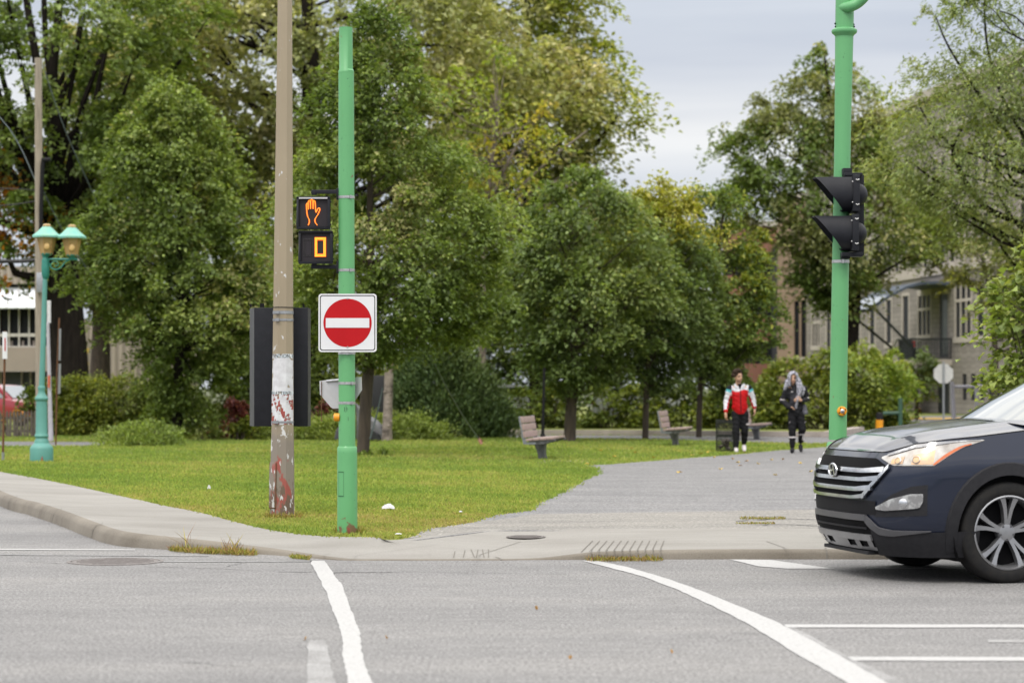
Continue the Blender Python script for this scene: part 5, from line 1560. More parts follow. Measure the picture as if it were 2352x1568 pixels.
g_ = 'fallen leaves on the asphalt path'; lb = 'small curled yellow leaf fallen on the grey asphalt path'
for i, (x, y) in enumerate([(1683, 1055), (1695, 1063), (1772, 1057), (1799, 1056), (1655, 1079), (1862, 1084), (1563, 1085), (1558, 1086), (1742, 1066), (1715, 1060), (1640, 1052), (1838, 1065), (1700, 1070), (1780, 1092)]): fallen(x, y, .096, .038, 'y' if i % 3 else 'o', lb, g_, i)
g_ = 'leaves fallen on the lawn'; lb = 'small yellow leaf fallen on the lawn grass near the path edge'
for i, (x, y) in enumerate([(1590, 1046), (1610, 1043), (1625, 1040), (1500, 1052), (1460, 1040), (1450, 1030), (1350, 1066), (1380, 1036), (1560, 1036), (1410, 1050)]): fallen(x, y, .13, .05, 'y', lb, g_, 50 + i)
g_ = 'leaves fallen on the road'; lb = 'tiny dry leaf fallen on the open grey road asphalt'
for i, (x, y) in enumerate([(1232, 1402), (888, 1470), (1543, 1503), (700, 1472), (1310, 1516)]): fallen(x, y, .0, .012, 'o', lb, g_, 80 + i)


KY = lambda x: float(np.interp(x, [285, 340, 476, 604, 769, 1240, 1380, 1600], [1255, 1259, 1268, 1273, 1286, 1286, 1285, 1284])) + 1


def weeds(label, x0, x1, y, n_, h, seed, name='weeds', dry=.4, z=.0, wid=.05):
    rng = np.random.default_rng(seed); c = np.array([tuple(G(x, (y(x) + rng.uniform(-1.5, 4)) if callable(y) else y + rng.uniform(-wid * 60, wid * 40), z)) for x in x0 + (x1 - x0) * rng.beta(1.2, 1.2, n_)])
    hh = h * rng.uniform(.3, 1.2, n_); ang = rng.uniform(0, 2 * PI, n_); ln = rng.uniform(.2, 1.3, n_); ax = np.stack([np.cos(ang) * ln, np.sin(ang) * ln, np.ones(n_)], 1); axn = ax / np.linalg.norm(ax, axis=1, keepdims=True)
    col = pal_cols([(.07, .10, .02), (.13, .13, .03), (.13, .10, .04), (.09, .055, .03)], np.clip(dry + rng.normal(size=n_) * .25, 0, 1), rng, .25)
    o = leaf_mesh(name, c + axn * (hh * .48)[:, None], ax, rng.normal(size=(n_, 3)), hh, np.full(n_, .009), col, MT['grass'], None, .1)
    tag(o, label, 'weeds', None, 'stuff')


weeds('weeds and dead leaves growing along the kerb foot', 390, 590, KY, 1000, .07, 1)
weeds('taller reddish weed stalks growing from the kerb', 508, 552, KY, 45, .19, 2, dry=.85)
weeds('thin dry weed stalks leaning over the kerb', 415, 450, KY, 8, .3, 3, dry=.9)
weeds('short weeds in the kerb near the crosswalk line', 665, 712, KY, 260, .04, 4, dry=.2)
weeds('weeds with dry leaves at the kerb under the grooves', 1350, 1520, KY, 480, .05, 5, dry=.45)
weeds('grass growing in the upper crack of the worn strip', 1700, 1805, 1192, 260, .035, 6, dry=.35, z=.1, wid=.03)
weeds('grass growing in the lower crack of the worn strip', 1690, 1780, 1203, 160, .03, 16, dry=.35, z=.1, wid=.02)
weeds('grass tuft at the foot of the green pole', 772, 835, 1224, 500, .08, 7, dry=.2, z=.1)
weeds('grass tuft at the foot of the tan pole', 612, 690, 1190, 500, .08, 8, dry=.35, z=.1)
# ================================================================== the dark suv
MT['navy'] = M('navy_car_paint', (.010, .015, .033), .3, .3, col2=(.009, .013, .029), scale=2, coat=.75, spec=.2)
MT['chrome'] = M('chrome', (.50, .51, .53), .2, 1.0, col2=(.68, .69, .71))
MT['cladding'] = M('black_cladding', (.014, .014, .017), .6, col2=(.019, .019, .022), scale=30, bmp=.05, bscale=300, spec=.25)
MT['greylip'] = M('grey_bumper_plastic', (.075, .075, .082), .42, col2=(.065, .065, .072), scale=10)
MT['silverplastic'] = M('silver_plastic', (.30, .30, .31), .35, .5, col2=(.26, .26, .27))
MT['alloy'] = M('alloy_rim', (.34, .345, .36), .35, .8, col2=(.29, .295, .31), scale=12)
MT['voidblack'] = M('void_black', (.004, .004, .005), .8, spec=.15)
MT['hl'] = M('headlamp_reflector', (.52, .50, .47), .14, .6, col2=(.30, .27, .24), scale=10, coat=1.0)
MT['amberlens'] = M('amber_lens', (.60, .13, .02), .25, col2=(.45, .09, .015), scale=14, coat=.8)
MT['fog'] = M('fog_lamp_glass', (.55, .56, .57), .12, .55, col2=(.28, .28, .29), scale=14, thr=(.42, .55), coat=1.0)
MT['lampglow'] = M('reflector_lamp_glow', (.62, .40, .22), .25, .4, col2=(.40, .30, .22), scale=22, thr=(.4, .6), coat=.5, emit=(1.0, .42, .14), estr=.16)  # warm glow of the headlamps put into colour and faint emission
MT['warmbulb'] = emat('lit_warm_bulb', (1.0, .70, .40), 1.0)


def glass_mat(name, refl, tint):
    m, nt, bs = newmat(name)
    bs.inputs['Base Color'].default_value = c4(tint); bs.inputs['Roughness'].default_value = .04
    gl = nt.nodes.new('ShaderNodeBsdfGlossy'); gl.inputs['Roughness'].default_value = .03; gl.inputs['Color'].default_value = (.9, .94, .95, 1)
    lw = nt.nodes.new('ShaderNodeLayerWeight'); lw.inputs[0].default_value = .35
    mx = nt.nodes.new('ShaderNodeMixShader')
    nt.links.new(step(nt, mth(nt, 'MULTIPLY_ADD', lw.outputs['Facing'], .42, refl), 0, 1), mx.inputs[0])
    nt.links.new(bs.outputs[0], mx.inputs[1]); nt.links.new(gl.outputs[0], mx.inputs[2]); nt.links.new(mx.outputs[0], nt.nodes['Material Output'].inputs[0])
    return m


MT['carglass'] = glass_mat('car_glass', .07, (.02, .026, .028))

NE = 2.9
ZX = [.20, .30, .42, .55, .68, .80, .88, .95, 1.0, 1.1, 1.2]
XF = [.86, .93, .965, .975, .97, .95, .92, .875, .83, .72, .60]
YS = [.86, .90, .93, .94, .94, .94, .93, .91, .895, .865, .84]
XE, SL, XR = .30, 3.5, 3.75


def CS(q, z):
    sg = -1 if q < 0 else 1; q = abs(q)
    ys = float(np.interp(z, ZX, YS))
    if q <= 1:
        a = q * PI / 2; xf = float(np.interp(z, ZX, XF))
        return Vector((XE + (xf - XE) * max(math.cos(a), 0) ** (2 / NE), sg * ys * math.sin(a) ** (2 / NE), z))
    if q <= 2: return Vector((XE - (q - 1) * SL, sg * ys, z))
    a = (q - 2) * PI / 2; xb = XR - .25 * abs(z - .6); x0 = XE - SL
    return Vector((x0 - (xb + x0) * max(math.sin(a), 0) ** (2 / NE), sg * ys * max(math.cos(a), 0) ** (2 / NE), z))


def CN(q, z):
    e = .012; a, b = CS(q - e, z), CS(q + e, z); c_, d_ = CS(q, z - .015), CS(q, z + .015)
    n_ = (b - a).cross(d_ - c_)
    if n_.length < 1e-9: return Vector((1, 0, 0))
    n_.normalize(); p = CS(q, z)
    if n_.dot(Vector((p.x + 1.0 if abs(p.x + 1) > 1.2 else .0, p.y, 0))) < 0: n_.negate()
    return n_


def zsh(q):
    q = abs(q)
    if q <= 1: return float(np.interp(q, [0, .35, .62, .85, 1], [.945, .945, 1.012, 1.04, 1.055]))
    return float(np.interp(XE - (q - 1) * SL if q <= 2 else -3.3, [-3.6, -3.2, -1.5, -.5, -.2, .3], [1.2, 1.19, 1.17, 1.14, 1.11, 1.055]))


def ribbon(mb, q0, q1, zt, zb, off, nq=14, nz=4, mirror=False, thick=0.0):
    """a strip laid on the body surface; zt, zb: numbers or (q list, z list) tables"""
    f = lambda t, q: float(np.interp(abs(q), t[0], t[1])) if isinstance(t, tuple) else t
    for sg in ((1, -1) if mirror else (1,)):
        rows = []
        for q in np.linspace(q0, q1, nq + 1):
            a, b = f(zb, q), f(zt, q); rows.append([CS(sg * q, z) + CN(sg * q, z) * off for z in np.linspace(a, b, nz + 1)])
        if thick:
            bk = [[CS(sg * q, z) + CN(sg * q, z) * (off - thick) for z in np.linspace(f(zb, q), f(zt, q), nz + 1)] for q in np.linspace(q0, q1, nq + 1)]
            mb.grid(rows); mb.grid(bk)
            for k in (0, -1):
                mb.grid([[r[k] for r in rows], [r[k] for r in bk]])
                mb.grid([rows[k], bk[k]])
        else: mb.grid(rows)
    return mb


TH = math.radians(13)
Ocar = Vector((3.58 - .81 * math.sin(TH), 16.8 + .81 * math.cos(TH), 0))
car = thing('suv', 'dark navy suv driving in from the right edge with lit headlights and silver rims', 'car', Ocar, PI + TH)
WH = [(0, 1), (0, -1), (-2.7, 1), (-2.7, -1)]
RA = .425
qs = list(np.linspace(0, 1, 27)) + list(np.linspace(1, 2, 71))[1:] + list(np.linspace(2, 3, 15))[1:]
vv = np.linspace(0, 1, 22)
mb = MB()
rows = []
for q in [-t for t in qs[:0:-1]] + qs:
    zb = .21; zt = zsh(q)
    r = []
    for v in vv:
        z = zb + (zt - zb) * v; p = CS(q, z)
        for wx, sg in WH:
            if p.y * sg > .55:
                dx, dz = p.x - wx, p.z - .37; rr_ = math.hypot(dx, dz)
                if rr_ < RA and rr_ > RA * .72: p = Vector((wx + dx / rr_ * RA, p.y, .37 + dz / rr_ * RA))
        r.append(p)
    rows.append(r)
nr = len(rows); nv = len(vv); vs = [p for r in rows for p in r]; fs = []
for i in range(nr - 1):
    for j in range(nv - 1):
        idx = (i * nv + j, i * nv + j + 1, (i + 1) * nv + j + 1, (i + 1) * nv + j); c_ = sum((vs[k] for k in idx), Vector()) / 4
        if any(c_.y * sg > .55 and math.hypot(c_.x - wx, c_.z - .37) < RA * .985 for wx, sg in WH): continue
        fs.append(idx)
mb.add(vs, fs)
body = mb.build('body', MT['navy'], car, smooth=60)
# bonnet
mb = MB(); rows = []
for q in np.concatenate([np.linspace(.0, 1, 40) ** 1.0, np.linspace(1, 1.19, 9)[1:]]):
    z0 = zsh(q); p = CS(q, z0); cr = float(np.interp(p.x, [-.3, 0, .3, .6, .78, .86, .88], [.075, .080, .075, .055, .03, .006, 0]))
    rows.append([Vector((p.x, p.y * t, z0 + cr * (1 - abs(t) ** 2.4) + .012 * (math.exp(-((abs(t) - .62) / .09) ** 2)) * min(1, cr / .06))) for t in np.linspace(1, -1, 29)])
mb.grid(rows); mb.build('bonnet', MT['navy'], body, smooth=60)
mb = MB()
for sg in (1, -1): mb.tube([CS(sg * q, zsh(q)) + Vector((0, 0, .002)) for q in np.linspace(.0, 1.19, 30)], .004, 5)
mb.build('bonnet_gap', MT['voidblack'], body)
# inside: wheel wells and underside
mb = MB()
mb.box2((.62, -.60, .24), (-3.4, .60, .62)); mb.box2((.45, -.85, .62), (-3.4, .85, 1.0))
for wx, sg in WH:
    ring = [[Vector((wx + RA * 1.02 * math.cos(a), y, .37 + RA * 1.02 * math.sin(a))) for a in np.linspace(-.5, PI + .5, 20)] for y in (sg * .93, sg * .55)]
    mb.grid(ring); mb.add([v for v in ring[1]] + [Vector((wx, sg * .55, .3))], [(i, i + 1, 20) for i in range(19)])
mb.build('wheel_wells', MT['voidblack'], car, smooth=0)
# arch cladding and sills
for wx, sg in WH:
    mb = MB(); rows = []
    for a in np.linspace(-.30, PI + .30, 30):
        ca, sa = math.cos(a), math.sin(a); r_ = []
        for rr_, o in ((.40, .00), (.405, .02), (.485, .018), (.495, .0)):
            x, z = wx + rr_ * ca, .37 + rr_ * sa * (1.03 if sa > 0 else 1)
            q = 1 + (XE - x) / SL
            if x > XE:  # in front of the straight side: solve for q on the curve
                lo_, hi_ = 0.3, 1.0
                for _ in range(24):
                    m_ = (lo_ + hi_) / 2
                    if CS(m_, max(.2, z)).x > x: lo_ = m_
                    else: hi_ = m_
                q = lo_
            p = CS(sg * q, max(.2, min(z, 1.1))); n_ = CN(sg * q, max(.2, min(z, 1.1)))
            r_.append(Vector((x, p.y, max(z, .17))) + n_ * o)
        rows.append(r_)
    mb.grid(rows); mb.build('arch_trim', MT['cladding'], car, smooth=40)
mb = MB(); ribbon(mb, 1.16, 1.74, .36, .19, .016, 10, 3); mb.build('sill', MT['cladding'], car); mb = MB(); ribbon(mb, -1.16, -1.74, .36, .19, .016, 10, 3); mb.build('sill', MT['cladding'], car)

# front end ---------------------------------------------------------------------------------------
mb = MB(); ribbon(mb, -.46, .46, ([0, .30, .46], [.90, .90, .83]), ([0, .25, .30, .46], [.60, .60, .64, .83]), .006, 44, 6)
grille = mb.build('grille', MT['voidblack'], car)
for zc, h, qe, sl in ((.803, .027, .42, .0), (.742, .028, .385, 0), (.672, .028, .33, 0), (.612, .022, .27, 0)):
    mb = MB(); ribbon(mb, -qe, qe, ([0, qe * .55, qe], [zc + h / 2, zc + h / 2, zc + h * .5 + .02]), ([0, qe * .55, qe], [zc - h / 2, zc - h / 2, zc - h * .3 + .005]), .034, 40, 3, thick=.03); mb.build('grille_bar', MT['chrome'], grille)
mb = MB(); ribbon(mb, .25, .455, ([.25, .455], [.642, .86]), ([.25, .455], [.60, .825]), .03, 14, 3, True, .026); mb.each('grille_frame', MT['chrome'], grille)
# emblem: an oval ring with a slanted H
ec = CS(0, .80) + Vector((.052, 0, .0)); mb = MB()
ring = [Vector((0, .082 * math.cos(a), .046 * math.sin(a))) for a in np.linspace(0, 2 * PI, 33)[:-1]]
mb.tube([ec + v for v in ring + ring[:1]], .0085, 8, False)
for y0 in (-.033, .033): mb.prism([ec + Vector((-.004, y, z)) for y, z in ((y0 - .010 + .016, -.036), (y0 + .010 + .016, -.036), (y0 + .010 - .016, .036), (y0 - .010 - .016, .036))], (.012, 0, 0))
mb.prism([ec + Vector((-.003, y, z)) for y, z in ((-.04, -.012), (.04, -.002), (.04, .012), (-.04, .002))], (.010, 0, 0))
mb.build('emblem', MT['chrome'], grille, smooth=40)
mb = MB(); mb.add([ec + Vector((-.006, .078 * math.cos(a), .042 * math.sin(a))) for a in np.linspace(0, 2 * PI, 33)[:-1]], [tuple(range(32))]); mb.build('emblem_ground', MT['greylip'], grille, smooth=0)

for sg in (1, -1):
    T = ([.35, .48, .62, .8, 1.0, 1.035], [.912, .955, 1.000, 1.022, 1.036, 1.040]); B = ([.35, .48, .81, 1.0, 1.035], [.900, .852, .856, 1.0, 1.036])
    mb = MB(); ribbon(mb, sg * .35, sg * 1.035, T, B, .008, 30, 8); hl = mb.build('headlight', MT['hl'], car)
    mb = MB(); ribbon(mb, sg * .80, sg * 1.005, ([.80, .86, .95, 1.005], [.868, .925, .985, 1.012]), ([.80, .81, 1.005], [.858, .860, 1.005]), .014, 12, 3); mb.build('indicator', MT['amberlens'], hl)
    mb = MB(); ribbon(mb, sg * .40, sg * 1.03, T, ([.40, .48, .62, .8, 1.03], [.915, .935, .975, 1.0, 1.034]), .016, 20, 3); mb.build('clear_strip', MT['fog'], hl)
    for q0, q1, za, zb_, ta, tb_ in ((.455, .56, .862, .866, .895, .915), (.63, .80, .862, .866, .925, .965)):
        mb = MB(); ribbon(mb, sg * q0, sg * q1, ([q0, q1], [ta, tb_]), ([q0, q1], [za, zb_]), .011, 8, 3); mb.build('reflector_glow', MT['lampglow'], hl)
    for q0, z0, r_ in ((.515, .885, .017), (.665, .895, .019)):
        p = CS(sg * q0, z0); n_ = CN(sg * q0, z0); mt = rot_to((0, 0, 1), n_)
        mb = MB(); mb.lathe([(r_ * 1.5, .006), (r_ * 1.6, .016), (r_ * 1.35, .020), (r_ * 1.2, .010)], p, 20, mt); o_ = mb.build('lamp_ring', MT['chrome'], hl)
        mb = MB(); mb.lathe([(r_ * 1.2, .010), (r_ * .8, .016), (0, .02)], p, 20, mt); mb.build('lamp', MT['warmbulb'], hl)
    mb = MB(); ribbon(mb, sg * .35, sg * .775, ([.35, .5, .65, .775], [.535, .645, .705, .72]), ([.35, .775], [.48, .50]), .006, 20, 5); fg = mb.build('fog_lamp_recess', MT['cladding'], car)
    mb = MB(); ribbon(mb, sg * .37, sg * .745, ([.37, .5, .65, .745], [.552, .614, .652, .655]), ([.37, .45, .72, .745], [.535, .527, .552, .60]), .018, 18, 5, thick=.012); fl = mb.build('fog_lamp', MT['fog'], fg)
    mb = MB(); p = CS(sg * .6, .585); n_ = CN(sg * .6, .585); mb.lathe([(.034, .02), (.02, .026), (0, .027)], p, 18, rot_to((0, 0, 1), n_)); mb.build('lamp', MT['chrome'], fl)
    mb = MB(); ribbon(mb, sg * .30, sg * 1.02, ([.30, .38, .55, 1.02], [.455, .385, .372, .385]), .19, .012, 30, 4); mb.each('bumper_cladding', MT['cladding'], car)
    mb = MB(); ribbon(mb, sg * .26, sg * .80, ([.26, .30, .38, .50, .80], [.49, .465, .405, .388, .39]), ([.26, .30, .38, .50, .80], [.44, .40, .352, .345, .386]), .022, 24, 3, thick=.016); mb.build('bumper_lip', MT['greylip'], car)
mb = MB(); ribbon(mb, -.36, .36, .592, .492, .008, 24, 3); mb.build('bumper_panel', MT['matblack'], car)
mb = MB(); ribbon(mb, -.27, .27, .49, .445, .024, 24, 3, thick=.02); mb.build('bumper_lip', MT['greylip'], car)
mb = MB(); ribbon(mb, -.31, .31, .45, .20, .010, 24, 4); lg = mb.build('lower_grille', MT['voidblack'], car)
mb = MB(); ribbon(mb, -.27, .27, .398, .386, .02, 20, 2, thick=.01); mb.build('lower_grille_bar', MT['cladding'], lg)
mb = MB(); ribbon(mb, -.30, .30, .345, .305, .028, 24, 3, thick=.02)
for q0, q1 in ((-.30, -.25), (-.17, -.12), (-.05, .05), (.12, .17), (.25, .30)): ribbon(mb, q0, q1, .31, .25, .022, 4, 2)
ribbon(mb, -.31, .31, .255, .235, .02, 20, 2, thick=.015); mb.build('skid_plate', MT['silverplastic'], lg)
mb = MB(); mb.box2((.90, -.45, .19), (.5, .45, .215)); mb.build('undertray', MT['cladding'], car)
# number plate is not shown at the front; rear lamps and bumper keep the shape whole
for sg in (1, -1):
    mb = MB(); ribbon(mb, sg * 2.15, sg * 2.5, 1.12, .86, .01, 10, 4); mb.build('tail_light', MT['red'], car)
    mb = MB(); ribbon(mb, sg * 1.15, sg * 1.155, 1.09, .40, .0015, 2, 8); ribbon(mb, sg * 1.45, sg * 1.455, 1.13, .40, .0015, 2, 8); mb.each('door_gap', MT['voidblack'], body)
    for q0 in (1.40, 1.70):
        mb = MB(); ribbon(mb, sg * q0, sg * (q0 - .055), .955, .925, .03, 6, 2, thick=.02); mb.build('door_handle', MT['navy'], body)
mb = MB(); ribbon(mb, 2.1, 3, .5, .21, .012, 12, 3); ribbon(mb, -2.1, -3, .5, .21, .012, 12, 3); mb.each('rear_bumper', MT['cladding'], car)

# cabin --------------------------------------------------------------------------------------------
CX = [(-.20, 1.165, .79), (-.48, 1.335, .735), (-.80, 1.505, .675), (-1.08, 1.615, .625), (-1.55, 1.675, .60), (-2.2, 1.68, .595), (-2.9, 1.63, .585), (-3.3, 1.52, .60), (-3.52, 1.34, .65), (-3.68, 1.17, .70)]


def roofp(u, t):
    k = np.arange(len(CX)); x, z, w = (float(np.interp(u, k, [c_[i] for c_ in CX])) for i in range(3))
    bow = .10 if u < 3 else (.03 if u < 6 else .05)
    return Vector((x - bow * (abs(t) ** 2) * (1 if u < 4 else -1), w * t, z - .045 * abs(t) ** 2.5))


def sidep(u, v, sg):
    a = roofp(u, sg); x = a.x; q = 1 + (XE - x) / SL; b = CS(sg * min(q, 2), zsh(min(q, 2))); b.x = x
    p = a.lerp(b, v); p.y += sg * .03 * math.sin(PI * v); return p


mb = MB(); U = np.linspace(0, 9, 46)
mb.grid([[roofp(u, t) for t in np.linspace(-1, 1, 17)] for u in U])
for sg in (1, -1): mb.grid([[sidep(u, v, sg) for v in np.linspace(0, 1, 9)] for u in U])
cabin = mb.build('roof', MT['navy'], car, smooth=50)
lift = lambda p, o: p + Vector((o * .6, 0, o))
mb = MB(); mb.grid([[lift(roofp(u, t), .008) for t in np.linspace(-.94, .94, 15)] for u in np.linspace(.02, 2.9, 14)]); mb.build('windscreen', MT['carglass'], cabin)
mb = MB(); mb.grid([[roofp(u, t) + Vector((-.008, 0, .006)) for t in np.linspace(-.88, .88, 15)] for u in np.linspace(7.1, 8.8, 8)]); mb.build('rear_window', MT['carglass'], cabin)
mb = MB(); mb.grid([[roofp(u, t) + Vector((.03, 0, .004)) for t in np.linspace(-1.0, 1.0, 15)] for u in (-.0, .10)])
mb.grid([[Vector((CX[0][0] + .12, y, 1.165 - .0 * y)) - Vector((.12 * (abs(y) / .79) ** 2, 0, .035 * (abs(y) / .79) ** 2.4 - .012)) for y in np.linspace(-.79, .79, 15)], [roofp(0, t) + Vector((.03, 0, .004)) for t in np.linspace(-1, 1, 15)]])
mb.build('cowl', MT['cladding'], cabin)
for sg in (1, -1):
    for u0, u1 in ((2.35, 4.25), (4.4, 6.0), (6.15, 7.3)):
        mb = MB(); mb.grid([[sidep(u, v, sg) + Vector((0, sg * .006, 0)) for v in np.linspace(.12, .93, 7)] for u in np.linspace(u0, u1, 12)]); mb.build('side_window', MT['carglass'], cabin)
    mb = MB(); mb.ball((-.66, sg * 1.02, 1.16), (.075, .115, .085), 16, 10); mb.tube([(-.62, sg * .84, 1.10), (-.64, sg * .96, 1.12)], .03, 8); mb.build('mirror', MT['navy'], cabin, smooth=60)

# wheels -------------------------------------------------------------------------------------------
for wx, sg in WH:
    c_ = Vector((wx, sg * .815, .368)); ry = Matrix.Rotation(-sg * PI / 2, 3, 'X')
    mb = MB(); mb.lathe([(.264, .098), (.278, .112), (.305, .118), (.34, .115), (.360, .104), (.3685, .085), (.3695, .03), (.3695, -.03), (.3685, -.085), (.355, -.11), (.30, -.118), (.264, -.10)], c_, 56, ry, closed=True)
    tyre = mb.build('tyre', MT['rubber'], car, smooth=40)
    mb = MB(); mb.lathe([(.268, .104), (.272, .111), (.262, .115), (.252, .100), (.243, .06), (.235, -.09)], c_, 56, ry, cap=False); rim = mb.build('rim', MT['alloy'], tyre, smooth=50)
    mb = MB(); mb.lathe([(0, .0), (.245, .0), (.245, -.02)], c_, 40, ry); mb.build('brake_disc', MT['voidblack'], rim)
    mb = MB(); mb.lathe([(.0, .082), (.034, .082), (.058, .078), (.070, .060), (.072, .02)], c_, 30, ry); mb.build('hub', MT['alloy'], rim)
    for k in range(5):
        mb = MB()
        for sd in (-1, 1):
            secs = []
            for r_, dl, w, yt in ((.045, .12, .032, .074), (.10, .115, .030, .080), (.165, .135, .032, .088), (.22, .175, .040, .096), (.258, .21, .052, .102)):
                a = 2 * PI * k / 5 + PI / 2 * 1.02 + sd * dl * (.10 / max(r_, .1)) ** .15 * 1.15; ca, sa = math.cos(a), math.sin(a)
                pt = lambda o, y_: c_ + Vector(((r_ * ca - o * sa), sg * y_, (r_ * sa + o * ca)))
                secs.append([pt(-w * .5, yt - .05), pt(-w * .42, yt), pt(w * .42, yt), pt(w * .5, yt - .05)])
            mb.grid(secs)
        mb.build('spoke', MT['alloy'], rim, smooth=30)
    mb = MB()
    for k in range(5):
        a = 2 * PI * k / 5 + PI / 2 + PI / 5; mb.lathe([(.009, .078), (.008, .084), (0, .084)], c_ + Vector((.052 * math.cos(a), 0, .052 * math.sin(a))), 6, ry)
    mb.each('wheel_nuts', MT['greylip'], rim)

# ================================================================== parked cars glimpsed behind


def far_car(label, loc, rz, paint, L=4.4):
    t = thing('parked_car', label, 'car', loc, rz)
    sec = [(-L / 2, .45, .82, .60), (-L / 2 + .06, .30, .90, .72), (-L * .38, .26, .98, .80), (-L * .1, .24, .97, .85), (L * .15, .24, .95, .85), (L * .34, .26, .86, .82), (L / 2 - .1, .28, .76, .72), (L / 2, .40, .62, .58)]
    mb = MB(); mb.grid([[Vector((x, sg_ * w * k_, z)) for z, k_, sg_ in ((zb, .9, -1), (.5 * (zb + zt), 1.02, -1), (zt - .04, .97, -1), (zt, .85, -1), (zt + .015, 0, 1), (zt, .85, 1), (zt - .04, .97, 1), (.5 * (zb + zt), 1.02, 1), (zb, .9, 1))] for x, zb, zt, w in sec])
    for k in (0, -1):
        x, zb, zt, w = sec[k]; mb.add([(x, -w * .9, zb), (x, -w, (zb + zt) / 2), (x, -w * .85, zt), (x, w * .85, zt), (x, w, (zb + zt) / 2), (x, w * .9, zb)], [(0, 1, 2, 3, 4, 5)])
    b_ = mb.build('body', paint, t, smooth=50)
    cs = [(-L * .46, .95, .70), (-L * .34, 1.36, .58), (-L * .1, 1.44, .57), (L * .04, 1.40, .58), (L * .22, .92, .72)]
    mb = MB(); mb.grid([[Vector((x, -w * 1.12 if x else 0, .9)), Vector((x, -w, z - .02)), Vector((x, 0, z)), Vector((x, w, z - .02)), Vector((x, w * 1.12, .9))] for x, z, w in cs]); mb.build('roof', paint, b_, smooth=30)
    mb = MB(); o = Vector((.012, 0, .012)); mb.grid([[Vector((x, w * k_ * .93, z)) + o for k_ in (-1, 0, 1)] for x, z, w in ((L * .055, 1.37, .58), (L * .205, .955, .71))]); mb.build('windscreen', MT['carglass'], b_, smooth=0)
    for sg in (1, -1):
        mb = MB(); mb.add([(-L * .36, sg * .705, .96), (-L * .32, sg * .62, 1.30), (L * .02, sg * .625, 1.34), (L * .15, sg * .735, .96)], [(0, 1, 2, 3)])
        ob = mb.build('side_window', MT['carglass'], b_, smooth=0); ob.data.transform(Matrix.Translation((0, sg * .06, 0)))
        mb = MB(); mb.ball((L / 2 - .12, sg * .58, .64), (.10, .14, .08), 10, 8); mb.build('headlight', MT['fog'], t)
        mb = MB(); mb.ball((-L / 2 + .05, sg * .62, .74), (.06, .10, .12), 10, 8); mb.build('tail_light', MT['red'], t)
        for x in (-L * .31, L * .31):
            mb = MB(); mb.lathe([(.2, .10), (.30, .10), (.32, .06), (.32, -.08), (.2, -.08)], (x, sg * .78, .32), 24, Matrix.Rotation(-sg * PI / 2, 3, 'X'), closed=True); w_ = mb.build('tyre', MT['rubber'], t)
            mb = MB(); mb.lathe([(.21, .09), (.1, .07), (0, .075)], (x, sg * .78, .32), 18, Matrix.Rotation(-sg * PI / 2, 3, 'X')); mb.build('rim', MT['alloy'], w_)
    return t


MT['redcar'] = M('red_car_paint', (.36, .03, .05), .3, coat=.8, col2=(.33, .028, .045))
MT['whitecar'] = M('white_car_paint', (.72, .73, .75), .3, coat=.8, col2=(.70, .71, .73))
p = P(16, 960, 80); far_car('red car parked behind the weathered picket fence at the left edge', (p.x, p.y, .1), -.55, MT['redcar'])
p = P(1190, 960, 90); far_car('white car parked behind the hedge, glimpsed under the broad maple', (p.x, p.y, .1), .1, MT['whitecar'])
p = P(1480, 960, 92); far_car('white car parked behind the hedge, glimpsed past the slim trunk', (p.x, p.y, .1), .1, MT['whitecar'])
# ================================================================== the two walkers
MT['skin'] = M('skin', (.50, .30, .21), .55, col2=(.44, .255, .175), scale=12)
MT['skin2'] = M('skin_light', (.54, .33, .235), .55, col2=(.47, .28, .195), scale=12)
MT['features'] = M('dark_features', (.035, .022, .018), .6)
MT['lips'] = M('lips', (.27, .11, .085), .5)
MT['stubble'] = M('stubble', (.27, .155, .11), .7)
MT['hair'] = M('curly_hair', (.018, .012, .009), .8, col2=(.045, .028, .02), scale=40, bmp=.8, bscale=60, spec=.1)
MT['jred'] = M('red_jacket', (.50, .010, .014), .6, col2=(.40, .008, .012), scale=9, spec=.15)
MT['jwhite'] = M('white_jacket', (.66, .66, .72), .65, col2=(.56, .56, .62), scale=9, spec=.15)
MT['jcyan'] = M('cyan_stripe', (.11, .48, .58), .6)
MT['cblack'] = M('black_cloth', (.009, .009, .011), .75, col2=(.014, .014, .017), scale=12, spec=.15)
MT['cblack2'] = M('black_jersey', (.013, .013, .016), .7, col2=(.022, .022, .027), scale=8, spec=.15)
MT['cgrey'] = M('charcoal_cloth', (.045, .045, .055), .75, col2=(.035, .035, .043), scale=10, spec=.15)
MT['shoew'] = M('white_trainer', (.62, .58, .60), .5, col2=(.5, .46, .48), scale=14)
MT['shoer'] = M('red_sole', (.30, .02, .03), .5)
MT['bagm'] = M('grey_bag', (.14, .14, .175), .7, col2=(.09, .09, .11), scale=14)


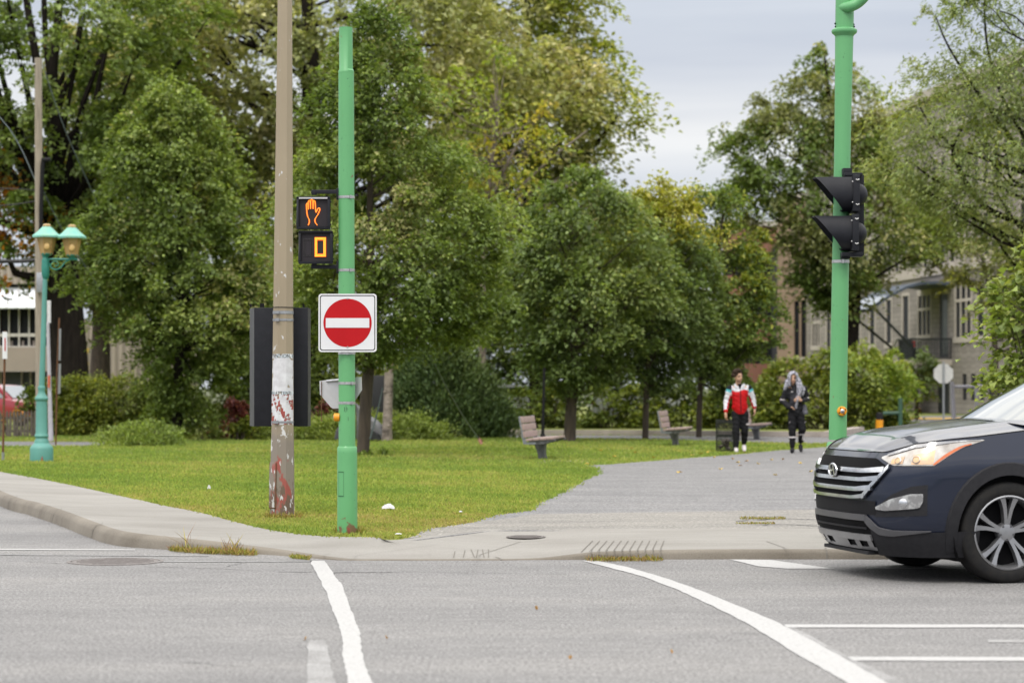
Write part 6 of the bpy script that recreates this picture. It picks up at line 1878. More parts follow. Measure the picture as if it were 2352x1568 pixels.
def blob(cones, voxel, name, mats, parent, pick=None, smooth_it=4, wr=0.0):
    """round cones and ellipsoids melted into one continuous surface"""
    mb = MB()
    for c_ in cones:
        if c_[0] == 'e':
            _, p, r, *rt = c_; mb.ball(p, r, 20, 14, rot=rt[0] if rt else None)
        else:
            a, ra, b, rb = c_; a, b = Vector(a), Vector(b); n_ = 7
            mb.tube([a.lerp(b, t) for t in np.linspace(0, 1, n_)], [ra + (rb - ra) * t for t in np.linspace(0, 1, n_)], 16); mb.ball(a, ra, 14, 10); mb.ball(b, rb, 14, 10)
    me = bpy.data.meshes.new('tmp'); me.from_pydata(mb.v, [], mb.f)
    o = bpy.data.objects.new('tmp', me); COL.objects.link(o)
    m = o.modifiers.new('r', 'REMESH'); m.mode = 'VOXEL'; m.voxel_size = voxel
    m2 = o.modifiers.new('s', 'SMOOTH'); m2.factor = .5; m2.iterations = smooth_it
    dg = bpy.context.evaluated_depsgraph_get(); dg.update()
    nm = bpy.data.meshes.new_from_object(o.evaluated_get(dg)); bpy.data.objects.remove(o); bpy.data.meshes.remove(me)
    nm.name = name
    nm.polygons.foreach_set('use_smooth', [True] * len(nm.polygons))
    if wr:
        n_ = len(nm.vertices); co = np.empty(n_ * 3); nm.vertices.foreach_get('co', co); co = co.reshape(-1, 3)
        no = np.array([tuple(v.normal) for v in nm.vertices]); d_ = lnoise(co * np.array([1, 1, 1.6]), 3, 13) * .6 + lnoise(co * np.array([.6, .6, 2.0]), 8, 24) * .5
        nm.vertices.foreach_set('co', (co + no * (d_ * wr)[:, None]).ravel()); nm.update()
    r = link_mesh(name, nm, mats if isinstance(mats, (list, tuple)) else [mats], parent)
    if pick:
        nm.polygons.foreach_set('material_index', [pick(p.center, p.normal) for p in nm.polygons])
    return r


def fingers(w, dirv, side, curl, L=.078):
    """five bent fingers on a palm; w wrist, dirv along the hand, side towards the thumb"""
    dirv = Vector(dirv).normalized(); side = Vector(side); side = (side - dirv * side.dot(dirv)).normalized(); nrm = Vector(curl); nrm = (nrm - dirv * nrm.dot(dirv)).normalized()
    out = [(w, .026, w + dirv * .045 + side * .012, .024), (w + dirv * .02, .022, w + dirv * .085 - side * .018, .017), (w + dirv * .03, .022, w + dirv * .088 + side * .024, .018)]
    for k, (o, l) in enumerate(((.031, .88), (.011, 1.0), (-.009, .95), (-.029, .76))):
        a = w + dirv * .092 + side * o; b = a + (dirv * .9 + nrm * .35).normalized() * L * l * .5; c_ = b + (dirv * .45 + nrm * .9).normalized() * L * l * .5
        out += [(a, .0105, b, .0095), (b, .0095, c_, .008)]
    a = w + dirv * .035 + side * .032; b = a + (dirv * .6 + side * .75).normalized() * .042; c_ = b + (dirv * .95 + side * .1 + nrm * .3).normalized() * .034
    return out + [(a, .014, b, .012), (b, .012, c_, .0095)]


def head(c, yaw, mats, root_parts):
    """head ellipsoids round centre c, facing -y turned by yaw; returns cones and a material picker"""
    R = Matrix.Rotation(yaw, 3, 'Z'); f = lambda x, y, z: c + R @ Vector((x, y, z))
    cones = [('e', f(0, .012, .035), (.074, .094, .092), R), ('e', f(0, -.02, -.035), (.058, .070, .078), R), (f(0, -.086, .012), .010, f(0, -.102, -.018), .0155), ('e', f(0, -.055, -.085), (.034, .032, .028), R),
             ('e', f(.076, .012, -.008), (.012, .022, .034), R), ('e', f(-.076, .012, -.008), (.012, .022, .034), R), (f(-.045, -.072, .028), .012, f(.045, -.072, .028), .012), ('e', f(0, -.078, -.055), (.026, .016, .014), R)]

    def pick(p, n):
        q = R.transposed() @ (p - c)
        if q.y < -.03:
            for sx in (-.032, .032):
                if ((q.x - sx) / .016) ** 2 + ((q.z - .006) / .008) ** 2 < 1: return 1
                if abs(q.x - sx) < .024 and abs(q.z - .030 + abs(q.x - sx) * .1) < .006: return 1
            if (q.x / .026) ** 2 + ((q.z + .055) / .010) ** 2 < 1: return 2
        if q.z < -.05 and q.y < -.01 and q.z > -.112: return 3
        return 0
    return cones, pick


def shoe(a, toe, up, sole_mat, top_mat, parent, name):
    """a trainer from ankle a with the toe at `toe`"""
    a, toe = Vector(a), Vector(toe); dr_ = (toe - a); heel = a + Vector((0, .05, -.045)); mid = a.lerp(toe, .55)
    s_ = blob([(a, .046, heel, .040), (heel, .040, mid + Vector((0, 0, -.008)), .042), (mid, .044, toe, .034), (a, .044, mid, .042)], .010, name, top_mat, parent)
    zmin = min(v.co.z for v in s_.data.vertices)
    s_.data.materials.append(sole_mat)
    s_.data.polygons.foreach_set('material_index', [1 if p.center.z < zmin + .022 else 0 for p in s_.data.polygons])
    return s_


V = Vector
K = .00161  # metres per pixel of the close-up; walker stands at the origin facing -y


def man1():
    p = G(1700, 1040, .094); t = thing('person', 'walker with short curly hair in a red and white zip jacket and black trousers', 'person', (p.x, p.y, .094), .0001)
    X = lambda x: (x - 678) * K; Z = lambda y: (1297 - y) * K
    hc = V((X(652), -.02, Z(343))); hc_, pick = head(hc, .62, None, None)
    wl, wr = V((X(489), -.10, Z(790))), V((X(862), .03, Z(738)))
    sl, sr = V((X(556), .0, Z(490))), V((X(786), .0, Z(486))); el, er = V((X(508), .02, Z(640))), V((X(838), .05, Z(618)))
    body_ = hc_ + [(V((X(660), .0, Z(480))), .056, hc + V((0, .01, -.06)), .052), ('e', V((X(670), .01, Z(560))), (.16, .10, .20)), (V((X(672), .01, Z(640))), .11, V((X(672), .01, Z(760))), .12),
                   (sl, .052, el, .042), (el, .042, wl, .026), (sr, .052, er, .042), (er, .042, wr, .026), (V((X(640), .01, Z(780))), .09, V((X(622), -.03, Z(1010))), .06), (V((X(622), -.03, Z(1010))), .055, V((X(624), -.05, Z(1215))), .038),
                   (V((X(715), .01, Z(780))), .09, V((X(735), .02, Z(1010))), .06), (V((X(735), .02, Z(1010))), .055, V((X(735), .14, Z(1180))), .038), (sl, .06, V((X(670), .0, Z(500))), .08), (sr, .06, V((X(670), .0, Z(500))), .08)]
    body_ += fingers(wl, (-.05, -.1, -1), (.25, -1, 0), (.9, .2, .1)) + fingers(wr, (.08, -.05, -1), (-.2, -1, 0), (-.9, .2, .1))
    b = blob(body_, .0062, 'body', [MT['skin'], MT['features'], MT['lips'], MT['stubble']], t, lambda c_, n_: pick(c_, n_), 2)
    # hair: a full head of curls
    rng = random.Random(7); R = Matrix.Rotation(.62, 3, 'Z'); hr = []
    for k in range(130):
        a, e = rng.uniform(0, 2 * PI), rng.uniform(-.35, PI / 2); q = V((math.cos(a) * math.cos(e), math.sin(a) * math.cos(e), math.sin(e)))
        if q.y < -.35 and q.z < .62: continue
        hr.append(('e', hc + R @ V((q.x * .100, q.y * .108 + .02, q.z * .098 + .052)), (rng.uniform(.022, .034),) * 3))
    hr += [('e', hc + R @ V((0, .03, .06)), (.094, .10, .092), R)]
    blob(hr, .009, 'hair', MT['hair'], b, None, 1)
    # jacket
    jc = [('e', V((X(670), .0, Z(545))), (.185, .125, .17)), (V((X(668), .0, Z(560))), .150, V((X(674), .0, Z(700))), .152), (V((X(674), .0, Z(700))), .152, V((X(675), .0, Z(752))), .140), ('e', V((X(640), .0, Z(720))), (.11, .115, .09)), ('e', V((X(708), .0, Z(720))), (.11, .115, .09)),
          (V((X(600), .0, Z(500))), .075, V((X(738), .0, Z(500))), .075), (V((X(625), .01, Z(462))), .055, V((X(700), .01, Z(462))), .055), (sl, .078, el, .062), (el, .062, wl + V((.004, .01, .025)), .042), (sr, .078, er, .062), (er, .062, wr + V((-.004, 0, .02)), .042)]

    def jp(c_, n_):
        for s_, e_, w_, sg in ((sl, el, wl, -1), (sr, er, wr, 1)):
            for a, b_ in ((s_, e_), (e_, w_)):
                d_ = b_ - a; u = max(0, min(1, (c_ - a).dot(d_) / d_.length_squared)); dist = (c_ - a - d_ * u).length
                if dist < .088 and (c_.x - X(672)) * sg > .150 + (.02 if a is s_ else .0):
                    if a is s_ and u < .27: return 4 if u < .06 else 2
                    if a is e_ and u > .80: return 0
                    inner = (c_ - a - d_ * u).dot(V((-sg, 0, 0))) / max(dist, .001)
                    return 0 if inner > .35 and (a is e_ or u > .5) else 1
        if c_.z > Z(512) + .02 * math.sin(c_.x * 20): return 1
        return 0
    j = blob(jc, .010, 'jacket', [MT['jred'], MT['jwhite'], MT['jcyan'], MT['cblack'], MT['cblack']], b, jp, 3, .0075)
    mb = MB(); bv = BVHTree.FromPolygons([v.co for v in j.data.vertices], [tuple(p_.vertices) for p_ in j.data.polygons])

    def on(x, z, o=.004):
        h = bv.ray_cast(V((x, -1, z)), V((0, 1, 0))); return (h[0] if h[0] else V((x, -.12, z))) + V((0, -o, 0))
    mb.grid([[on(X(672) + dx + (Z(500) - z) * .03, z) for dx in (-.008, .008)] for z in np.linspace(Z(505), Z(780), 24)]); mb.build('zip', MT['cblack'], j)
    mb = MB(); mb.add([on(X(630), Z(425), .006), on(X(700), Z(425), .006), on(X(668), Z(495), .006)], [(0, 1, 2)]); mb.build('shirt', MT['cblack'], b, smooth=0)
    for sg in (-1, 1):
        mb = MB(); xx = 665 + sg * 40; mb.grid([[on(X(xx - sg * 34), Z(498), .012), on(X(xx + sg * 16), Z(430), .014) + V((0, .03, .02))], [on(X(xx + sg * 12), Z(492), .012), on(X(xx + sg * 36), Z(446), .012) + V((0, .03, .01))]]); mb.build('collar', MT['jwhite'], j, smooth=0)
    # trousers
    tr_ = [('e', V((X(672), .01, Z(790))), (.155, .12, .11)), (V((X(632), .01, Z(800))), .100, V((X(622), -.035, Z(1010))), .082), (V((X(622), -.035, Z(1010))), .082, V((X(626), -.05, Z(1200))), .056), (V((X(722), .01, Z(800))), .100, V((X(736), .02, Z(1010))), .082), (V((X(736), .02, Z(1010))), .080, V((X(738), .14, Z(1165))), .056)]
    tq = blob(tr_, .010, 'trousers', MT['cblack'], b, None, 3, .008)
    bt = BVHTree.FromPolygons([v.co for v in tq.data.vertices], [tuple(p_.vertices) for p_ in tq.data.polygons]); mb = MB()
    for (x0, x1, y0, y1) in ((752, 790, 925, 945), (775, 795, 908, 925)):
        hit = lambda x, z: (bt.ray_cast(V((X(x), -1, Z(z))), V((0, 1, 0)))[0] or V((X(x), -.09, Z(z)))) + V((0, -.004, 0))
        mb.grid([[hit(x, y) for x in np.linspace(x0, x1, 4)] for y in np.linspace(y0, y1, 4)])
    mb.build('trouser_mark', MT['shoew'], tq, smooth=0)
    shoe(V((X(625), -.055, .075)), V((X(620), -.20, .038)), 0, MT['shoer'], MT['shoew'], t, 'shoe'); shoe(V((X(735), .14, .13)), V((X(733), .0, .045)), 0, MT['shoer'], MT['shoew'], t, 'shoe')
    mb = MB(); mb.lathe([(.031, -.012), (.034, -.012), (.034, .012), (.031, .012)], wr + V((0, 0, .0)), 16, closed=True); mb.build('watch', MT['galv'], b)


def man2():
    p = G(1828, 1040, .094); t = thing('person', 'walker all in black with a black and white scarf draped over the head', 'person', (p.x, p.y, .094), .0001)
    X = lambda x: (x - 1365) * K; Z = lambda y: (1297 - y) * K
    hc = V((X(1328), -.02, Z(362))); hc_, pick = head(hc, -.12, None, None)
    sl, sr = V((X(1252), 0, Z(500))), V((X(1462), 0, Z(492))); el, er = V((X(1198), .05, Z(645))), V((X(1505), .04, Z(620))); wl, wr = V((X(1272), -.10, Z(715))), V((X(1425), -.17, Z(635)))
    hip = ((1325, 800), (1412, 800))
    lg = [(V((X(1322), .01, Z(800))), V((X(1316), -.03, Z(1010))), V((X(1318), -.04, Z(1215)))), (V((X(1412), .01, Z(800))), V((X(1442), -.02, Z(1000))), V((X(1438), .16, Z(1160))))]
    body_ = hc_ + [(V((X(1350), .01, Z(480))), .056, hc + V((0, .01, -.06)), .05), ('e', V((X(1355), .01, Z(570))), (.155, .10, .19)), (V((X(1358), .01, Z(650))), .11, V((X(1362), .01, Z(770))), .115), (sl, .06, V((X(1355), 0, Z(500))), .08), (sr, .06, V((X(1355), 0, Z(500))), .08),
                   (sl, .052, el, .042), (el, .042, wl, .027), (sr, .052, er, .042), (er, .042, wr, .027)]
    for a, k_, c_ in lg: body_ += [(a, .09, k_, .058), (k_, .052, c_, .037)]
    body_ += fingers(wr, (-1, -.12, .15), (.1, -.3, 1), (-.2, 1, -.4)) + fingers(wl, (.8, -.2, -.5), (.3, -1, .2), (0, 1, 0))
    b = blob(body_, .0062, 'body', [MT['skin2'], MT['features'], MT['lips'], MT['stubble']], t, lambda c_, n_: pick(c_, n_), 2)
    jc = [('e', V((X(1356), 0, Z(560))), (.18, .125, .18)), (V((X(1358), 0, Z(580))), .140, V((X(1365), 0, Z(745))), .135), ('e', V((X(1335), 0, Z(725))), (.11, .115, .10)), ('e', V((X(1395), 0, Z(725))), (.11, .115, .10)), (V((X(1290), 0, Z(505))), .075, V((X(1425), 0, Z(500))), .075), (V((X(1350), 0, Z(440))), .062, V((X(1352), 0, Z(480))), .085),
          (sl, .072, el, .060), (el, .060, wl, .055), (wl, .055, wl + V((.10, .02, -.06)), .062), (wl + V((.10, .02, -.06)), .062, wl + V((.16, .03, -.10)), .06), (sr, .072, er, .060), (er, .060, wr + V((.035, 0, -.0)), .042)]

    def jp(c_, n_):
        for e_, sg in ((el, -1), (er, 1)):
            if abs(c_.z - (e_.z + .035)) < .014 and (c_ - e_).length < .085: return 1
        if abs(c_.x - X(1318)) < .055 and Z(665) < c_.z < Z(565) and c_.y < -.05: return 2
        return 0
    j = blob(jc, .010, 'jacket', [MT['cblack2'], MT['shoew'], MT['cgrey']], b, jp, 3, .0075)
    bj = BVHTree.FromPolygons([v.co for v in j.data.vertices], [tuple(p_.vertices) for p_ in j.data.polygons])
    on = lambda x, z, o=.005: (bj.ray_cast(V((x, -1, z)), V((0, 1, 0)))[0] or V((x, -.1, z))) + V((0, -o, 0))
    mb = MB(); mb.add([on(X(1292), Z(532)), on(X(1322), Z(530)), on(X(1308), Z(515))], [(0, 1, 2)]); mb.build('chest_mark', MT['shoew'], j, smooth=0)
    tr_ = [('e', V((X(1366), .01, Z(800))), (.145, .12, .11))]
    for a, k_, c_ in lg: tr_ += [(a, .098, k_, .080), (k_, .078, k_.lerp(c_, .95), .055)]

    def tp_(c_, n_):
        if abs(c_.z - (Z(1098) if c_.x < X(1375) else Z(1065))) < .012: return 1
        if c_.x > X(1450) and Z(1140) < c_.z < Z(1070): return 1
        return 0
    tq = blob(tr_, .010, 'trousers', [MT['cblack'], MT['shoew']], b, tp_, 3, .008)
    mb = MB()
    bt = BVHTree.FromPolygons([v.co for v in tq.data.vertices], [tuple(p_.vertices) for p_ in tq.data.polygons])
    for x, y in ((1268, 908), (1488, 905)):
        h = bt.ray_cast(V((X(x) + (.02 if x < 1300 else -.02), -1, Z(y))), V((0, 1, 0)))[0]
        if h: mb.add([h + V((-.016, -.005, -.014)), h + V((.014, -.005, -.006)), h + V((.016, -.005, .016))], [(0, 1, 2)])
    if mb.n: mb.each('trouser_mark', MT['shoew'], tq, smooth=0)
    shoe(V((X(1316), -.045, .078)), V((X(1312), -.19, .04)), 0, MT['cblack'], MT['cblack2'], t, 'shoe'); shoe(V((X(1438), .17, .135)), V((X(1434), .04, .045)), 0, MT['cblack'], MT['cblack2'], t, 'shoe')
    # scarf
    m, nt, bs = newmat('checked_scarf')
    w = nt.nodes.new('ShaderNodeTexVoronoi'); w.inputs['Scale'].default_value = 36; tc = nt.nodes.new('ShaderNodeTexCoord'); nt.links.new(tc.outputs['Object'], w.inputs['Vector'])
    nt.links.new(ramp(nt, w.outputs['Distance'], [(.36, (.02, .02, .032)), (.56, (.38, .38, .45))]), bs.inputs['Base Color']); bs.inputs['Roughness'].default_value = .85
    mb = MB(); rows = []
    for i, e in enumerate(np.linspace(PI / 2, -.55, 16)):
        r_ = []
        op_ = float(np.interp(e, [-.55, .1, .38, .58, .72], [.50, .56, .50, .25, .0]))
        for a in np.linspace(-PI * .5 + op_, PI * 1.5 - op_, 33):
            q = V((math.cos(a) * math.cos(e) * .108, math.sin(a) * math.cos(e) * .128 + .01, math.sin(e) * .128 + .022))
            if e < 0: q.z = -.0 + e * .30; q.x = math.cos(a) * (.108 + .03 * -e); q.y = math.sin(a) * .125 + .01
            r_.append(hc + q)
        rows.append(r_)
    mb.grid(rows); sc_ = mb.build('scarf', m, b, smooth=80)
    so = sc_.modifiers.new('t', 'SOLIDIFY'); so.thickness = .010; so.offset = 1

    def drape(pts, ws, name, dy):
        mb = MB(); rng = random.Random(4); rows = []
        l = smooth_line(pts, 5); wsi = np.interp(np.linspace(0, 1, len(l)), np.linspace(0, 1, len(ws)), ws)
        for i, (q, w_) in enumerate(zip(l, wsi)): rows.append([q + V((u * w_, -.018 * math.cos(u * 3) + .008 * math.sin(u * 9 + i * .5), -.006 * abs(u))) for u in np.linspace(-1, 1, 9)])
        mb.grid(rows); o_ = mb.build(name, m, sc_, smooth=80); so_ = o_.modifiers.new('t', 'SOLIDIFY'); so_.thickness = .014
    drape([hc + V((.085, -.04, .03)), V((X(1400), -.125, Z(430))), V((X(1402), -.16, Z(500))), V((X(1385), -.165, Z(590))), V((X(1374), -.20, Z(625))), V((X(1362), -.17, Z(680))), V((X(1354), -.165, Z(735)))], [.045, .062, .060, .045, .025, .03, .012], 'scarf_end', 0)
    drape([hc + V((-.085, .0, .02)), V((X(1252), -.06, Z(400))), V((X(1236), -.08, Z(455))), V((X(1225), -.06, Z(510)))], [.035, .05, .045, .025], 'scarf_end', 0)
    drape([V((X(1425), -.08, Z(440))), V((X(1446), -.10, Z(480))), V((X(1440), -.11, Z(540))), V((X(1430), -.11, Z(585)))], [.03, .05, .045, .02], 'scarf_end', 0)
    # shoulder bag at the hip
    bg = blob([('e', V((X(1472), -.03, Z(745))), (.055, .045, .105)), ('e', V((X(1478), -.03, Z(785))), (.058, .05, .06))], .01, 'bag', MT['bagm'], None, None, 3)
    bg.location = t.location; tag(bg, 'grey shoulder bag hanging at the hip of the walker in black', 'bag')
    mb = MB(); mb.tube(smooth_line([V((X(1460), -.06, Z(690))), V((X(1440), -.145, Z(600))), V((X(1380), -.15, Z(500)))], 5), .008, 6); st_ = mb.build('strap', MT['cblack'], bg); st_.location = (0, 0, 0)


man1(); man2()
# ================================================================== buildings
def brick_mat(name, a, b, mortar, sc=1.0, w=.42, h=.12):
    m, nt, bs = newmat(name)
    tc = nt.nodes.new('ShaderNodeTexCoord'); br = nt.nodes.new('ShaderNodeTexBrick'); nt.links.new(tc.outputs['UV'], br.inputs[0])
    br.inputs['Color1'].default_value = c4(a); br.inputs['Color2'].default_value = c4(b); br.inputs['Mortar'].default_value = c4(mortar)
    br.inputs['Scale'].default_value = sc; br.inputs['Brick Width'].default_value = w; br.inputs['Row Height'].default_value = h; br.inputs['Mortar Size'].default_value = .016
    n = noise(nt, .6, 4, .6)
    nt.links.new(mixc(nt, 1.0, br.outputs[0], ramp(nt, n, [(.3, (.86, .86, .86)), (.7, (1.1, 1.1, 1.1))]), 'MULTIPLY'), bs.inputs['Base Color']); bs.inputs['Roughness'].default_value = .9
    return m


MT['greybrick'] = brick_mat('grey_stone_block', (.270, .243, .222), (.205, .183, .166), (.15, .134, .12), 1, .7, .26)
MT['tanbrick'] = brick_mat('tan_brick', (.30, .205, .14), (.27, .18, .125), (.25, .20, .16), 1, .3, .09)
MT['redbrick'] = brick_mat('red_brick', (.26, .105, .065), (.23, .09, .055), (.22, .13, .1), 1, .3, .09)
MT['stonetrim'] = M('pale_stone_trim', (.43, .39, .345), .85, col2=(.38, .34, .30), scale=3)
MT['pane'] = glass_mat('window_pane', .0, (.012, .014, .018))
MT['pane2'] = M('dim_window_pane', (.010, .011, .015), .5, col2=(.02, .021, .025), scale=1.2, spec=.12)
MT['doorpane'] = M('door_glass', (.06, .075, .06), .4, col2=(.03, .035, .032), scale=2, spec=.2)  # trees mirrored in the door, put into the pane as a greenish colour
MT['dkmetal'] = M('dark_railing', (.012, .016, .018), .6)
MT['canopy'] = M('blue_grey_metal_roof', (.085, .105, .135), .6, .1, col2=(.07, .088, .115), scale=3, spec=.2)
MT['corrug'] = M('corrugated_sheet', (.30, .33, .37), .4, .5, col2=(.25, .28, .32))


def uvwall(mb_pts, name, mat, parent):
    """quads given as (corner, u axis vector, v axis vector); metre uv on each"""
    me = bpy.data.meshes.new(name); off = Vector(parent['_off']); vs, fs, uv = [], [], []
    for o, u, v in mb_pts:
        o, u, v = Vector(o) - off, Vector(u), Vector(v); b = len(vs); vs += [o, o + u, o + u + v, o + v]; fs.append((b, b + 1, b + 2, b + 3)); uv += [(0, 0), (u.length, 0), (u.length, v.length), (0, v.length)]
    me.from_pydata([tuple(v) for v in vs], [], fs); l = me.uv_layers.new(name='uv')
    for i, c_ in enumerate(uv): l.data[i].uv = c_
    me.update(); return link_mesh(name, me, [mat], parent)


def wall_holes(o, u, L, H, holes, dv, name, mat, parent, nrm):
    """a wall L x H with rectangular openings (s0, s1, z0, z1), with reveals dv deep (away from nrm)"""
    ss = sorted({0, L, *[h[0] for h in holes], *[h[1] for h in holes]}); q = []
    for a, b in zip(ss[:-1], ss[1:]):
        cols = sorted([(h[2], h[3]) for h in holes if h[0] <= a + 1e-6 and h[1] >= b - 1e-6]); z = 0
        for z0, z1 in cols + [(H, H)]:
            if z0 > z + 1e-6: q.append((o + u * a + Vector((0, 0, z)), u * (b - a), Vector((0, 0, z0 - z))))
            z = z1
    for s0, s1, z0, z1 in holes:
        c_ = o + u * s0 + Vector((0, 0, z0)); iv = -nrm * dv
        q += [(c_, iv, Vector((0, 0, z1 - z0))), (c_ + u * (s1 - s0), iv, Vector((0, 0, z1 - z0))), (c_, u * (s1 - s0), iv), (c_ + Vector((0, 0, z1 - z0)), u * (s1 - s0), iv)]
    return uvwall(q, name, mat, parent)


KB = (1830 - 574) * 150.0


def bx(x): return KB / (x - 574.0)          # depth of the facade under a picture column


Yl = bx(1852); Xl = (1852 - XC) / F * Yl
u_ = Vector((.114, -1, 0)).normalized(); nrm_ = Vector((u_.y, -u_.x, 0)).normalized()
if nrm_.x > 0: nrm_ = -nrm_
bo = Vector((Xl, Yl, .1))
gb = thing('grey_building', 'long grey stone building with narrow dark windows and a curved entrance canopy at the right', 'building', bo)


def s_of(x): Y = bx(x); return (Yl - Y) / abs(u_.y)


LB, HB = 72.0, 16.4
wins = []                                     # (s centre, half width, z0, z1, bars)
for x, hw, z0, z1, kind in ((1874, .85, 4.05, 6.3, 3), (1903, .42, 3.75, 6.4, 1), (1936, .42, 3.9, 6.4, 1), (1969, .42, 3.95, 6.4, 1), (2003, .42, 3.9, 6.2, 1), (2041, .42, 3.9, 6.3, 1), (2080, .45, 3.95, 6.4, 1), (2123, .95, 4.2, 6.28, 3),
                            (2212, 1.1, 3.95, 6.8, 3), (2252, .42, 3.95, 6.4, 1), (2290, .42, 3.95, 6.4, 1), (2330, .42, 3.95, 6.4, 1), (2372, .42, 3.95, 6.4, 1)):
    wins.append((s_of(x), hw * (1.4 if kind == 1 else 1.2), z0, z1, kind))
for fl, (z0, z1) in enumerate(((7.8, 9.9), (11.4, 13.3))):
    s0 = 2.2
    while s0 < 52:
        wins.append((s0, .46, z0, z1, 1)); s0 += 1.55 if (int(s0 / 1.55) % 5) else 2.3
door_s = s_of(2167)
holes = [(s - hw, s + hw, z0 - .1, z1 - .1) for s, hw, z0, z1, k in wins] + [(door_s - .7, door_s + .7, 2.85, 6.1)] + [(door_s - 1.0, door_s + 1.0, 0.0, 2.3)]
base_w = [(s_of(x) - .35, s_of(x) + .35, .7, 2.0) for x in (2215, 2235, 2255, 2275, 2295, 2315, 2340)]
wall_holes(bo, u_, LB, HB, holes + base_w, .07, 'wall', MT['greybrick'], gb, nrm_)
bk_ = -nrm_ * 16
uvwall([(bo, bk_, Vector((0, 0, HB))), (bo + u_ * LB, bk_, Vector((0, 0, HB))), (bo + bk_, u_ * LB, Vector((0, 0, HB)))], 'wall', MT['greybrick'], gb)
mb = MB(); mb.prism([bo + Vector((0, 0, HB)) + nrm_ * .25, bo + u_ * LB + Vector((0, 0, HB)) + nrm_ * .25, bo + u_ * LB + bk_ + Vector((0, 0, HB)), bo + bk_ + Vector((0, 0, HB))], (0, 0, .5)); mb.build('roof', MT['stonetrim'], gb, smooth=0)
mb = MB()
for z in (7.15, 14.4): mb.prism([bo + nrm_ * .0 + Vector((0, 0, z)), bo + u_ * LB + Vector((0, 0, z)), bo + u_ * LB + nrm_ * .12 + Vector((0, 0, z)), bo + nrm_ * .12 + Vector((0, 0, z))], (0, 0, .28))
mb.each('cornice', MT['stonetrim'], gb, smooth=0)


def wb(mb, s0, s1, z0, z1, n0, n1):           # box in facade coordinates
    pts = [bo + u_ * s + nrm_ * n_ + Vector((0, 0, z - .1)) for z in (z0, z1) for s in (s0, s1) for n_ in (n0, n1)]
    return mb.add(pts, [(0, 1, 3, 2), (4, 6, 7, 5), (0, 4, 5, 1), (2, 3, 7, 6), (0, 2, 6, 4), (1, 5, 7, 3)])


for s, hw, z0, z1, k in wins[:]:
    if s > 50: continue
    mb = MB(); t_ = .16
    wb(mb, s - hw - .1, s - hw + .07, z0, z1, -.06, .015); wb(mb, s + hw - .07, s + hw + .1, z0, z1, -.06, .015); wb(mb, s - hw - .1, s + hw + .1, z1, z1 + (.34 if k == 3 and z0 > 4.1 else .16), -.06, .02); wb(mb, s - hw - .18, s + hw + .18, z0 - (.28), z0, -.06, .06)
    if k == 3:
        for f_ in (-.34, .34): wb(mb, s + f_ * hw - .08, s + f_ * hw + .08, z0, z1, -.06, .0)
        wb(mb, s - hw, s + hw, z0 + (z1 - z0) * .62, z0 + (z1 - z0) * .62 + .15, -.055, .004)
    w_ = mb.build('window', MT['stonetrim'], gb, smooth=0, fix=False)
    mb = MB(); q = [bo + u_ * a + nrm_ * -.05 + Vector((0, 0, z - .1)) for a, z in ((s - hw, z0), (s + hw, z0), (s + hw, z1), (s - hw, z1))]; mb.add(q, [(0, 1, 2, 3)]); mb.build('pane', MT['pane2'], w_, smooth=0, fix=False)
for s0, s1, z0, z1 in base_w:
    mb = MB(); wb(mb, s0, s1, z0 + .1, z1 + .1, -.06, -.05); mb.build('window', MT['pane2'], gb, smooth=0)
# entrance: door, landing with railing, stairs, canopy with struts
mb = MB(); wb(mb, door_s - .7, door_s + .7, 2.95, 6.2, -.065, -.05); dr_ = mb.build('door', MT['dkmetal'], gb, smooth=0)
mb = MB(); wb(mb, door_s - .2, door_s + .6, 3.15, 5.9, -.05, -.035); mb.build('pane', MT['doorpane'], dr_, smooth=0)
mb = MB(); wb(mb, door_s - 1.0, door_s + 1.0, .1, 2.4, -.066, -.055); mb.build('basement_door', MT['dkmetal'], gb, smooth=0)
mb = MB(); wb(mb, door_s - 2.2, door_s + 1.5, 2.55, 2.85, 0.005, 2.2); mb.build('landing', MT['stonetrim'], gb, smooth=0)
mb = MB()
for s in np.arange(door_s - .8, door_s + 1.5, .14): wb(mb, s, s + .05, 2.85, 3.85, 2.1, 2.15)
for n_ in np.arange(.05, 2.1, .14): wb(mb, door_s + 1.42, door_s + 1.47, 2.85, 3.85, n_, n_ + .05)
wb(mb, door_s - .8, door_s + 1.47, 3.85, 3.93, 2.09, 2.17); wb(mb, door_s + 1.40, door_s + 1.49, 3.85, 3.93, 0.01, 2.09); wb(mb, door_s - .6, door_s + 1.2, 2.86, 3.7, 2.0, 2.06); mb.build('railing', MT['dkmetal'], gb, smooth=0, fix=False)
mb = MB()
for k in range(14): wb(mb, door_s - 2.2 - .3 * (k + 1), door_s - 2.2 - .3 * k, .1, 2.75 - .19 * k, .9, 2.2)
mb.build('stairs', MT['stonetrim'], gb, smooth=0, fix=False)
mb = MB()
for n_ in (.9, 2.2):
    a = bo + u_ * (door_s - .8) + nrm_ * n_ + Vector((0, 0, 3.8)); b = bo + u_ * (door_s - 6.4) + nrm_ * n_ + Vector((0, 0, .9)); mb.tube([a, b], .05, 6); mb.tube([a - Vector((0, 0, .4)), b - Vector((0, 0, .4))], .04, 6)
mb.each('handrail', MT['galv'], gb)
c0, c1 = door_s - 4.0, door_s + 1.55; prof = [(.02, 6.62), (.8, 6.72), (1.6, 6.68), (2.4, 6.45), (3.2, 6.05), (3.8, 5.65), (4.2, 5.30)]
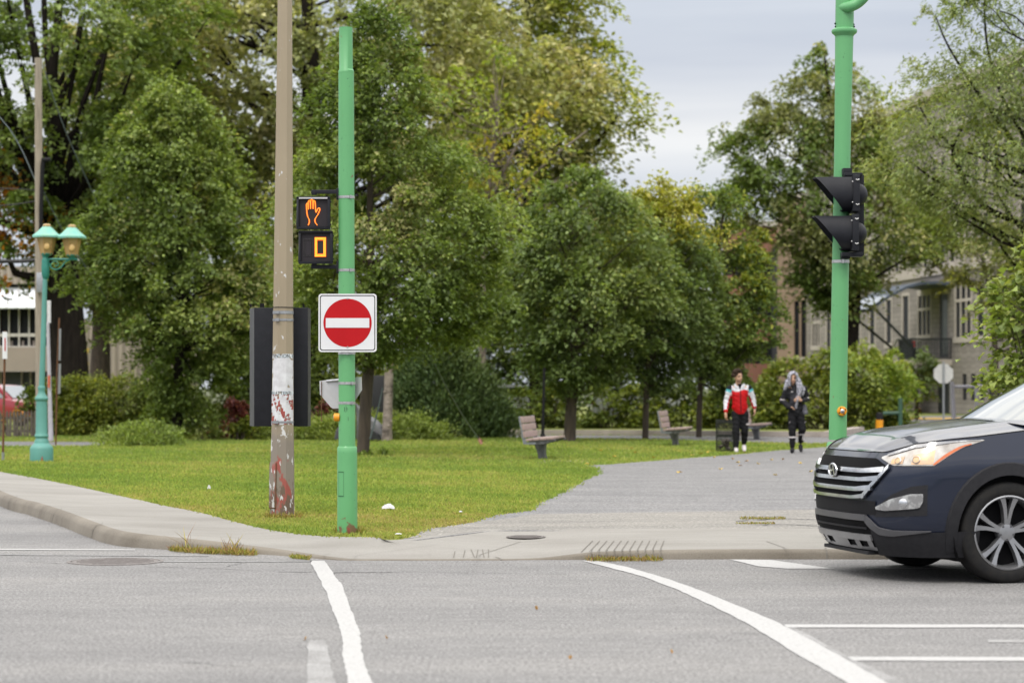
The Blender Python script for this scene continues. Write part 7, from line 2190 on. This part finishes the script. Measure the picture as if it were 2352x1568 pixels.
mb = MB(); mb.grid([[bo + u_ * c0 + nrm_ * n_ + Vector((0, 0, z)) for n_, z in prof], [bo + u_ * c1 + nrm_ * n_ + Vector((0, 0, z)) for n_, z in prof]]); mb.grid([[bo + u_ * c0 + nrm_ * n_ + Vector((0, 0, z - .14)) for n_, z in prof], [bo + u_ * c1 + nrm_ * n_ + Vector((0, 0, z - .14)) for n_, z in prof]])
for c_ in (c0, c1): mb.grid([[bo + u_ * c_ + nrm_ * n_ + Vector((0, 0, z)) for n_, z in prof], [bo + u_ * c_ + nrm_ * n_ + Vector((0, 0, z - .14)) for n_, z in prof]])
cn = mb.build('canopy', MT['canopy'], gb, smooth=60)
mb = MB(); ns_ = 60
lip = [[bo + u_ * (c0 - .02 + (c1 - c0 + .04) * i / ns_) + nrm_ * n_ + Vector((0, 0, z + (.05 if i % 2 else 0))) for i in range(ns_ + 1)] for n_, z in ((3.5, 5.92), (3.95, 5.62), (4.45, 5.28))]
mb.grid(lip); mb.build('canopy_lip', MT['corrug'], cn, smooth=0)
mb = MB()
for c_ in (c0 + .15, c1 - .15): mb.tube([bo + u_ * c_ + nrm_ * 4.0 + Vector((0, 0, 5.3)), bo + u_ * c_ + nrm_ * 1.6 + Vector((0, 0, 2.9 if c_ > door_s else 3.4))], .07, 8)
mb.each('strut', MT['dkmetal'], cn)
MT['redflower'] = M('red_ribbon', (.50, .02, .02), .6)
fp = thing('flower_pot', 'dark pot with red flowers on the landing of the grey building', 'plant pot', bo + u_ * (door_s + .2) + nrm_ * 2.45 + Vector((0, 0, 2.75)))
c_ = bo + u_ * (door_s + .2) + nrm_ * 1.8
mb = MB(); mb.lathe([(.22, 2.76), (.33, 3.3), (.33, 3.4), (.28, 3.4)], (c_.x, c_.y, 0), 14); mb.build('pot', MT['dkmetal'], fp)
mb = MB(); rr = random.Random(5)
for k in range(16): mb.ball(Vector((c_.x, c_.y, 0)) + Vector((rr.uniform(-.24, .24), rr.uniform(-.24, .24), 3.45 + rr.uniform(0, .32))), rr.uniform(.06, .1), 7, 5)
mb.build('flowers', MT['redflower'], fp)
# tan wing, white pole, red-brick block beyond
Yt = Yl + .6; o_ = Vector(((1852 - XC) / F * Yt, Yt, .1)); ut = Vector((-1, .35, 0)).normalized()
tb = thing('tan_building', 'tan brick wing with two slit windows left of the grey building', 'building', o_)
nt_ = Vector((ut.y, -ut.x, 0)); nt_ = nt_ if nt_.y < 0 else -nt_
hs = []
for x in (1831, 1846): s = (1852 - x) / F * Yt * 1.06; hs.append((s - .16, s + .16, 3.3, 6.9)); hs.append((s - .16, s + .16, 8.4, 10.6))
wall_holes(o_, ut, 1.9, 13.5, hs, .2, 'wall', MT['tanbrick'], tb, nt_)
uvwall([(o_ + ut * 1.9, -nt_ * 9, Vector((0, 0, 13.5)))], 'wall', MT['tanbrick'], tb)
mb = MB(); mb.prism([o_ + nt_ * .1 + Vector((0, 0, 13.5)), o_ + ut * 1.9 + nt_ * .1 + Vector((0, 0, 13.5)), o_ + ut * 1.9 - nt_ * 9 + Vector((0, 0, 13.5)), o_ - nt_ * 9 + Vector((0, 0, 13.5))], (0, 0, .3)); mb.build('roof', MT['stonetrim'], tb, smooth=0)
for s0, s1, z0, z1 in hs:
    mb = MB(); q = [o_ + ut * a - nt_ * .18 + Vector((0, 0, z)) for a, z in ((s0, z0), (s1, z0), (s1, z1), (s0, z1))]; mb.add(q, [(0, 1, 2, 3)]); w_ = mb.build('window', MT['pane2'], tb, smooth=0, fix=False)
    mb = MB(); q = [o_ + ut * (s0 - .1) + Vector((0, 0, z0 - .25)), o_ + ut * (s1 + .1) + Vector((0, 0, z0 - .25)), o_ + ut * (s1 + .1) + nt_ * .1 + Vector((0, 0, z0 - .25)), o_ + ut * (s0 - .1) + nt_ * .1 + Vector((0, 0, z0 - .25))]; mb.prism(q, (0, 0, .22)); mb.build('sill', MT['stonetrim'], w_, smooth=0)
d = 152; s = mpp(d)
wp = thing('flag_pole', 'white square mast standing left of the tan brick wing', 'mast', P(1808, 905, d))
mb = MB(); mb.tube([P(1807, 930, d), P(1808, 625, d)], [6.4 * s, 5.6 * s], 4, start=PI / 4); mb.build('shaft', MT['white'], wp, smooth=0)
mb = MB(); mb.lathe([(.3, 0), (.26, .2), (0, .3)], P(1808, 626, d), 8); mb.build('cap', MT['white'], wp)
d = 172
rb = thing('brick_building', 'orange-red brick block far behind the trees beside the white mast', 'building', P(1740, 900, d))
o_ = P(1660, 900, d); o_.z = 0; L_ = P(1788, 0, d).x - o_.x; H_ = HC + (890 - 520) * mpp(d)
hs = [(L_ * f_ - .5, L_ * f_ + .5, z_, z_ + 1.7) for f_ in (.12, .3, .48, .66, .84) for z_ in (3.2, 6.6, 9.8)]
wall_holes(o_, Vector((1, 0, 0)), L_, H_, hs, .25, 'wall', MT['redbrick'], rb, Vector((0, -1, 0)))
uvwall([(o_ + Vector((L_, 0, 0)), Vector((0, 14, 0)), Vector((0, 0, H_)))], 'wall', MT['redbrick'], rb)
mb = MB(); mb.box2((o_.x - .2, d - .2, H_), (o_.x + L_ + .2, d + 14, H_ + .4)); mb.build('roof', MT['stonetrim'], rb, smooth=0)
for s0, s1, z0, z1 in hs:
    mb = MB(); mb.add([o_ + Vector((a, .2, z)) for a, z in ((s0, z0), (s1, z0), (s1, z1), (s0, z1))], [(0, 1, 2, 3)]); mb.build('window', MT['pane2'], rb, smooth=0, fix=False)
MT['dkpanel'] = M('dark_wall_panel', (.05, .052, .06), .6, col2=(.04, .042, .048), scale=2)
mb = MB(); a = P(1787, 900, d - 4); b = P(1803, 560, d - 4); mb.box2((a.x, d - 4, 0), (b.x, d + 8, b.z)); mb.build('stair_tower', MT['dkpanel'], rb, smooth=0)

# ---- left building: glazed front with a white awning, ribbed concrete wing ---------------------------
d = 100.0; s = mpp(d)


def ribbed(name, base, dark, sc):
    m, nt, bs = newmat(name); tc = nt.nodes.new('ShaderNodeTexCoord'); w = nt.nodes.new('ShaderNodeTexWave'); w.wave_type = 'BANDS'; w.bands_direction = 'X'; w.inputs['Scale'].default_value = sc; w.inputs['Distortion'].default_value = .3
    nt.links.new(tc.outputs['Object'], w.inputs['Vector']); nt.links.new(ramp(nt, w.outputs['Fac'], [(.2, dark), (.6, base)]), bs.inputs['Base Color']); bs.inputs['Roughness'].default_value = .9; bump(nt, bs, w.outputs['Fac'], .8, .05); return m


MT['concwall'] = M('beige_concrete', (.33, .28, .24), .9, col2=(.29, .25, .215), scale=.8)
MT['ribs'] = ribbed('ribbed_concrete', (.36, .31, .265), (.25, .215, .185), 1.05)
MT['winframe'] = M('white_window_frame', (.62, .59, .56), .6)
MT['awn'] = M('white_awning', (.80, .83, .88), .5, col2=(.74, .78, .85), scale=.7)
lb = thing('beige_building', 'beige concrete building with a white awning over tall windows at the far left', 'building', P(60, 905, d))
mb = MB(); a, b = P(-160, 652, d), P(172, 612, d); mb.box2((a.x, d, a.z), (b.x, d + 14, b.z)); mb.build('upper_wall', MT['ribs'], lb, smooth=0)
mb = MB(); a, b = P(-160, 853, d), P(172, 797, d); mb.box2((a.x, d, a.z), (b.x, d + .4, b.z)); mb.build('spandrel', MT['concwall'], lb, smooth=0)
mb = MB(); a, b = P(-160, 905, d), P(172, 853, d); mb.box2((a.x, d + .8, -.05), (b.x, d + 1.0, b.z)); mb.build('ground_floor', MT['dkpanel'], lb, smooth=0)
mb = MB()
for x in (-120, -60, 0, 48, 68, 120, 165): mb.box2(P(x, 905, d + .6), P(x + 5, 853, d + .8))
mb.each('pier', MT['concwall'], lb, smooth=0)
mb = MB(); a, b = P(-160, 797, d + .3), P(172, 652, d + .3); mb.box2((a.x, d + .3, a.z), (b.x, d + .32, b.z)); gl_ = mb.build('window', MT['pane2'], lb, smooth=0)
mb = MB()
for x in range(-150, 172, 23): mb.box2(P(x + 8, 797, d + .12), P(x + 12.5, 705, d + .28))
mb.box2(P(-160, 773, d + .13), P(172, 766, d + .27)); mb.box2(P(-160, 799, d + .05), P(172, 795, d + .28)); mb.build('frame', MT['winframe'], gl_, smooth=0, fix=False)
MT['sill'] = M('window_clutter', (.28, .24, .22), .8)
mb = MB()
for x in (18, 24, 50, 75): mb.box2(P(x, 795, d + .29), P(x + 5, 782, d + .295))
mb.each('blind', MT['sill'], gl_, smooth=0)
mb = MB(); mb.add([P(-160, 706, d - .6), P(172, 706, d - .6), P(172, 660, d + .28), P(-160, 660, d + .28), P(172, 709, d - .58), P(-160, 709, d - .58)], [(0, 1, 2, 3), (0, 1, 4, 5)]); aw = mb.build('awning', MT['awn'], lb, smooth=0, fix=False)
mb = MB()
for x in range(-148, 172, 23): mb.tube([P(x + 2, 706, d - .62), P(x + 8, 652, d + .32)], 1.2 * s, 5)
mb.build('awning_ribs', MT['winframe'], aw)
mb = MB(); a, b = P(172, 905, d - 3), P(345, 735, d - 3); mb.box2((a.x, d - 3, -.05), (b.x, d + 12, b.z)); mb.build('wing', MT['ribs'], lb, smooth=0)
MT['ypaint'] = M('yellow_graffiti', (.62, .42, .05), .8, col2=(.42, .33, .14), scale=2)
mb = MB(); rr = random.Random(9); n0 = 10
mb.grid([[P(191 + rr.uniform(-2, 2), y, d - 3.02) for y in np.linspace(862, 800, n0)], [P(203 + rr.uniform(-3, 3), y, d - 3.02) for y in np.linspace(862, 800, n0)]]); mb.build('yellow_mark', MT['ypaint'], lb, smooth=0)

# ---- picket fence at the far left -------------------------------------------------------------------
d = 61.5; s = mpp(d)
MT['oldwood'] = M('grey_fence_wood', (.13, .11, .10), .9, col2=(.085, .072, .064), scale=6, stretch=(3, 3, .6))
pk = thing('picket_fence', 'weathered grey picket fence at the far left edge', 'fence', P(20, 1004, d))
for k, x in enumerate(range(-120, 84, 8)):
    mb = MB(); dx = 1.2 * math.sin(k * 2.7); mb.prism([P(x + dx - 2.6, 1003, d), P(x + dx + 2.6, 1003, d), P(x + 2.6, 948, d), P(x, 942, d), P(x - 2.6, 948, d)], (0, .025, 0)); mb.build('picket', MT['oldwood'], pk, smooth=0)
for y in (960, 990):
    mb = MB(); mb.box2(P(-124, y + 2.5, d + .028), P(86, y - 2.5, d + .07)); mb.build('rail', MT['oldwood'], pk, smooth=0)
shrub('bare reddish shrub with orange flowers along the top of the picket fence', (30, 952), [(940, 8, 30), (945, 0, 55), (953, -5, 60), (958, 0, 58)], 62.5, 'orange', seed=91, leaf=.08, layers=1.0, clump=.12)
shrub('loose olive shrub between the red car and the turquoise lamp', (72, 950), [(892, 72, 86), (905, 66, 94), (930, 66, 95), (960, 68, 92)], 66, 'hedge', seed=92, leaf=.12, layers=2.6, clump=.3, hole=.15)
finish_camera()
make_world()
for o in bpy.data.objects:
    if '_off' in o: del o['_off']
